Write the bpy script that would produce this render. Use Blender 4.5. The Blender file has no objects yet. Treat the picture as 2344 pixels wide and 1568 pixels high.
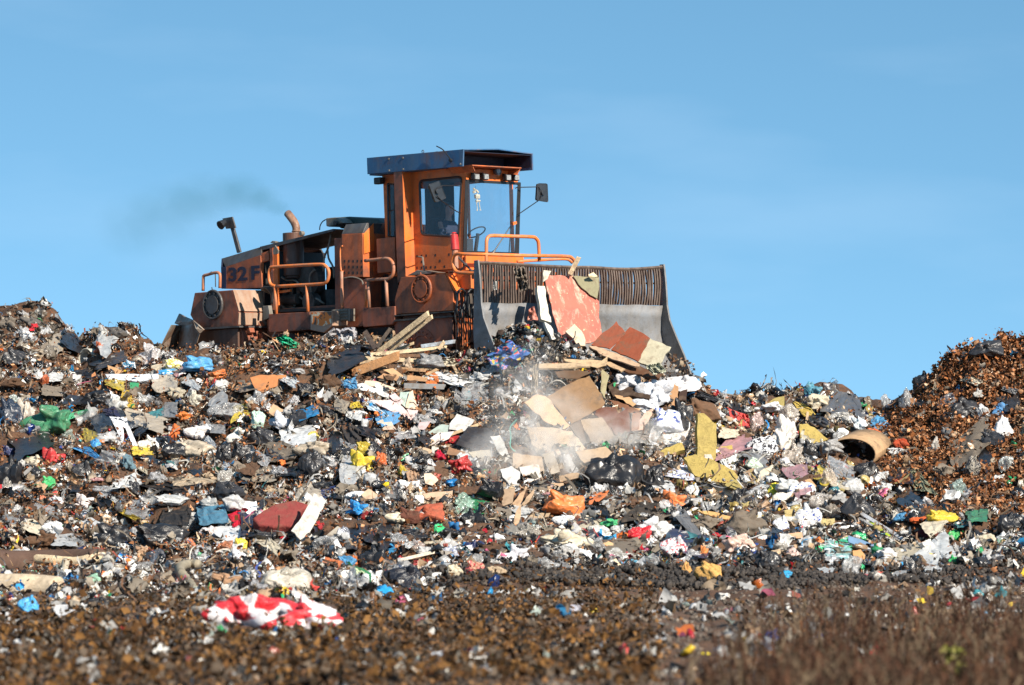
import bpy, math, random
import numpy as np
from mathutils import Matrix, Vector, Euler
random.seed(7); RNG = np.random.default_rng(11)
sc = bpy.context.scene
R = math.radians

# ------------------------------------------------------------------ camera, sky, sun, exposure
F = 8800.0; W0, H0 = 2344.0, 1568.0          # focal length in picture units; picture 2344 x 1568
CZ = 3.0                                      # eye height
PITCH = math.atan((880 - 784) / F)
cam_d = bpy.data.cameras.new('camera'); cam = bpy.data.objects.new('camera', cam_d)
sc.collection.objects.link(cam); sc.camera = cam
cam.location = (0, 0, CZ); cam.rotation_euler = (math.pi / 2 + PITCH, 0, 0)
cam_d.sensor_width = 36; cam_d.lens = 36 * F / W0; cam_d.clip_start = 0.5; cam_d.clip_end = 9000
cam_d.dof.use_dof = True; cam_d.dof.focus_distance = 76.5; cam_d.dof.aperture_fstop = 2.6
SUN_AZ, SUN_EL = 141.0, 34.0                  # azimuth clockwise from +Y
w = bpy.data.worlds.new('World'); sc.world = w; w.use_nodes = True
wn, wl = w.node_tree.nodes, w.node_tree.links
bg = wn['Background']; sky = wn.new('ShaderNodeTexSky'); sky.sky_type = 'NISHITA'; sky.sun_disc = False
sky.sun_elevation = R(SUN_EL); sky.sun_rotation = R(SUN_AZ); sky.dust_density = 0.0; sky.air_density = 1.0; sky.ozone_density = 3.0
tc = wn.new('ShaderNodeTexCoord'); mp = wn.new('ShaderNodeMapping'); mp.inputs['Scale'].default_value = (1, 1, 1.75)
mp.inputs['Location'].default_value = (0, 0, 0.285)
nz = wn.new('ShaderNodeVectorMath'); nz.operation = 'NORMALIZE'
hs = wn.new('ShaderNodeHueSaturation'); hs.inputs['Saturation'].default_value = 1.08; hs.inputs['Hue'].default_value = 0.479
# thin high veil of cloud, barely visible
cn = wn.new('ShaderNodeTexNoise'); cn.inputs['Scale'].default_value = 9; cn.inputs['Detail'].default_value = 5
cm = wn.new('ShaderNodeMapping'); cm.inputs['Scale'].default_value = (1, 1, 4)
cr = wn.new('ShaderNodeMapRange'); cr.inputs[1].default_value = .5; cr.inputs[2].default_value = .8; cr.inputs[3].default_value = 0; cr.inputs[4].default_value = .07
cx = wn.new('ShaderNodeMixRGB'); cx.inputs[2].default_value = (6.5, 7.3, 8.2, 1)
wl.new(tc.outputs['Generated'], mp.inputs[0]); wl.new(mp.outputs[0], nz.inputs[0]); wl.new(nz.outputs[0], sky.inputs[0])
wl.new(tc.outputs['Generated'], cm.inputs[0]); wl.new(cm.outputs[0], cn.inputs['Vector']); wl.new(cn.outputs[0], cr.inputs[0]); wl.new(cr.outputs[0], cx.inputs[0])
wl.new(sky.outputs[0], hs.inputs['Color']); wl.new(hs.outputs[0], cx.inputs[1]); wl.new(cx.outputs[0], bg.inputs[0])
bg.inputs[1].default_value = 0.106
sd = bpy.data.lights.new('sun', 'SUN'); sd.energy = 5.0; sd.angle = R(0.5); sd.color = (1, .91, .78)
so = bpy.data.objects.new('sun', sd); sc.collection.objects.link(so)
SDIR = Vector((math.sin(R(SUN_AZ)) * math.cos(R(SUN_EL)), math.cos(R(SUN_AZ)) * math.cos(R(SUN_EL)), math.sin(R(SUN_EL))))
so.rotation_euler = SDIR.to_track_quat('Z', 'Y').to_euler(); so.location = (20, -10, 60)
sc.view_settings.view_transform = 'Standard'; sc.view_settings.look = 'None'; sc.view_settings.exposure = 0.88; sc.view_settings.gamma = 1
sc.cycles.use_denoising = True
sc.cycles.max_bounces = 8; sc.cycles.transparent_max_bounces = 24; sc.cycles.volume_bounces = 3
sc.cycles.volume_step_rate = 1.0; sc.cycles.sample_clamp_indirect = 4

# ------------------------------------------------------------------ picture geometry
_cp, _sp = math.cos(PITCH), math.sin(PITCH)
def ray(x, y):
    u, v = (x - W0 / 2) / F, -(y - H0 / 2) / F
    return Vector((u, _cp - v * _sp, _sp + v * _cp))
def at(x, y, Y):                              # world point on the sight line at distance Y
    d = ray(x, y); return Vector((0, 0, CZ)) + d * (Y / d.y)
def mk(ox, oy, s): return lambda cx, cy: ((ox + cx / s) / 1.7474744, (oy + cy / s) / 1.7474744)
c1 = mk(600, 800, 2.24); c2 = mk(1400, 560, 2.24); c3 = mk(1800, 950, 1.96); c4 = mk(1200, 1100, 2.93)
g1 = mk(0, 1200, 1.96); g2 = mk(1000, 1500, 1.96); g3 = mk(2000, 1500, 1.96); g4 = mk(3000, 1300, 1.7418)
g5 = mk(0, 1900, 1.8664); g6 = mk(1000, 1950, 1.9848); g7 = mk(2000, 1950, 1.9848); g8 = mk(3000, 1950, 1.9845)
class Frame:                                  # a thing's own axes; solves where a sight line meets one of its planes
    def __init__(s, origin, yaw, pitch=0.0, roll=0.0):
        s.M = Matrix.Translation(origin) @ Matrix.Rotation(R(yaw), 4, 'Z') @ Matrix.Rotation(-R(pitch), 4, 'Y') @ Matrix.Rotation(R(roll), 4, 'X')
        s.I = s.M.inverted()
    def hit(s, p, axis, val):
        o = s.I @ Vector((0, 0, CZ)); d = s.I.to_3x3() @ ray(*p)
        t = (val - o[axis]) / d[axis]; return o + d * t
    def a(s, p, val): return s.hit(p, 0, val)
    def b(s, p, val): return s.hit(p, 1, val)
    def c(s, p, val): return s.hit(p, 2, val)

# ------------------------------------------------------------------ noise
_perm = RNG.permutation(256); _val = RNG.random(256)
def vnoise(p):
    p = np.asarray(p, float); i = np.floor(p).astype(int); f = p - i; f = f * f * (3 - 2 * f)
    def h(a, b, c): return _val[_perm[(_perm[(_perm[a & 255] + b) & 255] + c) & 255]]
    x, y, z = i[..., 0], i[..., 1], i[..., 2]; r = 0
    for dx in (0, 1):
        for dy in (0, 1):
            for dz in (0, 1):
                wgt = (f[..., 0] if dx else 1 - f[..., 0]) * (f[..., 1] if dy else 1 - f[..., 1]) * (f[..., 2] if dz else 1 - f[..., 2])
                r = r + wgt * h(x + dx, y + dy, z + dz)
    return r
def fbm(p, o=4, g=.5):
    p = np.asarray(p, float); a, s, t = 1, 0, 0
    for k in range(o): s = s + a * vnoise(p * 2 ** k + 17.3 * k); t += a; a *= g
    return s / t
def ridge(p, o=3, g=.5):
    p = np.asarray(p, float); a, s, t = 1, 0, 0
    for k in range(o): s = s + a * (1 - np.abs(2 * vnoise(p * 2 ** k + 31.7 * k) - 1)); t += a; a *= g
    return s / t

# ------------------------------------------------------------------ materials
def newmat(name):
    m = bpy.data.materials.new(name); m.use_nodes = True; return m, m.node_tree.nodes, m.node_tree.links, m.node_tree.nodes['Principled BSDF']
def noise_node(n, l, scale, detail=6, rough=.6, stretch=(1, 1, 1), coord='Object', dist=0):
    t = n.new('ShaderNodeTexCoord'); m = n.new('ShaderNodeMapping'); m.inputs['Scale'].default_value = stretch
    x = n.new('ShaderNodeTexNoise'); x.inputs['Scale'].default_value = scale; x.inputs['Detail'].default_value = detail
    x.inputs['Roughness'].default_value = rough; x.inputs['Distortion'].default_value = dist
    l.new(t.outputs[coord], m.inputs[0]); l.new(m.outputs[0], x.inputs['Vector']); return x.outputs[0]
def rng_node(n, l, src, a, b, c=0, d=1):
    r = n.new('ShaderNodeMapRange'); r.inputs[1].default_value = a; r.inputs[2].default_value = b; r.inputs[3].default_value = c; r.inputs[4].default_value = d
    l.new(src, r.inputs[0]); return r.outputs[0]
def mix_node(n, l, fac, a, b, mode='MIX'):
    x = n.new('ShaderNodeMixRGB'); x.blend_type = mode
    for s, v in ((0, fac), (1, a), (2, b)):
        if hasattr(v, 'is_output') or hasattr(v, 'links'): l.new(v, x.inputs[s])
        elif s == 0: x.inputs[0].default_value = v
        else: x.inputs[s].default_value = (*v, 1)
    return x.outputs[0]
def bump(n, l, p, src, strength=.3, dist=.02):
    b = n.new('ShaderNodeBump'); b.inputs['Strength'].default_value = strength; b.inputs['Distance'].default_value = dist
    l.new(src, b.inputs['Height']); l.new(b.outputs[0], p.inputs['Normal'])
def worn(name, base, under, amt=.45, scale=2.2, dust=(.23, .17, .12), dustamt=.35, rough=.45, metal=0.0, streak=True):
    m, n, l, p = newmat(name)
    big = noise_node(n, l, scale, 9, .68, dist=.4)
    f = rng_node(n, l, big, .56 - amt * .30, .78 - amt * .28)
    col = mix_node(n, l, f, base, under)
    st = noise_node(n, l, 5, 6, .6, (1.6, 1.6, .22) if streak else (1, 1, 1))
    col = mix_node(n, l, rng_node(n, l, st, .42, .72, 0, dustamt), col, dust)
    fine = noise_node(n, l, 26, 4, .7)
    col = mix_node(n, l, rng_node(n, l, fine, .60, .72, 0, .55), col, tuple(c * .35 for c in under))
    vary = noise_node(n, l, .9, 3, .5)
    col = mix_node(n, l, 1.0, col, mix_node(n, l, rng_node(n, l, vary, .3, .7), (.72, .72, .72), (1.1, 1.1, 1.1)), 'MULTIPLY')
    l.new(col, p.inputs['Base Color']); p.inputs['Metallic'].default_value = metal
    l.new(rng_node(n, l, big, .3, .7, rough - .1, rough + .3), p.inputs['Roughness'])
    bump(n, l, p, fine, .25, .01); return m
def plain(name, col, rough=.5, metal=0, nscale=12, var=.25, b=.2, spec=None):
    m, n, l, p = newmat(name)
    x = noise_node(n, l, nscale, 5, .6)
    l.new(mix_node(n, l, rng_node(n, l, x, .3, .7), tuple(c * (1 - var) for c in col), tuple(min(1, c * (1 + var)) for c in col)), p.inputs['Base Color'])
    p.inputs['Roughness'].default_value = rough; p.inputs['Metallic'].default_value = metal
    if b: bump(n, l, p, x, b, .02)
    return m
ORANGE = (.74, .15, .018)
M = {}
M['orange'] = worn('orange_paint', ORANGE, (.30, .085, .03), .22, 1.6, (.42, .17, .08), .5)
M['orange_worn'] = worn('worn_orange_paint', (.58, .13, .03), (.16, .05, .025), .5, 1.4, (.20, .105, .07), .6)
M['rust'] = worn('rusty_brown_paint', (.40, .098, .036), (.075, .032, .022), .50, 1.7, (.15, .095, .075), .7)
M['rail'] = worn('orange_rail_paint', (.78, .19, .03), (.33, .14, .08), .40, 3.0, (.45, .25, .16), .5)
M['rail_dull'] = worn('dull_rail_paint', (.55, .17, .06), (.26, .13, .09), .6, 3.0, (.42, .27, .2), .7)
M['tan'] = worn('dusty_tan_paint', (.40, .24, .155), (.22, .11, .07), .35, 1.8, (.42, .33, .26), .7)
M['dark'] = worn('dark_grey_steel', (.06, .062, .068), (.045, .03, .022), .4, 2, (.14, .12, .10), .5)
M['darkrust'] = worn('dark_rusty_paint', (.11, .045, .025), (.04, .025, .02), .5, 1.7, (.13, .09, .07), .5)
M['grime'] = plain('oily_engine_grime', (.018, .015, .014), .6, 0, 6, .5)
M['engine'] = worn('engine_iron', (.05, .045, .04), (.02, .015, .012), .6, 5, (.12, .09, .07), .6)
M['black'] = plain('black_rubber', (.016, .016, .017), .45)
M['blue'] = worn('blue_canopy_paint', (.022, .095, .21), (.16, .07, .035), .17, 1.7, (.10, .13, .17), .55)
M['bluedark'] = worn('dark_blue_paint', (.01, .022, .075), (.02, .02, .03), .3, 2, (.05, .05, .08), .3)
M['steel'] = worn('blade_steel', (.20, .205, .215), (.11, .10, .09), .5, 2.4, (.24, .22, .20), .6, .42, .15)
M['rake'] = worn('rusty_rake_steel', (.11, .075, .055), (.05, .028, .02), .6, 4, (.22, .17, .14), .5, .5, .1)
M['weather'] = worn('weathered_plate', (.30, .29, .26), (.17, .075, .035), .42, 1.5, (.33, .27, .2), .5)
M['galv'] = worn('dirty_grey_metal', (.22, .20, .17), (.12, .09, .06), .5, 4, (.3, .25, .2), .5)
M['red'] = worn('red_plastic', (.55, .02, .02), (.3, .02, .02), .3, 6, (.4, .15, .12), .3, .35)
M['pipe'] = worn('exhaust_metal', (.36, .20, .12), (.11, .05, .03), .55, 6, (.3, .2, .15), .4)
M['hose'] = plain('ribbed_hose', (.13, .11, .085), .5)
M['letter'] = plain('navy_lettering', (.012, .014, .035), .6, b=0)
M['lens'] = plain('lamp_lens', (.26, .26, .25), .15, .1, 40, .5)
m, n, l, p = newmat('cab_glass'); M['glass'] = m
n.remove(p); tr = n.new('ShaderNodeBsdfTransparent'); tr.inputs[0].default_value = (.93, .96, .98, 1)
gl = n.new('ShaderNodeBsdfGlossy'); gl.inputs['Roughness'].default_value = .03; gl.inputs[0].default_value = (.9, .95, 1, 1)
df = n.new('ShaderNodeBsdfDiffuse'); df.inputs[0].default_value = (.34, .36, .36, 1)
lw = n.new('ShaderNodeLayerWeight'); lw.inputs[0].default_value = .25; m1 = n.new('ShaderNodeMixShader'); m2 = n.new('ShaderNodeMixShader')
ns = noise_node(n, l, 2.5, 7, .7, (1, 1, .6)); l.new(rng_node(n, l, ns,   .35, .75, .005, .03), m1.inputs[0])
l.new(tr.outputs[0], m1.inputs[1]); l.new(df.outputs[0], m1.inputs[2]); l.new(rng_node(n, l, lw.outputs['Facing'], 0, 1, .02, .09), m2.inputs[0])
l.new(m1.outputs[0], m2.inputs[1]); l.new(gl.outputs[0], m2.inputs[2]); l.new(m2.outputs[0], n['Material Output'].inputs[0])

# ------------------------------------------------------------------ object helpers
def link(o, parent=None):
    sc.collection.objects.link(o)
    if parent is not None: o.parent = parent
    return o
def tag(o, label=None, cat=None, group=None, kind=None):
    if label: o['label'] = label
    if cat: o['category'] = cat
    if group: o['group'] = group
    if kind: o['kind'] = kind
    return o
def empty(name, Mx, label, cat, group=None):
    o = bpy.data.objects.new(name, None); link(o); o.matrix_world = Mx; o.empty_display_size = .2
    return tag(o, label, cat, group)
class MB:                                      # collects shapes, builds ONE mesh
    def __init__(s): s.v = []; s.f = []
    def add(s, vs, fs):
        k = len(s.v); s.v += [tuple(x) for x in vs]; s.f += [tuple(i + k for i in q) for q in fs]; return s
    def box(s, a, b):
        (x0, y0, z0), (x1, y1, z1) = [[min(p, q) for p, q in zip(a, b)], [max(p, q) for p, q in zip(a, b)]]
        return s.add([(x0, y0, z0), (x1, y0, z0), (x1, y1, z0), (x0, y1, z0), (x0, y0, z1), (x1, y0, z1), (x1, y1, z1), (x0, y1, z1)],
                     [(3, 2, 1, 0), (4, 5, 6, 7), (0, 1, 5, 4), (1, 2, 6, 5), (2, 3, 7, 6), (3, 0, 4, 7)])
    def sweep(s, pts, d, both=None):           # polygon (3D points) swept by vector d
        n = len(pts); d = Vector(d); A = [Vector(p) for p in pts]; B = [p + d for p in A]
        nn = Vector((0, 0, 0))
        for i in range(n): nn += A[i].cross(A[(i + 1) % n])
        fs = [tuple(range(n)), tuple(reversed(range(n, 2 * n)))] + [(i, i + n, (i + 1) % n + n, (i + 1) % n) for i in range(n)]
        if nn.dot(d) > 0: fs = [tuple(reversed(f)) for f in fs]
        return s.add(A + B, fs)
    def tube(s, pts, r, seg=8, caps=True, smooth=3, taper=None):
        P = [Vector(p) for p in pts]
        if smooth and len(P) > 2:              # Catmull-Rom
            Q = []
            for i in range(len(P) - 1):
                p0, p1, p2, p3 = P[max(i - 1, 0)], P[i], P[i + 1], P[min(i + 2, len(P) - 1)]
                for k in range(smooth):
                    t = k / smooth; Q.append(.5 * ((2 * p1) + (p2 - p0) * t + (2 * p0 - 5 * p1 + 4 * p2 - p3) * t * t + (3 * p1 - p0 - 3 * p2 + p3) * t ** 3))
            P = Q + [P[-1]]
        k = len(s.v); n = len(P); up = Vector((0, 0, 1)); prev = None
        for i, p in enumerate(P):
            t = (P[min(i + 1, n - 1)] - P[max(i - 1, 0)]).normalized()
            if prev is None: x = t.cross(up if abs(t.z) < .9 else Vector((1, 0, 0))).normalized()
            else: x = (prev - t * prev.dot(t)).normalized()
            prev = x; y = t.cross(x); rr = r if taper is None else r + (taper - r) * i / (n - 1)
            for j in range(seg):
                a = 2 * math.pi * j / seg; s.v.append(tuple(p + x * math.cos(a) * rr + y * math.sin(a) * rr))
        for i in range(n - 1):
            for j in range(seg):
                j2 = (j + 1) % seg; s.f.append((k + i * seg + j, k + i * seg + j2, k + (i + 1) * seg + j2, k + (i + 1) * seg + j))
        if caps: s.f.append(tuple(k + j for j in reversed(range(seg)))); s.f.append(tuple(k + (n - 1) * seg + j for j in range(seg)))
        return s
    def disc(s, c, axis, r, h, seg=24, r2=None):
        c = Vector(c); axis = Vector(axis).normalized(); s.tube([c, c + axis * h], r, seg, True, 0, r2); return s
    def ring(s, c, axis, r, t, seg=28, ts=8):
        c = Vector(c); ax = Vector(axis).normalized(); x = ax.orthogonal().normalized(); y = ax.cross(x); k = len(s.v)
        for i in range(seg):
            a = 2 * math.pi * i / seg; d = x * math.cos(a) + y * math.sin(a)
            for j in range(ts):
                b = 2 * math.pi * j / ts; s.v.append(tuple(c + d * (r + t * math.cos(b)) + ax * t * math.sin(b)))
        for i in range(seg):
            for j in range(ts):
                i2, j2 = (i + 1) % seg, (j + 1) % ts; s.f.append((k + i * ts + j, k + i2 * ts + j, k + i2 * ts + j2, k + i * ts + j2))
        return s
    def build(s, name, mat, parent=None, bev=0, smooth=False, Mx=None):
        me = bpy.data.meshes.new(name); me.from_pydata(s.v, [], s.f); me.validate(); me.materials.append(mat)
        if smooth: me.shade_smooth()
        o = link(bpy.data.objects.new(name, me), parent)
        if Mx is not None: o.matrix_world = Mx
        if bev:
            b = o.modifiers.new('bevel', 'BEVEL'); b.width = bev; b.segments = 2; b.limit_method = 'ANGLE'; b.angle_limit = R(35); b.harden_normals = False
        return o
def recalc(o):
    import bmesh
    b = bmesh.new(); b.from_mesh(o.data); bmesh.ops.recalc_face_normals(b, faces=b.faces); b.to_mesh(o.data); b.free(); return o
# ================================================================== the landfill compactor
FR = Frame(at(740, 842, 80.0), -45, 2.0)
root = empty('landfill_compactor', FR.M, 'rusty orange landfill compactor with blue canopy and toothed front blade, marked 32 F', 'compactor')
def pb(f, pts, b): return [FR.b(f(*p), b) for p in pts]      # picture outline -> points on the machine plane b = const
def pa(f, pts, a): return [FR.a(f(*p), a) for p in pts]
def V(a, b, c): return Vector((a, b, c))
def part(mb, name, mat, bev=.008, parent=None, smooth=False): return mb.build(name, M[mat] if isinstance(mat, str) else mat, parent or root, bev, smooth)
W = 3.25                                                   # width over the drums

# ---- rear drum cover
up = pb(c1, [(400, 832), (738, 806), (792, 998), (786, 1128), (462, 1146), (388, 1078), (360, 1030)], 0)
part(MB().sweep(up, (0, W, 0)), 'rear_drum_cover', 'rust', .012)
cov = root.children[-1] if False else [o for o in root.children if o.name == 'rear_drum_cover'][0]
# dusty front facets laid on the cover's slopes
q = [up[1], up[2], up[3]]
n1 = V(.012, 0, .004)
part(MB().sweep([q[0] + n1, q[0] + n1 + V(0, .98, 0), q[1] + n1 + V(0, .98, 0), q[1] + n1], V(.012, 0, .003)), 'cover_facet', 'tan', .004, cov)
part(MB().sweep([q[1] + n1 + V(0, 0, -.03), q[1] + n1 + V(0, .98, -.03), q[2] + n1 + V(0, .98, .02), q[2] + n1 + V(0, 0, .02)], V(.012, 0, 0)), 'cover_facet', 'tan', .004, cov)
lip = pb(c1, [(455, 1146), (800, 1126), (800, 1142), (455, 1164)], -.05); part(MB().sweep(lip, (0, W + .1, 0)), 'cover_lip', 'dark', .004, cov)
def hub(center, r, mat, parent, name='hub_plate'):
    mb = MB(); c = Vector(center)
    mb.disc(c, (0, -1, 0), r * 1.05, .02, 32); mb.ring(c + V(0, -.03, 0), (0, 1, 0), r, .028, 32); mb.disc(c, (0, -1, 0), r * .66, .06, 28)
    for k in range(10):
        a = 2 * math.pi * k / 10; mb.disc(c + V(math.cos(a) * r * .82, 0, math.sin(a) * r * .82), (0, -1, 0), .022, .055, 8)
    mb.tube([c + V(0, -.02, r * .9), c + V(-.02, -.03, r * 1.25)], .012, 6)
    o = part(mb, name, mat, 0, parent); return o
hub(FR.b(c1(572, 938), 0), .30, 'tan' if False else 'dark', cov)
# lower flank plate with drum hub, and the steel drum with teeth behind it
lo = pb(c1, [(440, 1180), (786, 1150), (792, 1480), (395, 1480), (400, 1330)], .03)
fl = part(MB().sweep(lo, (0, .06, 0)), 'drum_flank', 'darkrust', .006)
fp = FR.b(c1(786, 1150), .03)
op = FR.a(c1(790, 1400), fp.x)
part(MB().box((fp.x - .05, .1, -.25), (fp.x + .012, W - .2, fp.z)), 'drum_scraper', 'orange_worn', .006)
hc = FR.b(c1(585, 1500), .03); mb = MB(); mb.ring(hc, (0, 1, 0), .50, .02, 40); mb.ring(hc, (0, 1, 0), .34, .018, 40)
for k in range(20): mb.disc(hc + V(math.cos(k * .314) * .42, 0, math.sin(k * .314) * .42), (0, -1, 0), .02, .03, 6)
part(mb, 'hub_bolts', 'dark', 0, fl)
def drum(ac, name='drum'):
    mb = MB(); r = .78; mb.disc((ac, .12, .62), (0, 1, 0), r, W - .24, 40)
    for i in range(18):
        for j in range(9):
            a = 2 * math.pi * (i + .5 * (j % 2)) / 18; b0 = .3 + j * .33; d = V(math.cos(a), 0, math.sin(a)); t = V(-math.sin(a), 0, math.cos(a))
            p = V(ac, b0, .62) + d * (r - .01)
            mb.sweep([p + t * .07 + V(0, -.07, 0), p - t * .07 + V(0, -.07, 0), p - t * .07 + V(0, .07, 0), p + t * .07 + V(0, .07, 0)], d * .12)
    return part(mb, name, 'rust', 0)
drum(FR.b(c1(590, 1300), 0).x)

# ---- bent pushing plate behind the rear drum
mb = MB()
A = pb(c1, [(95, 1310), (160, 1180), (188, 1118), (228, 1100), (275, 1125), (400, 1095), (480, 1168), (446, 1198), (402, 1330), (345, 1440), (110, 1440)], .25)
pl1 = [FR.b(c1(*p), b) for p, b in (((60, 1440), -.25), ((95, 1310), -.2), ((188, 1118), -.15), ((280, 1122), .35), ((205, 1440), .35))]
mb.sweep(pl1, V(.012, .02, 0))
pl2 = [FR.b(c1(*p), b) for p, b in (((280, 1122), .35), ((388, 1080), -.25), ((446, 1198), -.32), ((400, 1340), -.3), ((330, 1440), -.25), ((205, 1440), .35))]
mb.sweep(pl2, V(-.012, .03, 0))
pl3 = [FR.b(c1(*p), b) for p, b in (((218, 1106), .55), ((258, 1020), .6), ((330, 1058), .3), ((385, 1080), -.02), ((280, 1130), .36))]
mb.sweep(pl3, V(.005, .03, .01))
pl4 = [FR.b(c1(*p), b) for p, b in (((385, 1080), -.25), ((430, 1120), -.42), ((482, 1165), -.3), ((446, 1198), -.34), ((410, 1150), -.45))]
mb.sweep(pl4, V(0, .03, .01))
part(mb, 'rear_push_plate', 'weather', .004)

# ---- chassis and rear body
part(MB().box((-2.6, .75, .75), (3.3, W - .75, 1.35)), 'chassis', 'rust', .02)
hb = .62
part(MB().box((-2.2, .55, .1), (3.0, W - .55, .8)), 'belly_plate', 'grime', .02)
pan = pb(c1, [(680, 600), (990, 492), (1003, 786), (680, 795)], hb)
body = part(MB().sweep(pan, (0, .04, 0)), 'side_panel', 'orange_worn', .006)
ca = FR.b(c1(640, 525), hb + .14); cb = FR.b(c1(1000, 418), hb + .14)
mb = MB(); mb.sweep([pan[0] + V(-.02, 0, 0), pan[1] + V(.02, 0, 0), cb, ca], V(0, .03, -.02))
hz = W - hb
mb.sweep([ca, cb, V(cb.x, hz - .14, cb.z), V(ca.x, hz - .14, ca.z)], V(0, 0, -.03))
mb.sweep([V(ca.x, hz - .14, ca.z), V(cb.x, hz - .14, cb.z), V(cb.x, hz, pan[1].z), V(ca.x, hz, pan[0].z)], V(0, -.03, -.02))
hood = part(mb, 'hood', 'dark', .006)
rp = FR.b(c1(640, 795), hb)
part(MB().sweep([V(rp.x, hb, rp.z), V(rp.x, hb, pan[0].z), V(ca.x, hb + .14, ca.z), V(ca.x, hz - .14, ca.z), V(rp.x, hz, pan[0].z), V(rp.x, hz, rp.z)], V(.05, 0, 0)), 'rear_panel', 'bluedark', .006)
part(MB().sweep(pb(c1, [(640, 600), (682, 598), (682, 795), (640, 795)], hb - .004), (0, .04, 0)), 'corner_strip', 'bluedark', .004)
# lettering
td = bpy.data.curves.new('number', 'FONT'); td.body = '32 F'; td.size = 1; td.extrude = .002; td.offset = .034; td.space_word = .55; td.materials.append(M['letter'])
tp0 = FR.b(c1(697, 728), hb - .006); tp1 = FR.b(c1(980, 728), hb - .006); tp2 = FR.b(c1(697, 600), hb - .006)
to = link(bpy.data.objects.new('number_lettering', td), body)
wd = tp1.x - tp0.x; ht = tp2.z - tp0.z
bpy.context.view_layer.update(); dim = to.dimensions
to.location = tp0; sl = math.atan2(pan[3].z - pan[2].z, pan[3].x - pan[2].x)
_dg = bpy.context.evaluated_depsgraph_get(); _tm = bpy.data.meshes.new_from_object(to.evaluated_get(_dg)); bpy.data.objects.remove(to)
to = link(bpy.data.objects.new('number_lettering', _tm), body); to.location = tp0
to.scale = (wd / max(dim.x, .01), ht / max(dim.y, .01), 1); to.rotation_euler = (math.pi / 2, 0, 0)
# frame pieces left of the engine bay
part(MB().sweep(pb(c1, [(990, 480), (1060, 455), (1068, 540), (1005, 560), (1005, 780), (990, 785)], hb + .02), (0, .05, 0)), 'bay_frame', 'orange_worn', .004)
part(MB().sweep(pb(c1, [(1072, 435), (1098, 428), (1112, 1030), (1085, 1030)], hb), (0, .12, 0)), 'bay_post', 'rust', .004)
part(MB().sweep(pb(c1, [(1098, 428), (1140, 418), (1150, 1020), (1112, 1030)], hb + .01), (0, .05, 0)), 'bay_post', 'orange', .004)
part(MB().sweep(pb(c1, [(1105, 820), (1255, 800), (1255, 822), (1105, 842)], hb + .05), (0, .05, 0)), 'bay_crossbar', 'orange', .004)
part(MB().sweep(pb(c1, [(1100, 455), (1120, 405), (1150, 455), (1145, 482), (1105, 490)], hb - .05), (0, .03, 0)), 'hinge_bracket', 'galv', .004)
# top rail over the bay, plus sloping lid going back
t0, t1 = FR.b(c1(985, 418), hb + .1), FR.b(c1(1640, 258), hb + .1)
mb = MB(); mb.sweep([t0, t1, t1 + V(0, 0, -.05), t0 + V(0, 0, -.09)], V(0, .06, 0))
mb.sweep([t0 + V(0, .06, 0), t1 + V(0, .06, 0), t1 + V(0, hz - hb - .3, 0), t0 + V(0, hz - hb - .3, 0)], V(0, 0, -.02)); part(mb, 'bay_lid', 'dark', .004)
part(MB().disc(FR.b(c1(1375, 300), hb + .1), (0, -1, 0), .05, .09, 12), 'lid_knob', 'galv', .004)
part(MB().sweep(pb(c1, [(1075, 385), (1095, 365), (1125, 372), (1120, 392)], hb + .1), (0, .1, 0)), 'lid_latch', 'galv', .004)
# bay interior: far wall with openings, engine block, pipes
mb = MB(); x0 = t0.x + .1; x1 = t1.x
for (p, qv, z0, z1) in ((0, .55, 1.2, 2.2), (.55, .72, 1.2, 1.6), (.55, .72, 1.9, 2.3), (.72, .86, 1.2, 1.95), (.86, .93, 1.2, 2.1), (.93, 1, 1.2, 2.5), (.5, .95, 2.42, 2.55)):
    mb.box((x0 + (x1 - x0) * p, hz - .1, z0), (x0 + (x1 - x0) * qv, hz - .05, z1 + .1))
part(mb, 'far_side_wall', 'grime', 0)
part(MB().sweep([V(t0.x + .04, hb + .12, 1.1), V(t0.x + .04, hz - .12, 1.1), V(t0.x + .04, hz - .12, t0.z - .1), V(t0.x + .04, hb + .12, t0.z - .1)], V(.05, 0, 0)), 'bay_bulkhead', 'grime', 0)
mb = MB(); e0 = FR.b(c1(1150, 1000), 1.2); e1 = FR.b(c1(1640, 700), 1.2)
mb.box((e0.x + .05, 1.25, e0.z - .2), (e1.x - .3, 2.0, e1.z - .22)); mb.box((e0.x + .2, 1.0, e0.z), (e0.x + .75, 1.3, e0.z + .3))
mb.disc((e0.x + .45, .95, e0.z + .22), (1, 0, 0), .12, .5, 16); mb.disc((e0.x + 1.2, 1.0, e0.z + .6), (0, 1, 0), .33, .2, 24); mb.disc((e0.x + 1.3, .9, e0.z + .15), (0, 1, 0), .2, .2, 20)
for k in range(5): mb.box((e0.x + .2 + k * .22, 1.15, e0.z + .35), (e0.x + .32 + k * .22, 1.5, e0.z + .62))
part(mb, 'engine_block', 'engine', .01)
mb = MB()
for pts in ([(1180, 905), (1195, 960), (1240, 975), (1290, 965)], [(1220, 940), (1265, 915), (1300, 950)], [(1480, 625), (1440, 660), (1430, 720), (1440, 790), (1445, 890)], [(1590, 420), (1600, 520), (1640, 600), (1650, 700)], [(1180, 690), (1230, 720), (1300, 720), (1340, 760)], [(1620, 300), (1600, 420), (1560, 520), (1555, 640)], [(1340, 870), (1400, 900), (1480, 880), (1560, 930)]):
    mb.tube([FR.b(c1(*p), .95) for p in pts], .022, 7)
part(mb, 'engine_pipe', 'galv', 0, None, True)
mc = FR.b(c1(1290, 680), 1.0); mt = FR.b(c1(1290, 345), 1.0); mr = (FR.b(c1(1378, 500), 1.0).x - FR.b(c1(1205, 500), 1.0).x) / 2 * .72
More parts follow.
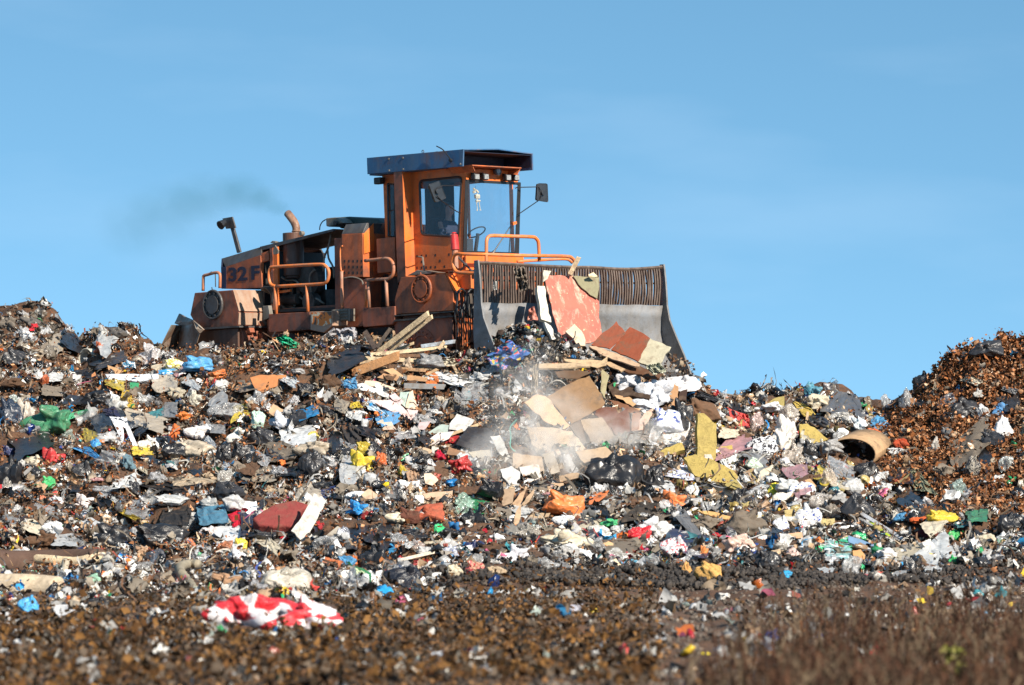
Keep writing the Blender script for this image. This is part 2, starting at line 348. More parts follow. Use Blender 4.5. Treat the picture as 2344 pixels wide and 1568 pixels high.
mb = MB(); mb.disc(mc, (0, 0, 1), mr, mt.z - mc.z + .12, 28); mb.disc(mc + V(0, 0, -.05), (0, 0, 1), mr * .85, .05, 28)
muf = part(mb, 'muffler', 'darkrust', .01)
ep = [(1310, 320), (1310, 280), (1308, 240), (1290, 195), (1262, 155), (1232, 118)]
mb = MB(); e3 = [FR.b(c1(*p), 1.0) for p in ep]; mb.tube(e3, .085, 14, True, 4); mb.disc(e3[0] + V(0, 0, -.06), (0, 0, 1), .13, .13, 16, .095)
mb.ring(e3[1], (0, 0, 1), .09, .012, 16, 6)
part(mb, 'exhaust_pipe', 'pipe', 0, None, True)
# wadded rag-like insulation beside the cover
mb = MB()
for k in range(9):
    a0 = k * .12; mb.tube([FR.b(c1(1000 + 12 * k, 800 + 6 * k), .5 + .02 * k), FR.b(c1(1040 + 8 * k, 780), .45), FR.b(c1(1095 + k, 850 - 3 * k), .5), FR.b(c1(1090, 930), .5)], .03, 6)
part(mb, 'hose_bundle', 'grime', 0, None, True)
part(MB().sweep(pb(c1, [(1010, 950), (1060, 945), (1075, 1050), (1015, 1080)], .35), (0, .1, 0)), 'cylinder_bracket', 'galv', .006)
# rear work lamp on its post
mb = MB(); b0 = 1.5; mb.sweep([FR.b(c1(*p), b0) for p in ((778, 475), (808, 465), (745, 240), (715, 235))], V(0, .05, 0)); lampP = part(mb, 'lamp_post', 'dark', .004)
part(MB().sweep(pb(c1, [(648, 165), (735, 150), (765, 250), (680, 258)], b0 - .03), (0, .035, 0)), 'lamp_bracket', 'dark', .004, lampP)
mb = MB(); lp = FR.b(c1(668, 200), b0 - .12); lq = FR.b(c1(628, 228), b0 - .25); mb.tube([lp, lq], .07, 14, True, 0, .105); part(mb, 'work_lamp', 'black', .004, lampP)
# ---- rail at the rear end, rail beside the engine, rail by the steps
def rail(name, f, pts, b, mat='rail', r=.034, sm=4, extra=()):
    mb = MB(); mb.tube([FR.b(f(*p), b) for p in pts], r, 10, True, sm)
    for e in extra: mb.tube([FR.b(f(*p), b) for p in e], r, 10, True, 0)
    return part(mb, name, mat, 0, None, True)
rail('handrail', c1, [(476, 815), (478, 700), (485, 678), (520, 668), (560, 656), (600, 650), (622, 660), (628, 690), (626, 790)], .45, 'rail_dull')
mb = MB(); mb.tube([FR.b(c1(*p), .42) for p in ((548, 640), (552, 660), (585, 665), (588, 780))], .012, 6, True, 0); part(mb, 'catch_wire', 'dark', 0)
loop = [(1128, 775), (1095, 765), (1072, 735), (1066, 660), (1078, 612), (1110, 600), (1300, 588), (1520, 577), (1570, 590), (1600, 630), (1600, 690), (1580, 735), (1530, 752), (1330, 764), (1128, 775)]
rail('handrail', c1, loop, -.02, 'rail', .036, 3, ([(1122, 775), (1132, 1022)], [(1405, 762), (1415, 1000)]))
rail('handrail', c2, [(135, 1082), (230, 1072), (325, 1062), (365, 1078), (388, 1120), (388, 1190), (365, 1230), (330, 1245), (240, 1250), (140, 1256)], -.02, 'rail_dull', .036, 3, ([(162, 1256), (174, 1502)], [(322, 1245), (335, 1490)]))
rail('handrail', c2, [(150, 1100), (185, 1100), (205, 1130), (205, 1200), (203, 1240)], .5, 'rail', .03, 3)
rail('grab_handle', c1, [(1728, 412), (1708, 430), (1706, 520), (1712, 630), (1732, 640)], .2, 'rail', .018, 3)
rail('handrail', c1, [(1716, 640), (1718, 800), (1725, 985)], .12, 'rail_dull', .036, 2)
rail('handrail', c1, [(1940, 800), (1938, 960)], .12, 'rail', .036, 0)
# platform between the drums
part(MB().sweep(pb(c1, [(1062, 1022), (1432, 1002), (1437, 1162), (1075, 1188), (1060, 1170)], -.05), (0, .8, 0)), 'platform_box', 'rust', .012)
st_ = part(MB().sweep(pb(c1, [(1434, 1000), (1632, 994), (1635, 1125), (1556, 1190), (1436, 1165)], -.12), (0, .5, 0)), 'step_box', 'tan', .012)
mm, n, l, p = newmat('peeling_warning_paint')
nn1 = noise_node(n, l, 3.4, 4, .5, (1, 1, 1.2), dist=1.2); cr_ = n.new('ShaderNodeValToRGB'); l.new(nn1, cr_.inputs[0]); e = cr_.color_ramp.elements; cr_.color_ramp.interpolation = 'CONSTANT'
e[0].color = (.10, .07, .05, 1); e[1].position = .42; e[1].color = (.75, .2, .03, 1); x = e.new(.54); x.color = (.70, .6, .42, 1); x = e.new(.62); x.color = (.72, .21, .04, 1); x = e.new(.74); x.color = (.12, .08, .06, 1)
l.new(cr_.outputs[0], p.inputs['Base Color']); p.inputs['Roughness'].default_value = .6
part(MB().sweep(pb(c1, [(1446, 1008), (1622, 1002), (1624, 1105), (1550, 1130), (1450, 1110)], -.128), (0, .007, 0)), 'painted_sign', mm, 0, st_)
part(MB().sweep(pb(c1, [(1060, 985), (1680, 960), (1680, 985), (1060, 1010)], .55), (0, .5, 0)), 'walkway', 'grime', .006)
mb = MB()
for k in range(4):
    y = 985 + k * 26; mb.tube([FR.b(c1(*p), .12) for p in ((1636, y + 14), (1700, y + 10), (1755, y + 2), (1782, y + 4))], .045, 10)
part(mb, 'hydraulic_hose', 'hose', 0, None, True)
part(MB().sweep(pb(c1, [(1775, 975), (1790, 972), (1790, 1085), (1775, 1088)], .1), (0, .15, 0)), 'hose_clamp', 'galv', .004)
# tank / cabinet wall right of the bay
part(MB().sweep(pb(c1, [(1650, 345), (1718, 340), (1728, 1120), (1662, 1120)], .42), (0, .12, 0)), 'bay_wall', 'rust', .01)
part(MB().sweep(pb(c1, [(1720, 700), (1932, 705), (1932, 970), (1905, 1130), (1728, 1150)], .30), (0, 1.8, 0)), 'lower_cabinet', 'rust', .01)
cabn = pb(c1, [(1716, 305), (1905, 296), (1912, 690), (1722, 696)], .2)
cb2 = part(MB().sweep(cabn, (0, .62, 0)), 'vent_cabinet', 'orange_worn', .01)
mb = MB()
for i in range(5):
    for j in range(3):
        c = FR.b(c1(1745 + i * 38, 548 + j * 52), .2); mb.box((c.x - .022, .1965, c.z - .028), (c.x + .022, .215, c.z + .028))
part(mb, 'vent_hole', 'grime', 0, cb2)
tb = pb(c1, [(1716, 226), (1905, 212), (1905, 296), (1716, 305)], .2); tb[0] += V(0, .12, .02); tb[1] += V(0, .12, .02)
part(MB().sweep(tb, V(0, .45, 0)), 'cabinet_lid', 'dark', .008, cb2)
fx = tb[2].x
fpan = [FR.a(c1(*p), fx + .012) for p in ((1912, 238), (1952, 210), (1968, 472), (1912, 492))]
part(MB().sweep([V(fx + .012, .21, tb[2].z - .02), V(fx + .012, .5, tb[1].z), V(fx + .012, .5, cabn[2].z + .55), V(fx + .012, .21, cabn[2].z + .48)], V(.012, 0, 0)), 'cabinet_front', 'orange', .004, cb2)
gh = pb(c1, [(1574, 162), (1655, 155), (1700, 172), (1730, 205), (1600, 240), (1577, 235)], 1.0); part(MB().sweep(gh, (0, .5, 0)), 'air_filter_housing', 'galv', .02)
part(MB().disc(FR.b(c1(1672, 208), .98), (0, -1, 0), .05, .06, 12), 'filter_cap', 'dark', .004)
part(MB().sweep(pb(c1, [(1655, 156), (1780, 148), (1880, 158), (2030, 168), (2085, 205), (2080, 260), (1700, 255)], 1.3), (0, 1.2, 0)), 'engine_cowl', plain('dark_green_cowl', (.02, .045, .042), .5), .03)
rail('cable_loop', c1, [(1520, 268), (1525, 230), (1545, 195), (1575, 175)], 1.1, 'black', .012)
part(MB().sweep(pb(c1, [(1905, 212), (2100, 205), (2100, 700), (1930, 700)], .95), (0, 1.2, 0)), 'engine_bulkhead', 'rust', .01)
# red-orange box left of the pillar
part(MB().sweep(pb(c2, [(235, 885), (400, 868), (408, 1180), (245, 1195)], .35), (0, .5, 0)), 'battery_box', 'orange_worn', .012)
part(MB().sweep(pb(c2, [(0, 1215), (430, 1215), (430, 1560), (180, 1600), (0, 1600)], .75), (0, .6, 0)), 'centre_frame', 'grime', .01)
part(MB().sweep(pb(c4, [(730, 392), (1110, 366), (1110, 550), (1080, 582), (742, 612), (732, 560)], -.04), (0, .45, 0)), 'step_box', 'rust', .012)
mb = MB(); mb.tube([FR.b(c1(*p), .2) for p in ((1722, 705), (1800, 690), (1860, 700), (1900, 725), (1908, 760))], .016, 6); part(mb, 'loose_cable', 'galv', 0)

# ---- front drum cover
fu = pb(c2, [(455, 1228), (850, 1200), (925, 1358), (925, 1528), (402, 1562), (400, 1425)], 0)
fcov = part(MB().sweep(fu, (0, W, 0)), 'front_drum_cover', 'orange_worn', .012)
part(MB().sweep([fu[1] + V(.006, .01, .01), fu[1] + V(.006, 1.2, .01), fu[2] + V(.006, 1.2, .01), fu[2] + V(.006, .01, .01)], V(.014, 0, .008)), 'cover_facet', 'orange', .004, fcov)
hub(FR.b(c2(650, 1335), 0), .27, 'orange_worn', fcov)
mb = MB(); mb.sweep(pb(c4, [(1105, 470), (1795, 420), (1795, 436), (1105, 486)], -.04), (0, W + .08, 0)); mb.sweep(pb(c4, [(1105, 524), (1795, 474), (1795, 494), (1105, 546)], -.05), (0, W + .1, 0))
part(mb, 'cover_lip', 'engine', .005, fcov)
part(MB().sweep(pb(c4, [(1108, 545), (1785, 492), (1790, 840), (1105, 850)], .02), (0, .06, 0)), 'drum_flank', 'rust', .006)
hc = FR.b(c4(1420, 870), .02); mb = MB(); mb.ring(hc, (0, 1, 0), .42, .018, 40); mb.ring(hc, (0, 1, 0), .28, .016, 36)
for k in range(18): mb.disc(hc + V(math.cos(k * .35) * .35, 0, math.sin(k * .35) * .35), (0, -1, 0), .018, .025, 6)
part(mb, 'hub_bolts', 'rust', 0)
drum(FR.b(c4(1440, 700), 0).x)
af = fu[2].x
part(MB().box((af - .02, .05, -.2), (af + .015, W - .1, fu[3].z)), 'drum_scraper', 'orange_worn', .006)
part(MB().sweep(pb(c2, [(510, 1215), (600, 1165), (735, 1185), (715, 1200)], .1), (0, .4, 0)), 'rubber_mat', 'galv', .01)
mb = MB(); mb.tube([FR.b(c2(*p), .2) for p in ((615, 1045), (650, 1050), (668, 1190))], .02, 6, True, 0); part(mb, 'door_stay', 'galv', 0)
mb = MB(); mb.tube([FR.b(c2(*p), .1) for p in ((885, 1195), (888, 1178), (922, 1178), (924, 1196))], .014, 6, True, 0); part(mb, 'grab_handle', 'rail', 0)
# ---- operator cab (part) with panes etc. as sub-parts
CB = .55                                        # near face of the cab
cy1 = CB + 1.56                                 # far face
def cabpt(x, y): return FR.b(c2(x, y), CB)
Ztop = cabpt(1035, 262).z; fr_top = cabpt(1036, 320); fr_bot = cabpt(1008, 1150); rr_top = cabpt(300, 330); rr_bot = cabpt(330, 1190)
cabm = MB()
# near side wall built round the window opening
def wall(pts, d=.04): cabm.sweep(pb(c2, pts, CB), (0, d, 0))
wall([(545, 250), (1036, 250), (1036, 335), (545, 370)])
wall([(545, 370), (622, 362), (640, 850), (568, 850)])
wall([(999, 333), (1036, 333), (1011, 868), (972, 868)])
wall([(568, 850), (640, 850), (1011, 868), (1005, 1150), (575, 1182)])
wall([(290, 310), (400, 305), (400, 395), (295, 395)]); wall([(297, 395), (338, 395), (345, 870), (315, 870)]); wall([(315, 870), (420, 870), (420, 1200), (325, 1200)])
fx0, fx1 = fr_bot.x, fr_top.x
zb = fr_bot.z; zt = Ztop + .02
# front frame: pillars, header, sill ; far wall pillars ; rear wall pillars ; roof, floor
def fpt(b, z, off=0): t = (z - zb) / (zt - zb); return V(fx0 + (fx1 - fx0) * t + off, b, z)
wz0 = FR.a(c2(1250, 1010), fx0).z; wz1 = FR.a(c2(1250, 380), fx1).z
def fbar(b0, b1, z0, z1): cabm.sweep([fpt(b0, z0), fpt(b1, z0), fpt(b1, z1), fpt(b0, z1)], V(-.05, 0, 0))
fbar(CB + .045, cy1 - .045, wz1, zt); fbar(CB + .045, cy1 - .045, zb - .1, wz0)
rx = rr_bot.x
cabm.box((rx, CB + .05, zb - .05), (fx0 - .03, cy1 - .05, zb)); cabm.box((rx, CB + .05, zt - .05), (fx1 - .06, cy1 - .05, zt))
cabm.box((rx, CB + .05, zb), (rx + .05, cy1 - .05, zb + .75)); cabm.box((rx, CB + .05, zt - .2), (rx + .05, cy1 - .05, zt - .05))
cabm.box((rx, cy1 - .12, zb + .75), (rx + .05, cy1 - .05, zt - .2)); cabm.box((rx, CB + .05, zb + .75), (rx + .05, CB + .12, zt - .2))
for a0, a1, z0, z1 in ((rx, fx0 - .05, zb, zb + .35), (rx, fx1 - .1, zt - .16, zt), (rx, rx + .08, zb + .35, zt - .16), (fx0 - .13, fx0 - .05, zb + .35, zt - .16), ((rx + fx0) / 2 - .25, (rx + fx0) / 2 - .2, zb + .35, zt - .16)):
    cabm.box((a0, cy1 - .04, z0), (a1, cy1, z1))
cab = part(cabm, 'cab', 'orange', .006)
def sub(mb, name, mat, bev=.004, sm=False): return part(mb, name, mat, bev, cab, sm)
mb = MB()
for j in range(3):
    for i in range(8):
        if random.random() < (.12 if i < 4 else .45): continue
        c = FR.b(c2(601 + i * 41, 1040 + j * 53 - i * 2), CB); mb.box((c.x - .021, CB - .003, c.z - .024), (c.x + .021, CB + .01, c.z + .024))
sub(mb, 'vent_holes', 'grime', 0)
# near side window with rounded black seal
def rounded(pts, r, k=5):
    out = []; n_ = len(pts)
    for i in range(n_):
        p0, p1, p2 = Vector(pts[i - 1]), Vector(pts[i]), Vector(pts[(i + 1) % n_]); a = p1 + (p0 - p1).normalized() * r; b = p1 + (p2 - p1).normalized() * r
        for j in range(k + 1): t = j / k; out.append(tuple((1 - t) ** 2 * a + 2 * t * (1 - t) * p1 + t * t * b))
    return out
wn_ = rounded([(622, 365), (1000, 328), (972, 868), (640, 848)], 36)
def seal(outline, b, r, name='window_seal', frame=pb, mat='black'):
    P = frame(c2, outline, b); mb = MB(); mb.tube(P + [P[0]], r, 6, False, 0); return sub(mb, name, mat, 0)
seal(wn_, CB - .005, .024)
sub(MB().sweep(pb(c2, wn_, CB + .012), (0, .006, 0)), 'side_window', 'glass', 0)
sub(MB().sweep(pb(c2, [(338, 395), (400, 393), (404, 862), (345, 862)], CB + .012), (0, .006, 0)), 'rear_quarter_window', 'glass', 0)
mb = MB(); mb.tube(pb(c2, [(338, 395), (400, 393), (404, 862), (345, 862), (338, 395)], CB - .004), .022, 6, False, 0); mb.tube(pb(c2, [(342, 632), (402, 628)], CB), .015, 6, True, 0); sub(mb, 'window_seal', 'black', 0)
# wind-screen
gp = [fpt(CB + .05, wz0, .008), fpt(cy1 - .03, wz0, .008), fpt(cy1 - .03, wz1, .008), fpt(CB + .05, wz1, .008)]
sub(MB().sweep(gp, V(.006, 0, 0)), 'windscreen', 'glass', 0)
mb = MB(); fw = .055
mb.sweep([fpt(CB - .01, wz0 - .05, .012), fpt(CB + .09, wz0 - .05, .012), fpt(CB + .07, wz1 + .03, .012), fpt(CB - .01, wz1 + .03, .012)], V(.012, 0, 0))
mb.sweep([fpt(cy1 - .1, wz0 - .3, .012), fpt(cy1 + .03, wz0 - .3, .012), fpt(cy1 + .02, wz1 + .03, .012), fpt(cy1 - .07, wz1 + .03, .012)], V(.012, 0, 0))
mb.sweep([fpt(CB, wz1 - .02, .014), fpt(cy1, wz1 - .02, .014), fpt(cy1, wz1 + .035, .014), fpt(CB, wz1 + .035, .014)], V(.012, 0, 0))
mb.sweep([fpt(CB, wz0 - .04, .014), fpt(cy1, wz0 - .04, .014), fpt(cy1, wz0 + .02, .014), fpt(CB, wz0 + .02, .014)], V(.012, 0, 0))
sub(mb, 'windscreen_frame', 'black', .003)
mb = MB(); mb.box((rx + .06, CB + .1, zb + .7), (rx + .08, CB + .72, zt - .06)); mb.box((rx + .06, CB + 1.08, zb + .7), (rx + .08, cy1 - .06, zt - .06)); mb.box((rx + .085, cy1 - .07, zb + .3), (rx + .5, cy1 - .05, zt - .06)); mb.box((rx + .09, CB + .06, zt - .1), (fx1 - .12, cy1 - .06, zt - .07)); mb.box((rx + .06, CB + .1, zb + .01), (fx0 - .06, cy1 - .06, zb + .03))
sub(mb, 'cab_lining', 'grime', 0)
sub(MB().box((rx + .02, CB + .12, zb + .75), (rx + .026, cy1 - .12, zt - .2)), 'rear_window', 'glass', 0)
sub(MB().box((rx + .08, cy1 - .03, zb + .35), (fx0 - .13, cy1 - .024, zt - .16)), 'far_window', 'glass', 0)
# wipers
mb = MB(); w0 = FR.a(c2(1250, 1062), fx0 + .06); w1 = FR.a(c2(1420, 800), fx0 + .05); w2 = FR.a(c2(1440, 770), fx0 + .04)
mb.tube([w0, w1, w2], .013, 6, True, 0); mb.tube([w0 + V(0, .06, 0), FR.a(c2(1320, 950), fx0 + .05), FR.a(c2(1405, 820), fx0 + .04)], .009, 6, True, 0)
mb.tube([FR.a(c2(1440, 770), fx0 + .04), FR.a(c2(1425, 1010), fx0 + .04)], .011, 6, True, 0); mb.tube([w0, w0 + (w1 - w0) * .25], .03, 6, True, 0)
sub(mb, 'wiper', 'black', 0)
# header lamps
def worklight(x, y, tw=0, a=None):
    c = FR.a(c2(x, y), fx1 + .12); mb = MB(); mb.box((c.x - .07, c.y - .075, c.z - .065), (c.x + .05, c.y + .075, c.z + .065)); o = sub(mb, 'work_lamp', 'black', .02)
    mb = MB(); mb.box((c.x + .052, c.y - .058, c.z - .05), (c.x + .058, c.y + .058, c.z + .05)); sub(mb, 'lamp_lens', 'lens', .004)
    mb = MB(); mb.box((c.x - .12, c.y - .02, c.z + .03), (c.x - .05, c.y + .02, c.z + .09)); sub(mb, 'lamp_bracket', 'black', .003)
for x in (1125, 1208, 1408, 1482): worklight(x, 330 if x < 1300 else 338)
c = FR.a(c2(1325, 278), fx1 + .1); mb = MB(); mb.disc(c + V(-.07, 0, 0), (1, 0, 0), .07, .08, 20, .085); mb.ring(c + V(.012, 0, 0), (1, 0, 0), .08, .012, 24, 6); sub(mb, 'beacon_lamp', 'dark', 0); sub(MB().disc(c + V(.012, 0, 0), (1, 0, 0), .055, .012, 20), 'beacon_lens', 'lens', 0)
c = FR.b(c2(262, 366), CB - .12); sub(MB().box((c.x - .1, c.y - .07, c.z - .07), (c.x + .1, c.y + .07, c.z + .07)), 'rear_work_lamp', 'black', .02)
# mirrors
def mirror(pts, arm1, arm2, b, name='mirror'):
    P = [FR.a(c2(*p), b) for p in rounded(pts, 14, 3)]; mb = MB(); mb.sweep(P, V(-.05, 0, 0)); mb.tube(P + [P[0]], .009, 5, False, 0)
    k = FR.a(c2((pts[0][0] + pts[2][0]) / 2, (pts[0][1] + pts[2][1]) / 2), b + .03); mb.disc(k, (1, 0, 0), .05, .02, 12)
    sub(mb, name, M['mirror'], .01)
    mb = MB()
    for arm in (arm1, arm2): mb.tube([FR.a(c2(*p), q_) for p, q_ in arm], .011, 6, True, 0)
    sub(mb, 'mirror_arm', 'black', 0)
M['mirror'] = plain('mirror_back', (.025, .027, .03), .35)
a0 = fx1 + .25
mirror([(708, 400), (800, 368), (860, 520), (768, 558)], [((1000, 412), fx1 - .02), ((830, 408), a0), ((780, 440), a0 + .04)], [((992, 655), fx1 - .02), ((955, 640), fx1 + .1), ((820, 545), a0), ((780, 500), a0 + .04)], a0)
mirror([(1682, 390), (1768, 392), (1775, 556), (1672, 540)], [((1482, 432), fx1), ((1500, 424), fx1 + .05), ((1690, 420), a0 + .0), ((1712, 450), a0 + .04)], [((1492, 668), fx1), ((1520, 658), fx1 + .05), ((1700, 535), a0), ((1715, 490), a0 + .04)], a0)
part(MB().sweep([FR.a(c2(*p), fx1 + .02) for p in ((1462, 735), (1495, 728), (1498, 752), (1465, 765))], V(-.05, 0, 0)), 'door_catch', 'orange', .004, cab)
# roof pillar, gutter, canopy
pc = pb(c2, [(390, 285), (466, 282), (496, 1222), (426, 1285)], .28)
part(MB().sweep(pc, (0, .27, 0)), 'roof_pillar', 'orange_pillar' if False else 'rust', .006)  # orange column; the brown body colour puts the side's shade into the paint
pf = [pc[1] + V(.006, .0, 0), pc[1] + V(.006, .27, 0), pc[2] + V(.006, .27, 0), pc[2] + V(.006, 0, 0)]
part(MB().sweep(pf, V(.004, 0, 0)), 'pillar_sunlit_face', 'orange', 0)  # brighter orange skin, carries the sun on the front face as colour
part(MB().sweep(pb(c2, [(283, 300), (390, 296), (395, 420), (300, 420)], CB + .1), (0, 1.3, 0)), 'cab_rear_header', 'rust', .006)
gb = CB - .12; g0 = FR.b(c2(885, 245), gb); g1_ = FR.b(c2(1092, 222), gb); gz = FR.b(c2(1085, 280), gb).z
mb = MB(); mb.sweep([g0, g1_, V(g1_.x - .02, gb + .1, gz), V(g0.x, gb + .1, gz)], V(0, .02, 0))
gf = g1_.x; gcy = FR.a(c2(1530, 240), gf).y
mb.box((g0.x, gb + .02, g1_.z - .03), (gf, gcy, g1_.z)); mb.sweep([V(gf, gb, g1_.z), V(gf, gcy, g1_.z), V(gf, gcy, g1_.z - .022), V(gf, gb, g1_.z - .022)], V(.02, 0, 0))
mb.sweep([V(gf, gcy, g1_.z), V(g0.x, gcy, g1_.z), V(g0.x, gcy - .08, gz), V(gf - .02, gcy - .08, gz)], V(0, .02, 0))
part(mb, 'roof_gutter', 'orange_worn', .005)
cbn = CB - .28
s4 = pb(c2, [(150, 160), (1015, 82), (1010, 236), (155, 306)], cbn)
can = MB(); can.sweep(s4, (0, .035, 0)); cfx = s4[1].x
far = FR.a(c2(1640, 102), cfx).y; pk = FR.a(c2(1330, 70), cfx); rb = s4[0].x
def capt(b, a=cfx): # roof height across
    z1 = s4[1].z if a == cfx else s4[0].z; z1 -= 0
    mid = (cbn + far) / 2; return V(a, b, z1 + .055 * max(0, 1 - abs(b - mid) / (far - mid)) * 1.0)
mid = (cbn + far) / 2
for b0_, b1_ in ((cbn + .035, mid), (mid, far - .035)): can.sweep([capt(b0_), capt(b1_), capt(b1_, rb), capt(b0_, rb)], V(0, 0, -.025))
zl = s4[2].z; zr = s4[3].z
can.sweep([V(cfx, far, capt(far).z), V(rb, far, capt(far, rb).z), V(rb, far, zr), V(cfx, far, zl)], V(0, -.035, 0))
can.sweep([V(rb, cbn + .035, s4[0].z), V(rb, mid, capt(mid, rb).z), V(rb, far - .035, s4[0].z), V(rb, far - .035, zr), V(rb, cbn + .035, zr)], V(.03, 0, 0))
can.box((rb + .03, cbn + .035, zl + .02), (cfx - .75, far - .035, zl + .045))
canopy = part(can, 'canopy', 'blue', .006)
mb = MB(); mb.box((cfx - .85, cbn + .04, zl + .05), (cfx - .8, far - .04, s4[1].z + .02)); mb.box((cfx - .8, cbn + .037, zl + .06), (cfx - .03, cbn + .042, s4[1].z - .03)); mb.box((cfx - .8, far - .042, zl + .06), (cfx - .03, far - .037, s4[1].z - .03)); mb.box((cfx - .8, cbn + .04, s4[1].z - .045), (cfx - .03, far - .04, s4[1].z - .035))
part(mb, 'canopy_shade_lining', plain('navy_shade_lining', (.008, .012, .03), .6), 0, canopy)  # added dark sheets; their navy stands for the shade inside the canopy
mb = MB()
for (x, y) in ((348, 170), (475, 160), (352, 273), (478, 262), (990, 215)): mb.disc(FR.b(c2(x, y), cbn), (0, -1, 0), .02, .015, 8)
part(mb, 'canopy_bolt', 'galv', 0, canopy)
mb = MB(); mb.tube([FR.b(c2(*p), cbn - .06) for p in ((908, 182), (875, 140), (830, 85), (775, 55))], .012, 6); mb.disc(FR.b(c2(908, 182), cbn), (0, -1, 0), .035, .05, 10); part(mb, 'antenna', 'black', 0, canopy)
mb = MB(); mb.ring(FR.b(c2(653, 104), cbn + .05), (0, 1, 0), .03, .008, 14, 5); part(mb, 'lifting_eye', 'dark', 0, canopy)
# ---- front deck, rails
part(MB().box((fx0 + .02, CB - .3, zb - .45), (af + .25, W - .4, zb - .06)), 'front_deck', 'orange', .015)
dk = [V(fx0 + .06, CB, wz0 - .42), V(fx0 + .06, cy1 + .1, wz0 - .42), V(fx0 + .06, cy1 + .1, wz0 - .07), V(fx0 + .06, CB, wz0 - .07)]
part(MB().sweep(dk, V(.05, 0, 0)), 'cab_apron', 'orange', .008)
ra = fx0 + .95                                  # front rail plane
def fr_(p, a): return FR.a(c2(*p), a)
mb = MB()
bA = -.02
A1 = [FR.b(c2(*p), bA) for p in ((1150, 1196), (1050, 1192), (965, 1184), (932, 1150), (920, 1100), (928, 1045), (960, 1020), (1030, 1022))]
ax_ = FR.b(c2(1160, 1030), bA).x
A1 += [FR.a(c2(*p), ax_) for p in ((1250, 1026), (1500, 1034), (1750, 1038), (1940, 1042), (1990, 1058), (2012, 1092), (2010, 1150), (1995, 1200))]
mb.tube(A1, .036, 10, True, 3); part(mb, 'front_handrail', 'rail', 0, None, True)
mb = MB(); mb.tube([FR.a(c2(*p), ax_ - .1) for p in ((1222, 1100), (1222, 960), (1225, 895), (1245, 864), (1290, 857), (1450, 862), (1630, 868), (1668, 884), (1690, 930), (1696, 1090))], .036, 10, True, 3)
mb.tube([FR.a(c2(*p), ax_ - .8) for p in ((1500, 1090), (1700, 1076), (1900, 1066), (1960, 1074), (1990, 1100))], .03, 8); part(mb, 'front_handrail', 'rail', 0, None, True)
mb = MB(); mb.tube([FR.a(c2(*p), ax_) for p in ((1220, 1026), (1226, 1250))], .034, 8, True, 0); part(mb, 'handrail_post', 'rail', 0)
mb = MB(); p0 = FR.b(c2(932, 838), .1); p1 = FR.b(c2(942, 985), .1); mb.tube([p0 + V(0, 0, -.02), p1], .078, 16, True, 0, .085); mb.tube([p0, p0 + V(0, 0, .03)], .06, 14, True, 0, .03)
part(mb, 'red_marker_cap', 'red', .01); mb = MB(); mb.tube([p1, FR.b(c2(948, 1150), .1)], .06, 10, True, 0); part(mb, 'marker_post', 'rail_dull', 0)
mb = MB(); mb.tube([FR.b(c2(*p), .15) for p in ((965, 1045), (1098, 1180))], .022, 6, True, 0); mb.tube([FR.b(c2(*p), .2) for p in ((1045, 1105), (980, 1180))], .018, 6, True, 0); part(mb, 'brace_bar', 'dark', 0)
# hydraulic loops and push arms between fender and blade
mb = MB()
for cx_ in (998, 1090):
    mb.tube([FR.a(c2(*p), af + .35) for p in ((cx_ - 38, 1560), (cx_ - 36, 1420), (cx_ - 30, 1365), (cx_, 1335), (cx_ + 32, 1365), (cx_ + 34, 1440), (cx_ + 5, 1520), (cx_ - 5, 1600))], .024, 8)
for k in range(5):
    x = 1825 + k * 50; mb.tube([FR.a(c4(*p), af + .3) for p in ((x, 190 + k * 8), (x + 12, 330), (x - 10, 480), (x + 25, 640), (x + 10, 760))], .017, 6)
part(mb, 'hydraulic_hose', 'black', 0, None, True)
part(MB().box((af - .1, .35, .35), (af + .80, .6, .62)), 'push_arm', 'engine', .02); part(MB().box((af - .1, W - .6, .35), (af + .5, W - .35, .62)), 'push_arm', 'engine', .02)
for b_ in (.75, 2.3): part(MB().tube([V(af, b_, 1.2), V(af + .42, b_ + .03, .98)], .1, 12, True, 0), 'lift_cylinder', 'galv', 0, None, True)
part(MB().box((af + .016, .3, .9), (af + .1, 2.9, 1.5)), 'front_crossmember', 'engine', .01)

# ---- toothed blade: its own yaw, child of the machine
BF = Frame(at(1098, 827, 76.05), -55, 0.6)
BL = bpy.data.objects.new('front_blade', None); link(BL, root); BL.matrix_world = BF.M
import functools
LB = BF.b if False else None
tl = BF.a(c3(258, 190), 0); trp = BF.a(c3(1668, 212), 0); zm = BF.a(c3(700, 518), 0).z; bw = trp.y
zz0 = BF.a(c3(1200, 980), 0).z
# moulding board: profile (a, z) swept over b; upright on top, curling forward below
prof = [(0, zm), (-.06, zm - .25), (-.07, zm - .55), (.02, zm - .85), (.18, zm - 1.10), (.38, zm - 1.28), (.55, zm - 1.36)]
mb = MB(); N = 24
for s_, off in ((0, 0), (1, -.05)):
    for i in range(N + 1):
        for (a_, z_) in prof: mb.v.append((a_ + off, bw * i / N, z_ + .01 * math.sin(i * 1.3)))
np_ = len(prof); st = (N + 1) * np_
for i in range(N):
    for j in range(np_ - 1):
        q = (i * np_ + j, i * np_ + j + 1, (i + 1) * np_ + j + 1, (i + 1) * np_ + j); mb.f.append(q); mb.f.append(tuple(st + k for k in reversed(q)))
for i in range(N): mb.f.append((i * np_, (i + 1) * np_, st + (i + 1) * np_, st + i * np_))
mb.build('blade_plate', M['steel'], BL, 0, True)
o_ = [o for o in BL.children if o.name == 'blade_plate'][0]; recalc(o_)
ztb = tl.z
def sag(t): return -.05 * math.sin(t * math.pi) ** 2 - (.05 * max(0, math.sin((t - .62) * 8)) if t > .62 else 0)
mb = MB(); nb = 70
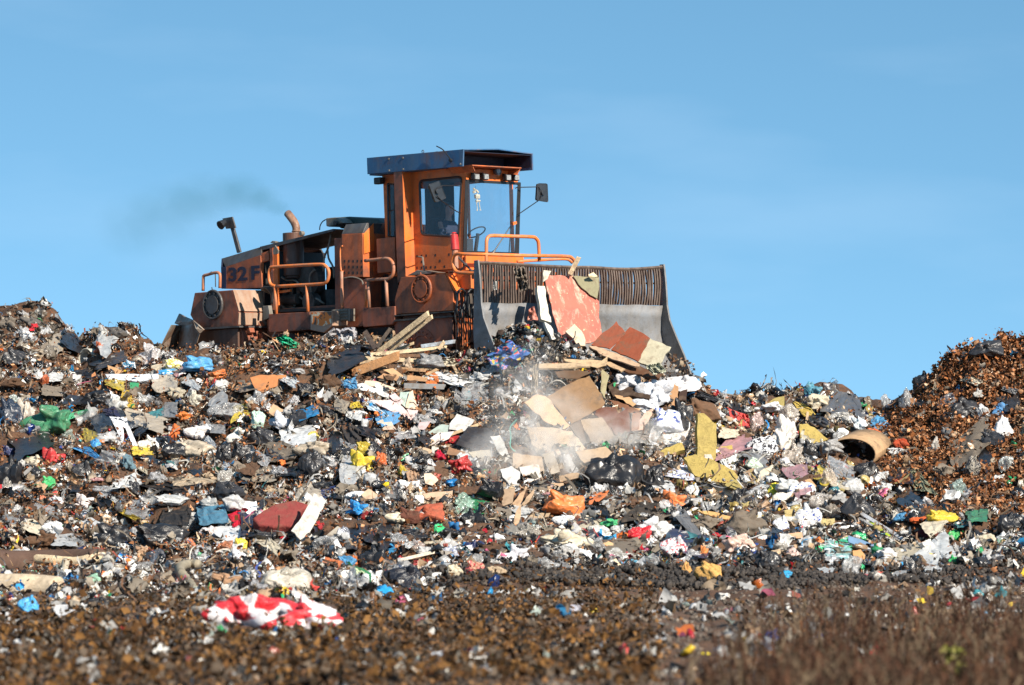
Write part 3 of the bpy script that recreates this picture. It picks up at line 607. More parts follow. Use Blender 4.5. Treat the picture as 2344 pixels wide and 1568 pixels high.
for i in range(nb):
    t = (i + .5) / nb; b_ = .05 + t * (bw - .1); jit = random.uniform(-.006, .006); lean = (.025 * math.sin(max(0, t - .6) * 6)) + random.uniform(-.01, .01)
    pts = []
    for k in range(7):
        u = k / 6; bb = b_ + lean * math.sin(u * math.pi) + jit * math.sin(u * 7 + i); aa = -.02 + .008 * math.sin(u * 5 + i * .7) + (.02 * math.sin(u * math.pi) if t > .6 else 0)
        pts.append(V(aa, bb, zm + (ztb + sag(t) - .04 - zm) * u))
    for k in range(6):
        p_, q_ = pts[k], pts[k + 1]; hw = .0165
        mb.add([p_ + V(0, -hw, 0), p_ + V(0, hw, 0), p_ + V(-.045, hw, 0), p_ + V(-.045, -hw, 0), q_ + V(0, -hw, 0), q_ + V(0, hw, 0), q_ + V(-.045, hw, 0), q_ + V(-.045, -hw, 0)],
               [(0, 1, 5, 4), (1, 2, 6, 5), (2, 3, 7, 6), (3, 0, 4, 7)])
mb.build('rake_bars', M['rake'], BL)
mb = MB(); mb.tube([V(-.035, t / 20 * bw, ztb + sag(t / 20) - .02) for t in range(21)], .038, 6, True, 0)
mb.tube([V(-.09, .1 + t / 10 * (bw - .2), zm + .45) for t in range(11)], .02, 6, True, 0); mb.build('top_rail', M['rake'], BL)
def endplate(b_, name='end_plate', mat='steel'):
    pr = [(.02, ztb + .03), (.07, ztb - .25), (.10, zm + .3), (.12, zm), (.20, zm - .3), (.42, zm - .65), (.66, zm - 1.0), (.86, zm - 1.33), (.9, zm - 1.42), (-.05, zm - 1.42), (-.13, zm - .9), (-.16, zm - .5), (-.13, zm), (-.12, ztb + .03)]
    return MB().sweep([V(a_, b_, z_) for a_, z_ in pr], V(0, .04, 0)).build(name, M[mat], BL, .006)
endplate(-.045); endplate(bw + .005)
MB().sweep([V(.50, -.1, zm - 1.36), V(.50, bw + .12, zm - 1.36), V(.78, bw + .35, zm - 1.46), V(.70, -.12, zm - 1.46)], V(0, 0, -.05)).build('cutting_edge', M['dark'], BL, .004)
for t_ in (.28, .66): MB().box((-.35, bw * t_, zm - .9), (-.14, bw * (t_ + .06), zm - .1)).build('blade_bracket', M['engine'], BL, .01)

# ---- driver, seat, things in the cab
M['seat'] = plain('dark_seat_fabric', (.02, .02, .023), .8)
sx = (rx + fx0) / 2 - .05; sy = CB + .78
mb = MB(); mb.box((sx - .28, sy - .27, zb + .35), (sx + .25, sy + .27, zb + .5)); mb.box((sx - .36, sy - .26, zb + .45), (sx - .22, sy + .26, zb + 1.15)); mb.box((sx - .1, sy - .15, zb), (sx + .1, sy + .15, zb + .36))
seat_o = sub(mb, 'seat', 'seat', .05)
mb = MB(); mb.box((fx0 - .38, CB + .1, zb), (fx0 - .1, CB + .42, zb + .62)); mb.box((fx0 - .35, CB + .15, zb + .6), (fx0 - .2, CB + .36, zb + .75)); mb.tube([V(fx0 - .45, sy, zb + .2), V(fx0 - .32, sy, zb + .75)], .04, 8, True, 0); mb.ring(V(fx0 - .36, sy, zb + .78), (-.6, 0, 1), .19, .016, 24, 6)
sub(mb, 'control_console', 'seat', .01)
PM = FR.M @ Matrix.Translation((sx, sy, zb + .5))
person = empty('person', PM, 'person in a dark jacket sitting at the controls inside the cab', 'person')
def skinned(name, joints, edges, mat, parent, levels=2, rootv=0, sm=True):
    me = bpy.data.meshes.new(name); me.from_pydata([j[0] for j in joints], edges, []); me.materials.append(mat)
    o = link(bpy.data.objects.new(name, me), parent); s_ = o.modifiers.new('skin', 'SKIN'); s_.use_smooth_shade = True
    for i, j in enumerate(joints):
        me.skin_vertices[0].data[i].radius = (j[1], j[2] if len(j) > 2 else j[1]); me.skin_vertices[0].data[i].use_root = i == rootv
    u = o.modifiers.new('sub', 'SUBSURF'); u.levels = levels; u.render_levels = levels; return o
M['skin'] = plain('skin', (.42, .22, .15), .5); M['jacket'] = plain('navy_jacket', (.018, .022, .045), .85, 0, 8, .4, .5); M['hair'] = plain('dark_hair', (.03, .018, .01), .6, 0, 60)
J = [((0, 0, .08), .15, .17), ((-.03, 0, .28), .13, .17), ((-.04, 0, .48), .13, .19), ((-.02, 0, .58), .06, .08), ((.0, 0, .66), .055), ((.02, 0, .74), .08, .075), ((.03, 0, .83), .095, .085), ((.02, 0, .90), .06, .06),
     ((-.03, .19, .50), .06), ((.06, .24, .25), .048), ((.28, .16, .24), .036), ((.36, .12, .27), .03), ((-.03, -.19, .50), .06), ((.06, -.24, .25), .048), ((.28, -.16, .24), .036), ((.36, -.12, .27), .03),
     ((.12, .1, .07), .085), ((.45, .13, .08), .06), ((.5, .13, -.32), .04), ((.62, .13, -.38), .035), ((.12, -.1, .07), .085), ((.45, -.13, .08), .06), ((.5, -.13, -.32), .04), ((.62, -.13, -.38), .035), ((.115, 0, .76), .018)]
E = [(0, 1), (1, 2), (2, 3), (3, 4), (4, 5), (5, 6), (6, 7), (2, 8), (8, 9), (9, 10), (10, 11), (2, 12), (12, 13), (13, 14), (14, 15), (0, 16), (16, 17), (17, 18), (18, 19), (0, 20), (20, 21), (21, 22), (22, 23), (5, 24)]
skinned('body', J, E, M['skin'], person)
J2 = [((0, 0, .08), .17, .2), ((-.03, 0, .28), .155, .19), ((-.04, 0, .48), .15, .205), ((-.02, 0, .57), .085, .09), ((-.03, .2, .50), .078), ((.06, .25, .25), .062), ((.26, .17, .24), .048), ((-.03, -.2, .50), .078), ((.06, -.25, .25), .062), ((.26, -.17, .24), .048)]
skinned('jacket', J2, [(0, 1), (1, 2), (2, 3), (2, 4), (4, 5), (5, 6), (2, 7), (7, 8), (8, 9)], M['jacket'], person)
skinned('trousers', [((0, 0, .06), .16, .19), ((.12, .1, .07), .1), ((.45, .13, .08), .075), ((.5, .13, -.3), .055), ((.12, -.1, .07), .1), ((.45, -.13, .08), .075), ((.5, -.13, -.3), .055)], [(0, 1), (1, 2), (2, 3), (0, 4), (4, 5), (5, 6)], M['seat'], person)
skinned('hair', [((-.035, 0, .80), .07, .085), ((-.01, 0, .88), .085, .085), ((.04, 0, .92), .055, .06)], [(0, 1), (1, 2)], M['hair'], person)
# hanging skeleton charm behind the screen
ox = fx0 + (fx1 - fx0) * .75 - .1
def sk(x, y): return FR.a(c2(x, y), ox)
cr0 = sk(1125, 415); om = FR.M @ Matrix.Translation(cr0)
orn = empty('skeleton_charm', om, 'small cardboard skeleton charm hanging inside the top left of the windscreen', 'ornament')
M['bone'] = plain('faded_card', (.55, .45, .32), .8); mb = MB()
def q3(*pp): return [sk(*p) - cr0 for p in pp]
for path, r_ in ((((1125, 415), (1115, 440)), .004), (((1105, 435), (1130, 450), (1150, 470)), .02), (((1110, 455), (1115, 475)), .035), (((1120, 500), (1158, 500)), .03), (((1122, 515), (1158, 515)), .028), (((1138, 480), (1142, 560)), .014), (((1128, 545), (1165, 545)), .02), (((1132, 550), (1138, 590), (1142, 628)), .008), (((1158, 550), (1162, 590), (1168, 625)), .008), (((1132, 628), (1145, 632)), .008), (((1158, 628), (1175, 628)), .008)):
    mb.tube(q3(*path), r_, 6, True, 0)
mb.build('skeleton_figure', M['bone'], orn)
# ================================================================== the ground and the slope of waste
KX = [-400, 0, 60, 110, 160, 190, 225, 262, 300, 330, 380, 450, 560, 660, 740, 830, 900, 1000, 1090, 1200, 1300, 1400, 1500, 1560, 1620, 1700, 1800, 1850, 1900, 1950, 2000, 2045, 2098, 2140, 2165, 2210, 2222, 2256, 2344, 2750]
KY = [760, 724, 708, 718, 752, 785, 764, 758, 770, 792, 806, 815, 806, 790, 778, 772, 790, 805, 815, 800, 802, 826, 856, 882, 899, 912, 908, 892, 886, 905, 926, 926, 896, 868, 848, 824, 808, 798, 788, 760]
KD = [85, 85, 85, 85, 84.5, 84, 83.5, 83.5, 83.5, 83, 82.5, 81, 80, 79.5, 78.8, 78, 77.4, 76.6, 75.9, 75.4, 75.4, 75.6, 76, 76.3, 77, 78, 78.5, 78.5, 78.5, 78.5, 78, 77.5, 77, 76.7, 76.4, 76.2, 76.1, 76, 76, 76]
TOEY = 1296.0
def crest(x): return np.interp(x, KX, KY), np.interp(x, KX, KD)
def depth(x, y):                              # smooth ground: distance at a picture point below the crest
    x = np.asarray(x, float); y = np.asarray(y, float); yc, dc = crest(x)
    p = 1 + .9 * np.exp(-((x - 1330) / 330) ** 2) + .5 * np.exp(-((x - 2300) / 260) ** 2)
    s = np.clip((y - yc) / (TOEY - yc), 0, 1); d = dc + (60.5 - dc) * s ** p
    f = np.interp(y, [TOEY, 1340, 1400, 1470, 1568, 1700, 2400, 4000], [60.5, 54, 45, 36, 28, 22, 10.5, 4.0])
    return np.where(y > TOEY, f, d)
def world(x, y, Y):
    u, v = (np.asarray(x, float) - W0 / 2) / F, -(np.asarray(y, float) - H0 / 2) / F
    dy = _cp - v * _sp; dz = _sp + v * _cp; return np.stack([u / dy * Y, np.asarray(Y, float) + 0 * u, CZ + dz / dy * Y], -1)
def lump(P):                                  # height noise in metres
    q = P * np.array([1, 1, 0.0]) ; far = np.clip((P[..., 1] - 40) / 25, .42, 1)
    return far * ((fbm(q * .55 + 5, 2) - .5) * .62 + (ridge(q * 1.5 + 9, 3) - .62) * .42)
def ground(x, y):
    P = world(x, y, depth(x, y)); P[..., 2] += lump(P); return P
xs = np.concatenate([np.arange(-4020, -420, 60), np.arange(-420, -60, 14), np.arange(-60, 2404, 7), np.arange(2404, 2764, 14), np.arange(2764, 6400, 60)]).astype(float)
yy = np.concatenate([np.linspace(0, 1, 100), ]); rows = []
yc, dc = crest(xs)
for off, dz in ((300, None), (60, None), (25, None), (12, -.9), (7, -.6), (4, -.35), (2.2, -.2), (1.1, -.12), (.4, -.03)):
    P = world(xs, yc, dc); base = 3.45
    zz = base if dz is None else None
    t = {12: .95, 7: .75, 4: .45, 2.2: .2, 1.1: .08, .4: .0}.get(off, 1.0)
    k = (P[:, 1] + off) / P[:, 1]; Q = P.copy(); Q[:, 0] *= k; Q[:, 1] += off; hz_ = np.minimum(P[:, 2], 3.45)
    Q[:, 2] = P[:, 2] * (1 - t) + t * (np.minimum(3.42, P[:, 2] - .25) if off < 30 else (1.6 if off < 100 else -30.0)); Q[:, 2] += lump(Q) * (1 if off < 20 else 1.0); rows.append(Q)
for s in np.linspace(0, 1, 110): rows.append(ground(xs, yc + (TOEY - yc) * s))
for y in list(np.arange(1300, 1600, 4)) + list(np.arange(1600, 2400, 30)) + [2600, 3000, 3600]: rows.append(ground(xs, np.full_like(xs, y)))
A = np.stack(rows); nr, nc = A.shape[:2]
me = bpy.data.meshes.new('waste_ground'); idx = np.arange(nr * nc).reshape(nr, nc)
fa = np.stack([idx[:-1, :-1], idx[1:, :-1], idx[1:, 1:], idx[:-1, 1:]], -1).reshape(-1, 4)
def fastmesh(name, verts, faces, mats, cols=None, smooth=False, sizes=None, attrs=None):
    me = bpy.data.meshes.new(name); me.vertices.add(len(verts)); me.vertices.foreach_set('co', verts.astype(np.float32).ravel())
    k = faces.shape[1]; me.loops.add(faces.size); me.loops.foreach_set('vertex_index', faces.astype(np.int32).ravel())
    me.polygons.add(len(faces)); me.polygons.foreach_set('loop_start', (np.arange(len(faces)) * k).astype(np.int32))
    if smooth: me.polygons.foreach_set('use_smooth', np.ones(len(faces), bool))
    me.update(calc_edges=True)
    if cols is not None:
        a = me.color_attributes.new('Col', 'FLOAT_COLOR', 'POINT'); c = np.ones((len(verts), 4), np.float32); c[:, :cols.shape[1]] = cols; a.data.foreach_set('color', c.ravel())
    me.materials.append(mats); return me
m, n, l, p = newmat('waste_soil'); M['soil'] = m
a1 = noise_node(n, l, .35, 6, .6); a2 = noise_node(n, l, 5, 9, .7); a3 = noise_node(n, l, 1.7, 6, .7)
col = mix_node(n, l, rng_node(n, l, a1, .4, .6), (.06, .028, .013), (.085, .055, .036)); col = mix_node(n, l, rng_node(n, l, a2, .4, .62), col, (.14, .065, .03)); col = mix_node(n, l, rng_node(n, l, a3, .55, .68), col, (.018, .015, .013))
l.new(col, p.inputs['Base Color']); p.inputs['Roughness'].default_value = .95; bump(n, l, p, a2, 1, .08)
gm = fastmesh('waste_ground', A.reshape(-1, 3), fa, M['soil'], None, True)
go = link(bpy.data.objects.new('waste_ground', gm)); tag(go, kind='structure')

# far-off ridge of levelled waste behind the right side, and a broad plain under everything
mb = MB(); pm = fastmesh('plain', np.array([[-6000, 300, -30.2], [6000, 300, -30.2], [6000, 7000, -30.2], [-6000, 7000, -30.2], [-300, -120, 1.0], [300, -120, 1.0], [300, 20, 1.0], [-300, 20, 1.0]], float), np.array([[0, 1, 2, 3], [4, 5, 6, 7]]), M['soil'])
po = link(bpy.data.objects.new('ground', pm)); tag(po, kind='structure')
# what a sight line meets first on the lumpy slope
def vis(x, y):
    yc_, _ = crest(x); ys = np.linspace(1420, float(yc_) - 2, 320); P = ground(np.full_like(ys, x), ys); r = (P[:, 2] - CZ) / P[:, 1]; v = (r * _cp - _sp) / (_cp + r * _sp); yp = H0 / 2 - v * F
    if y > 1400: return float(depth(x, y))
    h = np.where(yp <= y + .5)[0]; return float(P[h[0], 1]) if len(h) else float(P[-1, 1])
OCC = np.zeros((400, 600), bool)              # picture cells (4 units) taken by single things
def mark_poly(pts):
    pts = np.array(pts) / 4.0; x0_, y0_ = np.floor(pts.min(0)).astype(int); x1_, y1_ = np.ceil(pts.max(0)).astype(int); x0_, y0_ = max(x0_, 0), max(y0_, 0); x1_, y1_ = min(x1_, 599), min(y1_, 399)
    if x1_ <= x0_ or y1_ <= y0_: return
    X, Y_ = np.meshgrid(np.arange(x0_, x1_) + .5, np.arange(y0_, y1_) + .5); ins = np.zeros(X.shape, bool); j = len(pts) - 1
    for i in range(len(pts)):
        xi, yi = pts[i]; xj, yj = pts[j]; c_ = ((yi > Y_) != (yj > Y_)) & (X < (xj - xi) * (Y_ - yi) / (yj - yi + 1e-9) + xi); ins ^= c_; j = i
    OCC[y0_:y1_, x0_:x1_] |= ins
def mark_ell(cx_, cy_, rx_, ry_): mark_poly([(cx_ + rx_ * math.cos(t), cy_ + ry_ * math.sin(t)) for t in np.linspace(0, 6.283, 16)])
def free(x, y, dy=0, keep=.18):
    i = np.clip(((y - dy) / 4).astype(int), 0, 399); j = np.clip((x / 4).astype(int), 0, 599); i2 = np.clip((y / 4).astype(int), 0, 399); occ = (OCC[i, j] | OCC[i2, j]) & (x > 0) & (x < 2344); return ~occ | (RNG.random(len(x)) < keep)

# ------------------------------------------------------------------ loose litter: shapes
def T_sheet(k, amp, seed):                    # small crumpled film / paper
    r = np.random.default_rng(seed); g = np.linspace(-.5, .5, k); X, Y = np.meshgrid(g, g, indexing='ij'); a = r.random() * 6.3
    P = np.stack([X, Y, 0 * X], -1).reshape(-1, 3); off = r.random(3) * 50
    P[:, 2] = (ridge(P * 2.1 + off, 2) - .6) * amp * 1.6 + .25 * amp * np.sin(P[:, 0] * 5 + a)
    P[:, :2] *= 1 - .35 * (vnoise(P * 3 + off + 9)[:, None]); P[:, :2] += (r.random((k * k, 2)) - .5) * .22
    i = np.arange(k * k).reshape(k, k); f = np.stack([i[:-1, :-1], i[1:, :-1], i[1:, 1:], i[:-1, 1:]], -1).reshape(-1, 4)
    return P, f
def T_ball(seed, amp=.55, flat=.7, cubes=3):  # little crumpled lump from a sub-divided cube
    r = np.random.default_rng(seed); v = {}; P = []; F_ = []
    g = np.linspace(-1, 1, cubes + 1)
    def key(p):
        kk = tuple(np.round(p, 4))
        if kk not in v: v[kk] = len(P); P.append(p)
        return v[kk]
    for ax in range(3):
        for sgn in (-1, 1):
            for i in range(cubes):
                for j in range(cubes):
                    q = []
                    for (a, b) in ((i, j), (i + 1, j), (i + 1, j + 1), (i, j + 1)):
                        p = np.zeros(3); p[ax] = sgn; p[(ax + 1) % 3] = g[a]; p[(ax + 2) % 3] = g[b]; q.append(key(p))
                    F_.append(q if sgn > 0 else q[::-1])
    P = np.array(P); P /= np.linalg.norm(P, axis=1)[:, None]; o = r.random(3) * 60
    P *= (1 - amp * .5 + amp * (ridge(P * 1.3 + o, 2) - .3))[:, None]; P *= np.array([1, .75 + .3 * r.random(), flat]); return P * .5, np.array(F_)
def T_strip(seed, n=7, wd=.08):
    r = np.random.default_rng(seed); t = np.linspace(-.5, .5, n); c = np.stack([t, .18 * np.sin(t * (4 + 5 * r.random()) + r.random() * 6), .14 * np.sin(t * (5 + 4 * r.random()) + r.random() * 6)], -1)
    s = np.stack([.1 * r.standard_normal(n), np.ones(n), .6 * r.standard_normal(n)], -1) * wd; P = np.concatenate([c - s, c + s]); i = np.arange(n - 1)
    return P, np.stack([i, i + 1, i + 1 + n, i + n], -1)
def T_leaf(seed):
    r = np.random.default_rng(seed); P = np.array([[-.5, 0, 0], [-.1, -.3, .0], [.5, 0, 0], [.05, .32, 0], [0, 0, -.14]], float); P += (r.random((5, 3)) - .5) * .28
    return P, np.array([[0, 1, 4, 4], [1, 2, 4, 4], [2, 3, 4, 4], [3, 0, 4, 4]])[:, :3].copy()
def T_clod(seed): return T_ball(seed, 1.5, .7, 3)
def rotmats(N, tilt=1.0, r=RNG):
    q = r.standard_normal((N, 4)); q[:, 1:3] *= tilt; q /= np.linalg.norm(q, axis=1)[:, None]; w_, x, y, z = q.T
    return np.stack([1 - 2 * (y * y + z * z), 2 * (x * y - z * w_), 2 * (x * z + y * w_), 2 * (x * y + z * w_), 1 - 2 * (x * x + z * z), 2 * (y * z - x * w_), 2 * (x * z - y * w_), 2 * (y * z + x * w_), 1 - 2 * (x * x + y * y)], -1).reshape(N, 3, 3)
def scatter(name, temps, pos, size, cols, mat, kind='stuff', label=None, cat=None, tilt=1.0, aniso=.5, smooth=False):
    size = np.minimum(size, np.median(size) * 2.0); N = len(pos); ch = RNG.integers(0, len(temps), N); VV, FF, CC = [], [], []; base = 0
    for k, (tp, tf) in enumerate(temps):
        ii = np.where(ch == k)[0]
        if not len(ii): continue
        Rm = rotmats(len(ii), tilt); sc_ = size[ii][:, None] * (1 - aniso / 2 + aniso * RNG.random((len(ii), 3)))
        vp = np.einsum('nij,nvj->nvi', Rm, tp[None] * sc_[:, None, :]) + pos[ii][:, None, :]
        nv = len(tp); FF.append((tf[None] + (np.arange(len(ii)) * nv)[:, None, None] + base).reshape(-1, tf.shape[1])); VV.append(vp.reshape(-1, 3)); CC.append(np.repeat(cols[ii], nv, 0)); base += nv * len(ii)
    me = fastmesh(name, np.concatenate(VV), np.concatenate(FF), mat, np.concatenate(CC), smooth); o = link(bpy.data.objects.new(name, me)); tag(o, label, cat, None, kind); return o
def vcmat(name, rough, trans=0, spec=.5, sheen=None, var=True):
    m, n, l, p = newmat(name); a = n.new('ShaderNodeAttribute'); a.attribute_name = 'Col'
    x = noise_node(n, l, 22, 4, .7); y = noise_node(n, l, 7, 4, .7)
    c = mix_node(n, l, 1.0, a.outputs['Color'], mix_node(n, l, rng_node(n, l, x, .3, .7), (.75, .75, .75), (1.12, 1.12, 1.12)), 'MULTIPLY')
    c = mix_node(n, l, rng_node(n, l, y, .56, .72, 0, .55), c, (.10, .07, .045))
    l.new(c, p.inputs['Base Color']); p.inputs['Roughness'].default_value = rough; p.inputs['Specular IOR Level'].default_value = spec
    bump(n, l, p, x, .5, .02)
    if trans:
        n2 = n.new('ShaderNodeBsdfTransparent'); mx = n.new('ShaderNodeMixShader'); mx.inputs[0].default_value = trans; l.new(p.outputs[0], mx.inputs[1]); l.new(n2.outputs[0], mx.inputs[2]); l.new(mx.outputs[0], n['Material Output'].inputs[0])
    return m
M['v_matte'] = vcmat('litter_paper', .8); M['v_gloss'] = vcmat('litter_plastic', .22, 0, .6); M['v_clear'] = vcmat('litter_clear_film', .15, .45, .8); M['v_leaf'] = vcmat('dry_leaf', .9, 0, .12)

# ---- colours by place
PAL = {'white': [(.72, .71, .68), (.60, .58, .54), (.78, .77, .76), (.66, .63, .56), (.50, .50, .50)], 'grey': [(.33, .33, .33), (.22, .21, .20), (.42, .41, .40), (.28, .26, .23)],
       'taupe': [(.20, .165, .125), (.26, .22, .17), (.15, .12, .09), (.32, .27, .21)], 'tan': [(.46, .31, .19), (.38, .25, .15), (.52, .39, .26), (.30, .19, .11)],
       'brown': [(.11, .05, .022), (.15, .07, .03), (.08, .038, .018), (.19, .095, .045)], 'black': [(.013, .013, .014), (.022, .022, .024), (.035, .033, .033)],
       'mustard': [(.36, .27, .09), (.42, .33, .13)], 'acc': [(.02, .20, .50), (.03, .30, .62), (.55, .02, .03), (.62, .06, .05), (.03, .38, .14), (.75, .50, .03), (.70, .17, .03), (.06, .26, .30), (.55, .12, .22), (.02, .05, .22), (.35, .42, .38), (.50, .12, .08)]}
KEYS = ['white', 'grey', 'taupe', 'tan', 'brown', 'black', 'mustard', 'acc']
def zone(x, y):
    b = np.array([.10, .08, .18, .08, .38, .14, .0, .05])[None].repeat(len(x), 0)
    def put(mask, wts): w_ = np.array(wts); b[:] = b * (1 - mask[:, None]) + w_[None] * mask[:, None]
    g = lambda cx_, cy_, rx_, ry_: np.exp(-(((x - cx_) / rx_) ** 2 + ((y - cy_) / ry_) ** 2))
    put(np.clip(g(740, 1030, 190, 150), 0, 1), [.14, .14, .40, .05, .08, .16, 0, .02])
    put(np.clip(g(480, 900, 190, 70) * 1.1, 0, 1), [.05, .05, .08, .09, .62, .08, 0, .03])
    put(np.clip(g(60, 760, 170, 60) * 1.2, 0, 1), [.05, .12, .50, .03, .16, .12, 0, .02])
    put(np.clip(g(1820, 1090, 290, 150) * 1.15, 0, 1), [.33, .10, .11, .17, .09, .09, .07, .04])
    put(np.clip(g(1700, 940, 150, 50), 0, 1), [.30, .15, .12, .1, .08, .14, .04, .07])
    put(np.clip(g(860, 1150, 160, 60), 0, 1), [.26, .17, .28, .10, .07, .09, 0, .03])
    put(np.clip(g(960, 960, 140, 70), 0, 1), [.22, .12, .14, .18, .20, .11, 0, .03])
    put(np.clip(g(1200, 900, 120, 200), 0, 1), [.12, .18, .22, .08, .10, .26, 0, .03])
    put(np.clip(g(1350, 1080, 220, 110), 0, 1), [.10, .16, .20, .14, .16, .20, 0, .04])
    put(np.clip((y - 1180) / 60, 0, 1) * .75, [.22, .15, .18, .09, .14, .14, .0, .08])
    rm = np.clip((x - (2050 - (y - 900) * .55 * (y < 1040) - 77 * (y >= 1040) + (y - 1040) * .6 * (y > 1040))) / 60, 0, 1) * np.clip((1210 - y) / 80, 0, 1); put(rm * .93, [.02, .02, .03, .10, .78, .05, 0, .015])
    return b / b.sum(1)[:, None]
def colour(x, y, wts=None):
    b = zone(x, y) if wts is None else np.array(wts)[None].repeat(len(x), 0); cum = np.cumsum(b, 1); q_ = np.stack([x / 26, y / 13, 0 * x], -1); u_ = (fbm(q_, 2) * 7) % 1; iid = RNG.random(len(x)) < .45; u_ = np.where(iid, RNG.random(len(x)), u_); sh_ = np.clip(.55 + .9 * vnoise(q_ * .7 + 50), .5, 1.25); k = (u_[:, None] > cum).sum(1).clip(0, 7); out = np.zeros((len(x), 3))
    for i, key in enumerate(KEYS):
        ii = np.where(k == i)[0]; pal = np.array(PAL[key]); out[ii] = pal[np.where(iid[ii], RNG.integers(0, len(pal), len(ii)), (vnoise(q_[ii] * .8 + 9) * len(pal) * 1.7).astype(int) % len(pal))]
    return out * (.5 + .55 * RNG.random((len(x), 1))) * sh_[:, None], k
def field(N, x0=-160, x1=2500, y1=1300, lift=.05, pw=1.0, px=7):
    x = RNG.uniform(x0, x1, N); yc_, _ = crest(x); y1 = np.interp(x, [0, 880, 1050, 2344], [1390, 1385, 1312, 1310]) + (fbm(np.stack([x / 70, 0 * x, 0 * x], -1), 3) - .5) * np.interp(x, [900, 1050], [110, 30]) if y1 is None else y1; y = yc_ + (y1 - yc_) * RNG.random(N) ** pw; f_ = free(x, y, px); x, y = x[f_], y[f_]; N = len(x); P = ground(x, y); P[:, 2] += RNG.normal(lift, .04, N); return x, y, P
def onehot_scatter(N, sizes, tag_, lift=.05, y1=None):
    x, y, P = field(N, lift=lift, y1=y1, px=sizes * 60); cols, k = colour(x, y); size = np.exp(RNG.normal(math.log(sizes), .45, len(x))); return x, y, P, cols, k, size
sheets = [T_sheet(4, .5, s) for s in range(14)]; balls = [T_ball(s, 1.15, .55, 4) for s in range(14)]; strips = [T_strip(s) for s in range(8)]; leaves = [T_leaf(s) for s in range(12)]; clods = [T_clod(s) for s in range(8)]
# ================================================================== single pieces of waste, each a thing
def objcol(name, rough, spec=.5, dirt=.35, crease=.6, cscale=9, trans=0, pattern=None, coat=0, sheen=0):
    m, n, l, p = newmat(name); oi = n.new('ShaderNodeObjectInfo'); x = noise_node(n, l, cscale, 6, .65, coord='Object', dist=.8); y = noise_node(n, l, 4.6, 7, .72)
    c = mix_node(n, l, 1.0, oi.outputs['Color'], mix_node(n, l, rng_node(n, l, x, .3, .7), (.8, .8, .8), (1.1, 1.1, 1.1)), 'MULTIPLY')
    if pattern: 
        z = noise_node(n, l, pattern[0], 2, .4, dist=1.5); c = mix_node(n, l, rng_node(n, l, z, pattern[2], pattern[2] + .02), c, pattern[1])
    c = mix_node(n, l, rng_node(n, l, y, .49, .66, 0, dirt), c, (.13, .09, .06))
    l.new(c, p.inputs['Base Color']); p.inputs['Roughness'].default_value = rough; p.inputs['Specular IOR Level'].default_value = spec
    v = n.new('ShaderNodeTexVoronoi'); v.feature = 'DISTANCE_TO_EDGE'; v.inputs['Scale'].default_value = cscale * .6; t = n.new('ShaderNodeTexCoord'); dm = mix_node(n, l, .35, t.outputs['Object'], x); l.new(dm, v.inputs['Vector'])
    b1 = n.new('ShaderNodeBump'); b1.inputs['Strength'].default_value = crease; b1.inputs['Distance'].default_value = .05; l.new(v.outputs['Distance'], b1.inputs['Height'])
    b2 = n.new('ShaderNodeBump'); b2.inputs['Strength'].default_value = crease * .8; b2.inputs['Distance'].default_value = .03; l.new(x, b2.inputs['Height']); l.new(b1.outputs[0], b2.inputs['Normal']); l.new(b2.outputs[0], p.inputs['Normal'])
    if trans:
        n2 = n.new('ShaderNodeBsdfTransparent'); mx = n.new('ShaderNodeMixShader'); l.new(rng_node(n, l, x, .35, .6, trans + .2, trans - .15), mx.inputs[0]); l.new(p.outputs[0], mx.inputs[1]); l.new(n2.outputs[0], mx.inputs[2]); l.new(mx.outputs[0], n['Material Output'].inputs[0])
    return m
M['bag'] = objcol('bin_liner', .30, .45, .18, .38, 5); M['film'] = objcol('plastic_bag', .36, .45, .5, .45, 7); M['clear'] = objcol('clear_bag', .14, .8, .2, .8, 8, .4)
M['cloth'] = objcol('cloth', .9, .2, .5, .35, 12); M['board'] = objcol('board', .8, .25, .75, .2, 5); M['wood'] = objcol('timber', .75, .3, .65, .4, 14); M['foam'] = objcol('foam', .95, .1, .3, .5, 16)
M['printblue'] = objcol('blue_printed_sack', .35, .5, .2, .6, 8, 0, (6, (.03, .07, .35), .60)); M['redwhite'] = objcol('red_white_bag', .3, .5, .1, .5, 7, 0, (1.6, (.70, .66, .66), .49)); M['printyel'] = objcol('yellow_printed_bag', .35, .5, .1, .6, 8, 0, (5, (.02, .25, .08), .60))
M['printblk'] = objcol('black_striped_sack', .5, .4, .1, .6, 8, 0, (6, (.02, .02, .03), .53)); M['printcol'] = objcol('mottled_bag', .3, .5, .1, .6, 8, 0, (6, (.45, .03, .05), .56)); M['printaqua'] = objcol('blue_white_bag', .3, .5, .1, .6, 8, 0, (4, (.78, .80, .82), .54)); M['clearwarm'] = objcol('warm_clear_bag', .12, .9, .1, .8, 6, .22)
m, n, l, p = newmat('floral_cloth'); v = n.new('ShaderNodeTexVoronoi'); v.inputs['Scale'].default_value = 11; t = n.new('ShaderNodeTexCoord'); l.new(t.outputs['Object'], v.inputs['Vector'])
sep = n.new('ShaderNodeSeparateColor'); l.new(v.outputs['Color'], sep.inputs[0]); cr2 = n.new('ShaderNodeValToRGB'); cr2.color_ramp.interpolation = 'CONSTANT'; l.new(sep.outputs[0], cr2.inputs[0])
e = cr2.color_ramp.elements; e[0].color = (.03, .10, .28, 1); e[1].position = .45; e[1].color = (.05, .22, .20, 1)
for q_, c_ in ((.6, (.45, .10, .08, 1)), (.72, (.50, .33, .06, 1)), (.84, (.10, .12, .40, 1)), (.93, (.45, .2, .25, 1))): e.new(q_).color = c_
nzz = noise_node(n, l, 14, 3, .5); l.new(mix_node(n, l, rng_node(n, l, nzz, .5, .56), cr2.outputs[0], (.03, .09, .24)), p.inputs['Base Color']); p.inputs['Roughness'].default_value = .7; M['floral'] = m
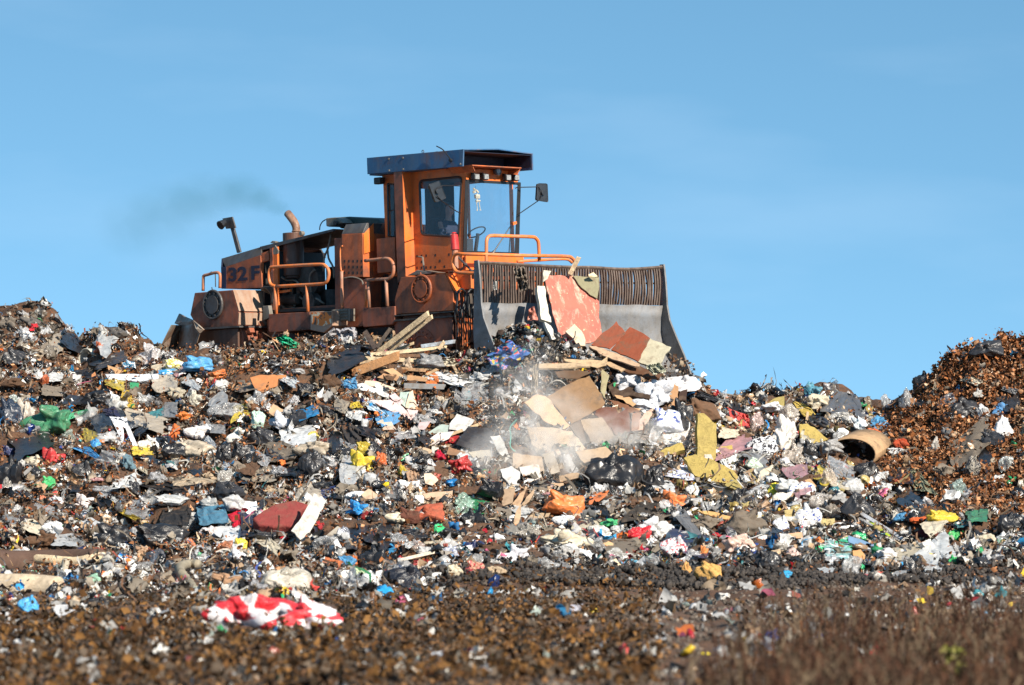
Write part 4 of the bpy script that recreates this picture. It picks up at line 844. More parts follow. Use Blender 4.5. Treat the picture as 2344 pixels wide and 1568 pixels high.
m, n, l, p = newmat('red_brown_board'); x1 = noise_node(n, l, 2.2, 8, .65); x2 = noise_node(n, l, 7, 6, .7, (1, 1, .25)); c_ = mix_node(n, l, rng_node(n, l, x1, .35, .65), (.40, .10, .055), (.30, .058, .035)); c_ = mix_node(n, l, rng_node(n, l, x2, .52, .68), c_, (.55, .32, .23))
x3 = noise_node(n, l, 13, 2, .4); c_ = mix_node(n, l, rng_node(n, l, x3, .69, .71), c_, (.45, .33, .2)); l.new(c_, p.inputs['Base Color']); p.inputs['Roughness'].default_value = .55; bump(n, l, p, x2, .3, .01); M['redboard'] = m

def T_bag(seed, k=20, amp=.3, knot=True, fold=.1):
    P, F_ = T_ball(1, 0, 1, k); P = P / np.linalg.norm(P, axis=1)[:, None]; r = np.random.default_rng(seed); o = r.random(3) * 70
    nf = 26 if knot else 17; Nn = r.standard_normal((nf, 3)); Nn /= np.linalg.norm(Nn, axis=1)[:, None]; dd_ = r.uniform(.62, 1.0, nf) if knot else r.uniform(.45, 1.0, nf)
    dt = P @ Nn.T; rad = np.where(dt > .12, dd_[None] / np.maximum(dt, .12), 9).min(1).clip(.3, 1.35); rad *= .75 + .5 * fbm(P * 1.1 + o, 2)
    kd = np.array([r.normal(0, .6), r.normal(0, .4) - .3, .9]); kd /= np.linalg.norm(kd); c = P @ kd; e1 = np.cross(kd, [1, 0, 0.2]); e1 /= np.linalg.norm(e1); e2 = np.cross(kd, e1); an = np.arctan2(P @ e2, P @ e1); w_ = fbm(P * 1.5 + o, 2)
    rad *= 1 + amp * .5 * (ridge(P * 1.9 + w_[:, None] * 2 + o, 3, .5) - .6)
    if knot: rad += fold * .7 * np.sin(an * 8 + 6 * w_) * np.clip(c, 0, 1) ** 1.2 + .34 * np.exp(-((1 - c) / .02)) - .14 * np.exp(-((1 - c - .08) / .045) ** 2)
    else:
        for _ in range(4):
            e = r.standard_normal(3) * np.array([1, .7, .5]); e /= np.linalg.norm(e); c2_ = P @ e; rad += r.uniform(.25, .8) * np.exp(-((1 - c2_) / r.uniform(.02, .09))); rad -= .12 * np.exp(-(((1 - c2_) - .2) / .08) ** 2)
        rad *= 1 + .12 * np.sin((P @ e1) * 11 + 5 * w_)
    P = P * rad[:, None]; P[:, 2] = np.where(P[:, 2] < -.5, -.5 + (P[:, 2] + .5) * .35, P[:, 2]); mn, mx_ = P.min(0), P.max(0); P = (P - (mn + mx_) / 2) / (mx_ - mn); return P, F_
BAGT = [fastmesh('bag_mesh', *T_bag(100 + i, 20, .5), M['bag'], None, True) for i in range(12)]
HEAPT = [fastmesh('heap_mesh', *T_bag(300 + i, 22, .8, False), M['bag'], None, True) for i in range(16)]
for me_ in BAGT + HEAPT: me_.materials.clear(); me_.materials.append(M['bag'])
placed = []
def setmat(o, mat, col):
    o.color = (*col, 1); o.material_slots[0].link = 'OBJECT'; o.material_slots[0].material = M[mat]
_bi = [0]
def bag(f, x, y, w, h, col, label, mat='bag', name='rubbish_bag', cat='rubbish bag', heap=False, rot=0, Y=None, group=None, deep=.8):
    px, py = f(x, y); s_ = (f(1, 0)[0] - f(0, 0)[0]); W_, H_ = w * s_, h * s_
    mark_ell(px, py, W_ * .44, H_ * .46)
    if Y is None: Y = vis(px, py + H_ * .30) - .12 - .25 * H_ / 110
    _bi[0] += 1; src = (HEAPT if heap else BAGT)[_bi[0] % (16 if heap else 12)]
    o = bpy.data.objects.new(name, src); link(o); k = Y / F; wd_, ht_ = W_ * k, H_ * k
    o.location = at(px, py, Y); o.rotation_euler = (random.uniform(-.1, .1), R(rot) + 0, random.uniform(-.5, .5)); o.scale = (wd_ * 1.04, max(wd_, ht_) * deep, ht_ * 1.08)
    setmat(o, mat, col); tag(o, label, cat, group); placed.append((px, py, max(W_, H_))); return o
def sheet(f, pts, col, label, mat='film', name='plastic_sheet', cat='plastic sheet', amp=.07, n=40, freq=2.6, Y=None, lift=.14, rag=.24, slope=0):
    c = [f(*p) for p in pts]; px0, py0 = np.mean([a[0] for a in c]), np.mean([a[1] for a in c]); g_ = np.linspace(0, 1, n); U, Vv = np.meshgrid(g_, g_, indexing='ij'); u, v_ = U.ravel(), Vv.ravel(); sd_ = RNG.random(3) * 90
    q = np.stack([u, v_, 0 * u], -1); du = (fbm(q * 3 + sd_, 3) - .5) * rag; dv = (fbm(q * 3 + sd_ + 40, 3) - .5) * rag; uu, vv = u + du, v_ + dv
    X = (1 - uu) * (1 - vv) * c[0][0] + uu * (1 - vv) * c[1][0] + uu * vv * c[2][0] + (1 - uu) * vv * c[3][0]; Yp = (1 - uu) * (1 - vv) * c[0][1] + uu * (1 - vv) * c[1][1] + uu * vv * c[2][1] + (1 - uu) * vv * c[3][1]
    mark_poly([((a[0] - px0) * .9 + px0, (a[1] - py0) * .85 + py0) for a in c]); off_ = max([0] + [float(depth(qx, qy)) - vis(qx, qy) for qx, qy in [(px0, py0)] + [((a[0] + px0) / 2, (a[1] + py0) / 2) for a in c]])
    D = depth(X, Yp) - min(off_, 1.0) if Y is None else np.full_like(X, Y) + slope * (Yp - Yp.mean())
    q2 = q + .25 * np.stack([fbm(q * 2 + sd_ + 7, 2), fbm(q * 2 + sd_ + 21, 2), 0 * u], -1); D = D - lift - amp * 5.5 * (ridge(q2 * freq * 1.35 + sd_, 4, .55) - .5); P = world(X, Yp, D); i = np.arange(n * n).reshape(n, n); fa_ = np.stack([i[:-1, :-1], i[1:, :-1], i[1:, 1:], i[:-1, 1:]], -1).reshape(-1, 4)
    ce = P.mean(0); me = fastmesh(name, P - ce, fa_, M[mat], None, True); o = link(bpy.data.objects.new(name, me)); o.location = ce; o.color = (*col, 1); tag(o, label, cat); px = np.mean([a[0] for a in c]); placed.append((px, np.mean([a[1] for a in c]), X.max() - X.min())); return o
def board(f, pts, col, label, mat='board', name='board', cat='board', th=.03, Y=None, nrm=(0.1, -.8, .6), lift=.2, edge=None, rag_=1.3):
    c = [f(*p) for p in pts]; cx_ = np.mean([a[0] for a in c]); cy_ = np.mean([a[1] for a in c]); Y0 = Y if Y is not None else min(vis(a[0] * .7 + cx_ * .3, a[1] * .7 + cy_ * .3) for a in c) - lift; mark_poly([((a[0] - cx_) * .92 + cx_, (a[1] - cy_) * .92 + cy_) for a in c])
    if rag_:
        c2_ = []
        for k_ in range(len(c)):
            a_, b_ = c[k_], c[(k_ + 1) % len(c)]; L_ = math.hypot(b_[0] - a_[0], b_[1] - a_[1]); m_ = max(1, min(6, int(L_ / 9))); c2_.append(a_)
            for t_ in range(1, m_): c2_.append((a_[0] + (b_[0] - a_[0]) * (t_ + random.uniform(-.25, .25)) / m_ + random.uniform(-rag_, rag_), a_[1] + (b_[1] - a_[1]) * t_ / m_ + random.uniform(-rag_, rag_)))
        c = c2_
    C0 = at(cx_, cy_, Y0); N = Vector(nrm).normalized(); P = []
    for a in c:
        d = ray(*a); t_ = (C0 - Vector((0, 0, CZ))).dot(N) / d.dot(N); P.append(Vector((0, 0, CZ)) + d * t_ - C0)
    o = MB().sweep(P, -N * th).build(name, M[mat], None, .003); o.location = C0; o.color = (*col, 1); tag(o, label, cat); placed.append((cx_, cy_, max(a[0] for a in c) - min(a[0] for a in c))); return o
def beam(f, a, b, wpx, col, label, mat='wood', name='plank', cat='plank', ratio=.45, Y=None, lift=.25, dY=0, group=None):
    pa_, pb_ = f(*a), f(*b); s_ = f(1, 0)[0] - f(0, 0)[0]; ya = Y if Y is not None else vis(*pa_) - lift; yb_ = (Y if Y is not None else vis(*pb_) - lift) + dY; hw_ = wpx * s_ / 2 + 1; mark_poly([(pa_[0], pa_[1] - hw_), (pb_[0], pb_[1] - hw_), (pb_[0], pb_[1] + hw_), (pa_[0], pa_[1] + hw_)])
    A_, B_ = at(*pa_, ya), at(*pb_, yb_); t = (B_ - A_).normalized(); w_ = wpx * s_ * ya / F / 2; sd_ = t.cross(Vector((0, -1, .25))).normalized(); dp = t.cross(sd_).normalized(); h_ = w_ * ratio
    e_ = lambda q: [sd_ * w_ + dp * h_ + q, -sd_ * w_ + dp * h_ + q, -sd_ * w_ - dp * h_ + q, sd_ * w_ - dp * h_ + q]
    mb = MB(); V8 = e_(A_ - A_) + e_(B_ - A_); V8[5] = V8[5] + t * w_ * .8; V8[1] = V8[1] - t * w_ * .4; mb.add(V8, [(3, 2, 1, 0), (4, 5, 6, 7), (0, 1, 5, 4), (1, 2, 6, 5), (2, 3, 7, 6), (3, 0, 4, 7)])
    o = mb.build(name, M[mat], None, .004); recalc(o); o.location = A_; o.color = (*col, 1); tag(o, label, cat, group); placed.append(((pa_[0] + pb_[0]) / 2, (pa_[1] + pb_[1]) / 2, abs(pa_[0] - pb_[0]))); return o
def rope(f, pts, r, col, label, mat='cloth', name='hose', cat='hose', Y=None, lift=.2, ribs=0, sm=6, seg=10, taper=None):
    c = [f(*p) for p in pts]; yv = Y if Y is not None else min(vis(*p) for p in c) - lift * .5; P = [at(*p, (Y if Y is not None else .5 * yv + .5 * (vis(*p) - lift))) for p in c]; rp_ = r * 110 + 1
    for q0, q1 in zip(c[:-1], c[1:]): mark_poly([(q0[0] - rp_ * .3, q0[1] - rp_), (q1[0] + rp_ * .3, q1[1] - rp_), (q1[0] + rp_ * .3, q1[1] + rp_), (q0[0] - rp_ * .3, q0[1] + rp_)])
    o0 = P[0].copy(); mb = MB(); mb.tube([p - o0 for p in P], r, seg, True, sm, taper)
    if ribs:
        k = seg
        for i in range(len(mb.v) // k):
            if i % 2: 
                cc = sum((Vector(mb.v[i * k + j]) for j in range(k)), Vector()) / k
                for j in range(k): mb.v[i * k + j] = tuple(cc + (Vector(mb.v[i * k + j]) - cc) * (1 - ribs))
    o = mb.build(name, M[mat], None, 0, True); o.location = o0; o.color = (*col, 1); tag(o, label, cat); placed.append((c[0][0], c[0][1], 20)); return o
BK = (.016, .016, .018); BK2 = (.03, .03, .033); WH = (.72, .72, .71); CR = (.66, .60, .48); BL_ = (.03, .22, .52); GY = (.30, .30, .30); CARD = (.42, .25, .13); MU = (.40, .30, .095)
# ---- black sacks
for a in [
 (g1, 105, 450, 200, 150, BK2, 'dusty black bin bag near the left edge just below the grey mound'),
 (g1, 80, 900, 175, 260, (.02, .03, .05), 'tall blue-black bin bag cut by the left edge'),
 (g1, 80, 1350, 205, 260, BK, 'large black bin bag at the left edge, beneath the blue-black one'),
 (g1, 650, 1350, 175, 180, BK2, 'flattened black bin bag left of the small red bag'),
 (g1, 1370, 1180, 230, 125, BK, 'black bin bag beside the white sack on the left slope'),
 (g1, 1740, 1195, 140, 150, BK, 'left one of two joined black bin bags left of the grey-black sack'),
 (g1, 1890, 1190, 150, 160, BK, 'right one of two joined black bin bags left of the grey-black sack'),
 (g1, 1790, 1500, 260, 160, BK2, 'smooth black bin bag above the blue shirt'),
 (g1, 1055, 1480, 115, 120, BK2, 'small round black bin bag left of the black trousers'),
 (g2, 440, 120, 155, 115, BK, 'small glossy black bag right of the brown cardboard sheet'),
 (g2, 470, 700, 195, 195, BK2, 'grey-black sack standing amid the taupe rags'),
 (g2, 970, 575, 150, 120, BK, 'black bag with an orange rag below it'),
 (g2, 100, 480, 200, 150, BK2, 'sheer black bag left of the silver foil sack'),
 (g2, 385, 335, 155, 135, BK2, 'dull black bag right of the silver foil sack'),
 (g2, 960, 1440, 230, 210, BK, 'glossy black bag at the foot of the slope under the white litter'),
 (g6, 1230, 705, 340, 185, (.012, .014, .022), 'blurred navy-black bag right of the glossy black one'),
 (g3, 890, 765, 470, 300, BK, 'largest crumpled black bin bag in front of the dust cloud', 'bag', 69.2),
 (g3, 1190, 800, 170, 190, BK, 'black bag bulging from the right end of the largest black bag'),
 (g3, 1420, 300, 190, 230, BK, 'knotted black bag beside the white sheets under the blade'),
 (g3, 1880, 985, 170, 200, BK, 'creased black bag right of the loose black sheeting'),
 (g5, 850, 465, 310, 210, BK, 'left one of two big black bags above the striped red bag'),
 (g5, 1200, 470, 410, 220, BK, 'right one of two big black bags above the striped red bag'),
 (g5, 720, 965, 185, 105, BK, 'small black bag between white scraps at the lower left'),
 (g4, 750, 1255, 250, 180, BK2, 'rounded black bag right of the printed white sacks'),
 (g4, 1490, 590, 280, 170, BK2, 'dark grey bag half buried in the leaf mound'),
 (g4, 1700, 805, 190, 120, BK2, 'flat black bag below the pale bag on the leaf mound'),
 (g4, 1210, 385, 155, 130, BK, 'black bag perched on the left shoulder of the leaf mound'),
 (g4, 820, 1010, 190, 130, BK, 'black bag spilling from the cardboard tube'),
 (g4, 1820, 1390, 230, 170, BK, 'dull black bag near the right edge below the leaf mound'),
 (g4, 1640, 160, 230, 110, BK2, 'shredded black sheeting on top of the leaf mound'),
 (g4, 420, 860, 130, 130, BK, 'glossy black scrap bag left of the cardboard tube'),
 (g1, 920, 260, 170, 90, (.10, .09, .08), 'dirty grey sack on the small hump left of the machine')]: bag(*a[:8], Y=a[8] if len(a) > 8 else None)
# ---- coloured and pale bags and bundles
for a in [
 (g1, 1560, 500, 260, 125, (.08, .30, .55), 'sky blue plastic bag beside the rear blade', 'film'),
 (g1, 1370, 505, 150, 90, (.65, .55, .15), 'yellow and white printed bag behind the sky blue one', 'printaqua'),
 (g1, 1320, 570, 200, 60, (.05, .30, .60), 'flat blue, white and yellow printed bag at the left crest', 'printaqua'),
 (g1, 1150, 440, 190, 200, (.70, .66, .66), 'clear bag with red print left of the rear blade', 'clear'),
 (g1, 1010, 510, 110, 80, (.03, .16, .28), 'dark blue striped bag left of the clear red bag', 'printaqua'),
 (g1, 385, 1435, 118, 110, (.06, .42, .13), 'bright green ball-shaped bag on the left slope', 'film'),
 (g1, 830, 1315, 85, 85, (.50, .035, .035), 'small red bag on the left slope', 'film'),
 (g1, 1450, 915, 155, 80, (.62, .17, .03), 'orange bag below the leaf patch on the left', 'film'),
 (g1, 1370, 1030, 95, 120, (.60, .14, .04), 'limp orange rag below the orange bag', 'cloth'),
 (g1, 1180, 1120, 160, 120, (.70, .69, .66), 'white sack touching the black bin bag', 'film'),
 (g1, 210, 870, 165, 175, (.46, .40, .33), 'beige sack right of the blue-black bag', 'film'),
 (g1, 135, 780, 120, 80, (.55, .62, .58), 'pale green-white bag at the upper left', 'clear'),
 (g1, 60, 195, 150, 120, (.16, .135, .11), 'grey dusty sack on the left mound', 'cloth'),
 (g1, 250, 180, 180, 110, (.12, .11, .10), 'dark grey dusty sack on top of the left mound', 'cloth'),
 (g1, 520, 1060, 150, 100, (.42, .46, .40), 'grey bag with a yellow leaf print on the left slope', 'clear'),
 (g1, 780, 370, 90, 90, (.42, .09, .03), 'rusty orange bag under the hump left of the machine', 'film'),
 (g1, 350, 640, 75, 110, (.38, .09, .03), 'brick orange bag at the upper left', 'film'),
 (g1, 1010, 1270, 110, 120, (.12, .20, .24), 'slate blue rag right of the small red bag', 'cloth'),
 (g1, 1550, 1040, 210, 110, (.66, .62, .60), 'white and pink bag right of the orange rag', 'film'),
 (g1, 1860, 1060, 190, 120, (.60, .60, .56), 'white torn bag above the joined black bags', 'film'),
 (g1, 1760, 1390, 130, 130, (.52, .50, .46), 'pale grey bag above the smooth black bag', 'clear'),
 (g1, 1530, 770, 110, 130, (.48, .46, .38), 'cream bag with a green patch in the leaf patch', 'film'),
 (g1, 1130, 780, 150, 110, (.58, .58, .56), 'light grey bag right of the yellow cloth', 'clear'),
 (g1, 640, 930, 220, 90, (.36, .36, .34), 'grey film bag below the green strip', 'clear'),
 (g1, 45, 1480, 120, 180, (.50, .46, .40), 'pale net-like sack at the left edge under the black bag', 'clear'),
 (g2, 65, 350, 118, 140, (.46, .62, .52), 'pale green shopping bag left of the silver foil sack', 'film'),
 (g2, 235, 350, 160, 140, (.48, .50, .56), 'silver foil sack on the middle slope', 'film'),
 (g2, 360, 200, 150, 90, (.56, .56, .58), 'clear grey bag under the small glossy black bag', 'clear'),
 (g2, 490, 480, 90, 80, (.50, .42, .08), 'small yellow bag in the taupe rags', 'film'),
 (g2, 230, 760, 140, 100, (.40, .40, .41), 'clear grey bag left of the grey-black sack', 'clear'),
 (g2, 1030, 885, 180, 95, (.72, .50, .01), 'bright yellow bag in the middle of the slope', 'film'),
 (g2, 850, 1035, 210, 115, (.02, .26, .62), 'bright blue bag below the yellow bag', 'film'),
 (g2, 820, 955, 170, 85, (.74, .74, .74), 'white bundle between the yellow and the blue bag', 'cloth'),
 (g2, 1370, 1080, 290, 150, (.36, .09, .05), 'brick red cushion right of the bright blue bag', 'cloth'),
 (g2, 1245, 1100, 190, 130, (.12, .045, .03), 'brown cushion against the brick red cushion', 'cloth'),
 (g2, 1480, 1210, 120, 90, (.03, .48, .17), 'knotted emerald green bag right of the cushions', 'film'),
 (g2, 1030, 660, 100, 110, (.62, .13, .03), 'orange rag hanging below a black bag', 'film'),
 (g2, 1500, 650, 110, 130, (.42, .01, .04), 'crimson bundle under the broken panels', 'cloth'),
 (g2, 1690, 690, 95, 95, (.12, .32, .50), 'light blue net ball right of the crimson bundle', 'film'),
 (g2, 1410, 690, 110, 80, (.70, .70, .70), 'black and white striped cloth left of the crimson bundle', 'printblk'),
 (g2, 1660, 1010, 230, 170, (.34, .50, .40), 'translucent green and white bag left of the dust', 'clear'),
 (g2, 1155, 1290, 160, 110, (.36, .37, .38), 'grey bag in the pale litter below the cushions', 'clear'),
 (g2, 1565, 1375, 140, 90, (.60, .62, .68), 'white bag with dark blue print at the slope foot', 'printblue'),
 (g2, 510, 900, 110, 60, (.02, .14, .20), 'teal rag on top of the blue and white torn panel', 'cloth'),
 (g2, 730, 1260, 120, 150, (.52, .54, .62), 'lilac grey bag below the blue and white torn panel', 'clear'),
 (g2, 1320, 1340, 110, 90, (.60, .48, .42), 'pinkish clear bag at the slope foot', 'clear'),
 (g3, 500, 1000, 330, 195, (.72, .19, .05), 'large orange bag below the dust cloud', 'film'),
 (g3, 1350, 965, 240, 130, (.72, .20, .06), 'orange bag right of the big black bag', 'film'),
 (g3, 1310, 360, 250, 190, (.68, .70, .74), 'white bag with blue print beside the knotted black bag', 'printblue'),
 (g3, 790, 1240, 230, 130, (.62, .60, .55), 'creamy white sack below the tarry rags', 'film'),
 (g3, 500, 1145, 170, 95, (.66, .67, .68), 'white bag below the large orange bag', 'film'),
 (g3, 850, 1155, 140, 60, (.06, .42, .16), 'green bag below the big black bag', 'film'),
 (g3, 1095, 1260, 190, 155, (.55, .015, .025), 'scarlet bag at the slope foot', 'film'),
 (g3, 1715, 1270, 125, 70, (.50, .01, .02), 'small scarlet bag left of the pink sack', 'film'),
 (g3, 1850, 1345, 310, 200, (.62, .42, .34), 'large pale pink sack at the slope foot', 'film'),
 (g3, 1370, 1350, 240, 180, (.55, .55, .56), 'clear bag of red and white clothes left of the pink sack', 'printcol'),
 (g3, 1500, 1420, 150, 110, (.70, .70, .70), 'clear film bag beside the bag of clothes', 'clear'),
 (g3, 130, 1420, 290, 190, (.62, .61, .64), 'heap of white fabric at the slope foot', 'cloth'),
 (g3, 360, 1480, 230, 120, (.48, .48, .48), 'clear bag right of the heap of white fabric', 'clear'),
 (g3, 950, 1410, 260, 120, (.58, .57, .54), 'clear bag below the scarlet bag', 'clear'),
 (g3, 1000, 1490, 175, 90, (.10, .32, .46), 'blue film bag at the edge of the dark berm', 'film'),
 (g3, 220, 1230, 220, 140, (.42, .38, .32), 'taupe bag left of the white bag below the dust', 'clear'),
 (g3, 740, 1330, 190, 130, (.42, .42, .42), 'grey clear bag left of the scarlet bag', 'clear'),
 (g3, 1590, 1380, 85, 90, (.65, .22, .06), 'small orange bag left of the pink sack', 'film'),
 (g3, 770, 900, 130, 110, (.62, .60, .58), 'white ball under the big black bag', 'film'),
 (g3, 1030, 60, 280, 160, (.62, .62, .64), 'white crumpled sheet below the blade corner', 'cloth'),
 (g3, 1220, 130, 290, 190, (.58, .59, .62), 'white crumpled sheet in the middle of the white pile', 'cloth'),
 (g3, 1420, 60, 330, 120, (.64, .63, .64), 'white sheet stretching to the right of the white pile', 'cloth'),
 (g3, 1170, 220, 270, 120, (.68, .70, .74), 'lowest white sheet of the white pile', 'cloth'),
 (g4, 440, 455, 130, 120, (.07, .24, .32), 'teal bag standing on the right crest', 'film'),
 (g4, 40, 690, 120, 170, (.66, .50, .46), 'pink and clear bag on the right slope', 'clear'),
 (g4, 270, 620, 150, 150, (.60, .54, .47), 'clear bag below the yellow panel', 'clear'),
 (g4, 230, 760, 190, 260, (.66, .62, .56), 'long white and clear sack on the right slope', 'film'),
 (g4, 320, 900, 170, 170, (.60, .52, .44), 'beige clear bag below the long white sack', 'clear'),
 (g4, 80, 860, 230, 170, (.68, .68, .68), 'black and white striped sack on the right slope', 'printblk'),
 (g4, 30, 960, 130, 80, (.55, .60, .50), 'green printed bag below the striped sack', 'printyel'),
 (g4, 620, 650, 150, 90, (.60, .58, .54), 'clear film bag right of the cables', 'clear'),
 (g4, 760, 690, 120, 110, (.62, .68, .70), 'white and turquoise bag at the foot of the leaf mound', 'film'),
 (g4, 390, 1340, 200, 190, (.72, .71, .70), 'largest white sack with blue lettering-like print', 'printblue'),
 (g4, 220, 1390, 120, 120, (.72, .72, .72), 'small white sack with blue print left of the largest', 'printblue'),
 (g4, 360, 1150, 210, 120, (.70, .70, .68), 'white sack with blue print above the largest one', 'printblue'),
 (g4, 560, 1080, 120, 160, (.62, .52, .42), 'peach clear bag right of the torn cardboard', 'clear'),
 (g4, 480, 1230, 190, 120, (.54, .50, .46), 'clear bag above the largest printed sack', 'clear'),
 (g4, 185, 1150, 160, 105, (.72, .60, .04), 'yellow and green bag on the right slope', 'printyel'),
 (g4, 235, 1215, 175, 110, (.70, .64, .56), 'cream pillow below the yellow and green bag', 'cloth'),
 (g4, 600, 1300, 170, 110, (.40, .34, .28), 'taupe film bag left of the rounded black bag', 'clear'),
 (g4, 1440, 1150, 150, 160, (.34, .44, .40), 'clear bag with green edges below the leaf mound', 'clear'),
 (g4, 1770, 715, 165, 170, (.64, .64, .64), 'shiny white bag on the leaf mound', 'film'),
 (g4, 1750, 585, 135, 90, (.08, .22, .42), 'blue rag above the shiny white bag', 'cloth'),
 (g4, 1590, 475, 95, 70, (.36, .35, .33), 'grey bag high on the leaf mound', 'film'),
 (g4, 1100, 520, 110, 160, (.52, .52, .52), 'pale clear bag on the left flank of the leaf mound', 'clear'),
 (g4, 960, 540, 90, 120, (.48, .50, .52), 'pale film standing at the dip beside the leaf mound', 'clear'),
 (g4, 1045, 830, 110, 80, (.36, .06, .025), 'brick red rag at the foot of the leaf mound', 'cloth'),
 (g4, 870, 745, 100, 60, (.55, .12, .03), 'orange rag left of the brick red rag', 'film'),
 (g4, 1280, 850, 90, 150, (.36, .33, .29), 'grey bag on the lower leaf mound', 'film'),
 (g4, 1550, 980, 110, 140, (.30, .27, .22), 'striped dull bag low on the leaf mound', 'printblk'),
 (g4, 1780, 970, 120, 110, (.50, .52, .50), 'green tinged clear bag low on the leaf mound', 'clear'),
 (g4, 1030, 890, 150, 70, (.62, .62, .60), 'crumpled white cloth beside the cardboard tube', 'printblk'),
 (g4, 1430, 1470, 110, 90, (.04, .38, .10), 'bright green bag at the lower right slope', 'film'),
 (g4, 1230, 1440, 160, 90, (.13, .025, .03), 'maroon cloth at the lower right slope', 'cloth'),
 (g4, 1170, 1360, 130, 50, (.50, .10, .03), 'orange-red cloth above the maroon one', 'cloth'),
 (g4, 1370, 740, 80, 60, (.10, .10, .10), 'small dark bag in the middle of the leaf mound'),
 (g5, 690, 805, 165, 140, (.30, .52, .38), 'mint green knotted bag at the lower left', 'film'),
 (g5, 215, 970, 165, 140, (.06, .34, .66), 'blue bag at the lower left', 'film'),
 (g5, 1580, 435, 190, 110, (.60, .54, .52), 'white bag with red print right of the big black bags', 'film'),
 (g5, 1665, 545, 150, 110, (.60, .22, .10), 'clear bag with orange contents at the lower left', 'clear'),
 (g5, 1765, 590, 140, 90, (.60, .62, .66), 'milky bag right of the orange filled bag', 'film'),
 (g5, 1435, 515, 62, 90, (.55, .16, .06), 'orange brown block right of the big black bag', 'film'),
 (g5, 920, 545, 150, 80, (.66, .66, .64), 'white bag with black print between the big black bags', 'printblk'),
 (g5, 1060, 565, 130, 80, (.36, .22, .13), 'tan bag below the right big black bag', 'film'),
 (g5, 1160, 610, 150, 110, (.05, .055, .07), 'dark grey bag above the striped red bag'),
 (g5, 620, 190, 170, 110, (.66, .60, .58), 'white bag with pink print left of the black trousers', 'film'),
 (g5, 430, 190, 130, 70, (.70, .68, .68), 'white bag beside the small orange ball', 'film'),
 (g5, 320, 175, 55, 45, (.65, .20, .10), 'small orange ball left of a white bag', 'film'),
 (g5, 1420, 100, 110, 65, (.36, .38, .50), 'grey-blue bag on the black trousers', 'film'),
 (g5, 1640, 800, 280, 140, (.34, .20, .12), 'brown paper heap beside the ribbed hoses', 'cloth'),
 (g6, 290, 740, 450, 220, (.62, .56, .46), 'big clear sack of cream foam at the slope foot', 'clearwarm'),
 (g6, 60, 1050 - 250, 160, 150, (.42, .42, .44), 'grey film bag left of the big clear sack', 'clear'),
 (g6, 880, 690, 150, 110, (.50, .58, .36), 'green and white bag left of the glossy black bag', 'printyel'),
 (g6, 1620, 660, 140, 100, (.60, .52, .38), 'blurred cream ball at the slope foot', 'cloth'),
 (g6, 1790, 650, 170, 140, (.50, .26, .17), 'blurred pinkish mottled ball at the slope foot', 'printcol'),
 (g6, 1960, 680, 160, 110, (.46, .34, .22), 'blurred tan bundle right of the mottled ball', 'cloth'),
 (g6, 1370, 1500, 260, 130, (.60, .52, .42), 'blurred cream sack at the bottom middle', 'cloth'),
 (g7, 1485, 655, 110, 140, (.60, .33, .12), 'left one of two blurred ochre rounds on the berm', 'foam'),
 (g7, 1660, 665, 230, 160, (.62, .36, .12), 'right one of two blurred ochre rounds on the berm', 'foam'),
 (g7, 1650, 1350, 115, 85, (.80, .62, .01), 'blurred bright yellow block in the foreground', 'film'),
 (g7, 520, 1480, 200, 130, (.02, .02, .02), 'blurred black bag at the bottom', 'bag'),
 (g7, 750, 1450, 190, 150, (.62, .58, .46), 'blurred cream carton right of the black bag', 'film'),
 (g7, 610, 960, 150, 80, (.38, .38, .44), 'blurred lilac grey scrap on the brown soil', 'film'),
 (g7, 1790, 865, 140, 60, (.66, .64, .60), 'blurred white scrap on the grey soil', 'film'),
 (g8, 280, 700, 110, 80, (.02, .32, .60), 'blurred bright blue scrap on the berm', 'film'),
 (g8, 1860, 1030, 110, 90, (.12, .28, .44), 'blurred light blue scrap among the weeds', 'film'),
 (g8, 2050, 935, 70, 50, (.62, .42, .05), 'blurred amber scrap among the weeds', 'film'),
 (g8, 930, 710, 90, 50, (.58, .12, .14), 'blurred pink-red scrap behind the weeds', 'film'),
 (g8, 1390, 470, 150, 120, (.68, .64, .58), 'white pointed bag on the lower right slope', 'film'),
 (g8, 1080, 545, 190, 130, (.62, .60, .58), 'white and grey sack at the lower right', 'film'),
 (g8, 330, 545, 190, 130, (.58, .42, .38), 'pinkish white bag right of the pink sack', 'film'),
 (g8, 1610, 580, 120, 90, (.02, .30, .09), 'dark green bag at the lower right', 'film'),
 (g8, 60, 560, 140, 120, (.02, .02, .022), 'black bag right of the pink sack', 'bag')]:
    f_, x_, y_, w_, h_, c_, lb = a[:7]; mt = a[7] if len(a) > 7 else 'bag'
    nm, ct = {'cloth': ('cloth_bundle', 'cloth'), 'foam': ('foam_block', 'block')}.get(mt, ('plastic_bag', 'plastic bag'))
    if 'block' in lb: nm, ct = 'block', 'block'
    if 'ball' in lb and 'bag' not in lb: nm, ct = 'ball', 'ball'
    if 'cushion' in lb: nm, ct = 'cushion', 'cushion'
    bag(f_, x_, y_, w_, h_, c_, lb, mt, nm, ct, heap=('largest crumpled' in lb) or (mt in ('cloth', 'clear', 'film') and 'cushion' not in lb and 'ball' not in lb and random.random() < .8))
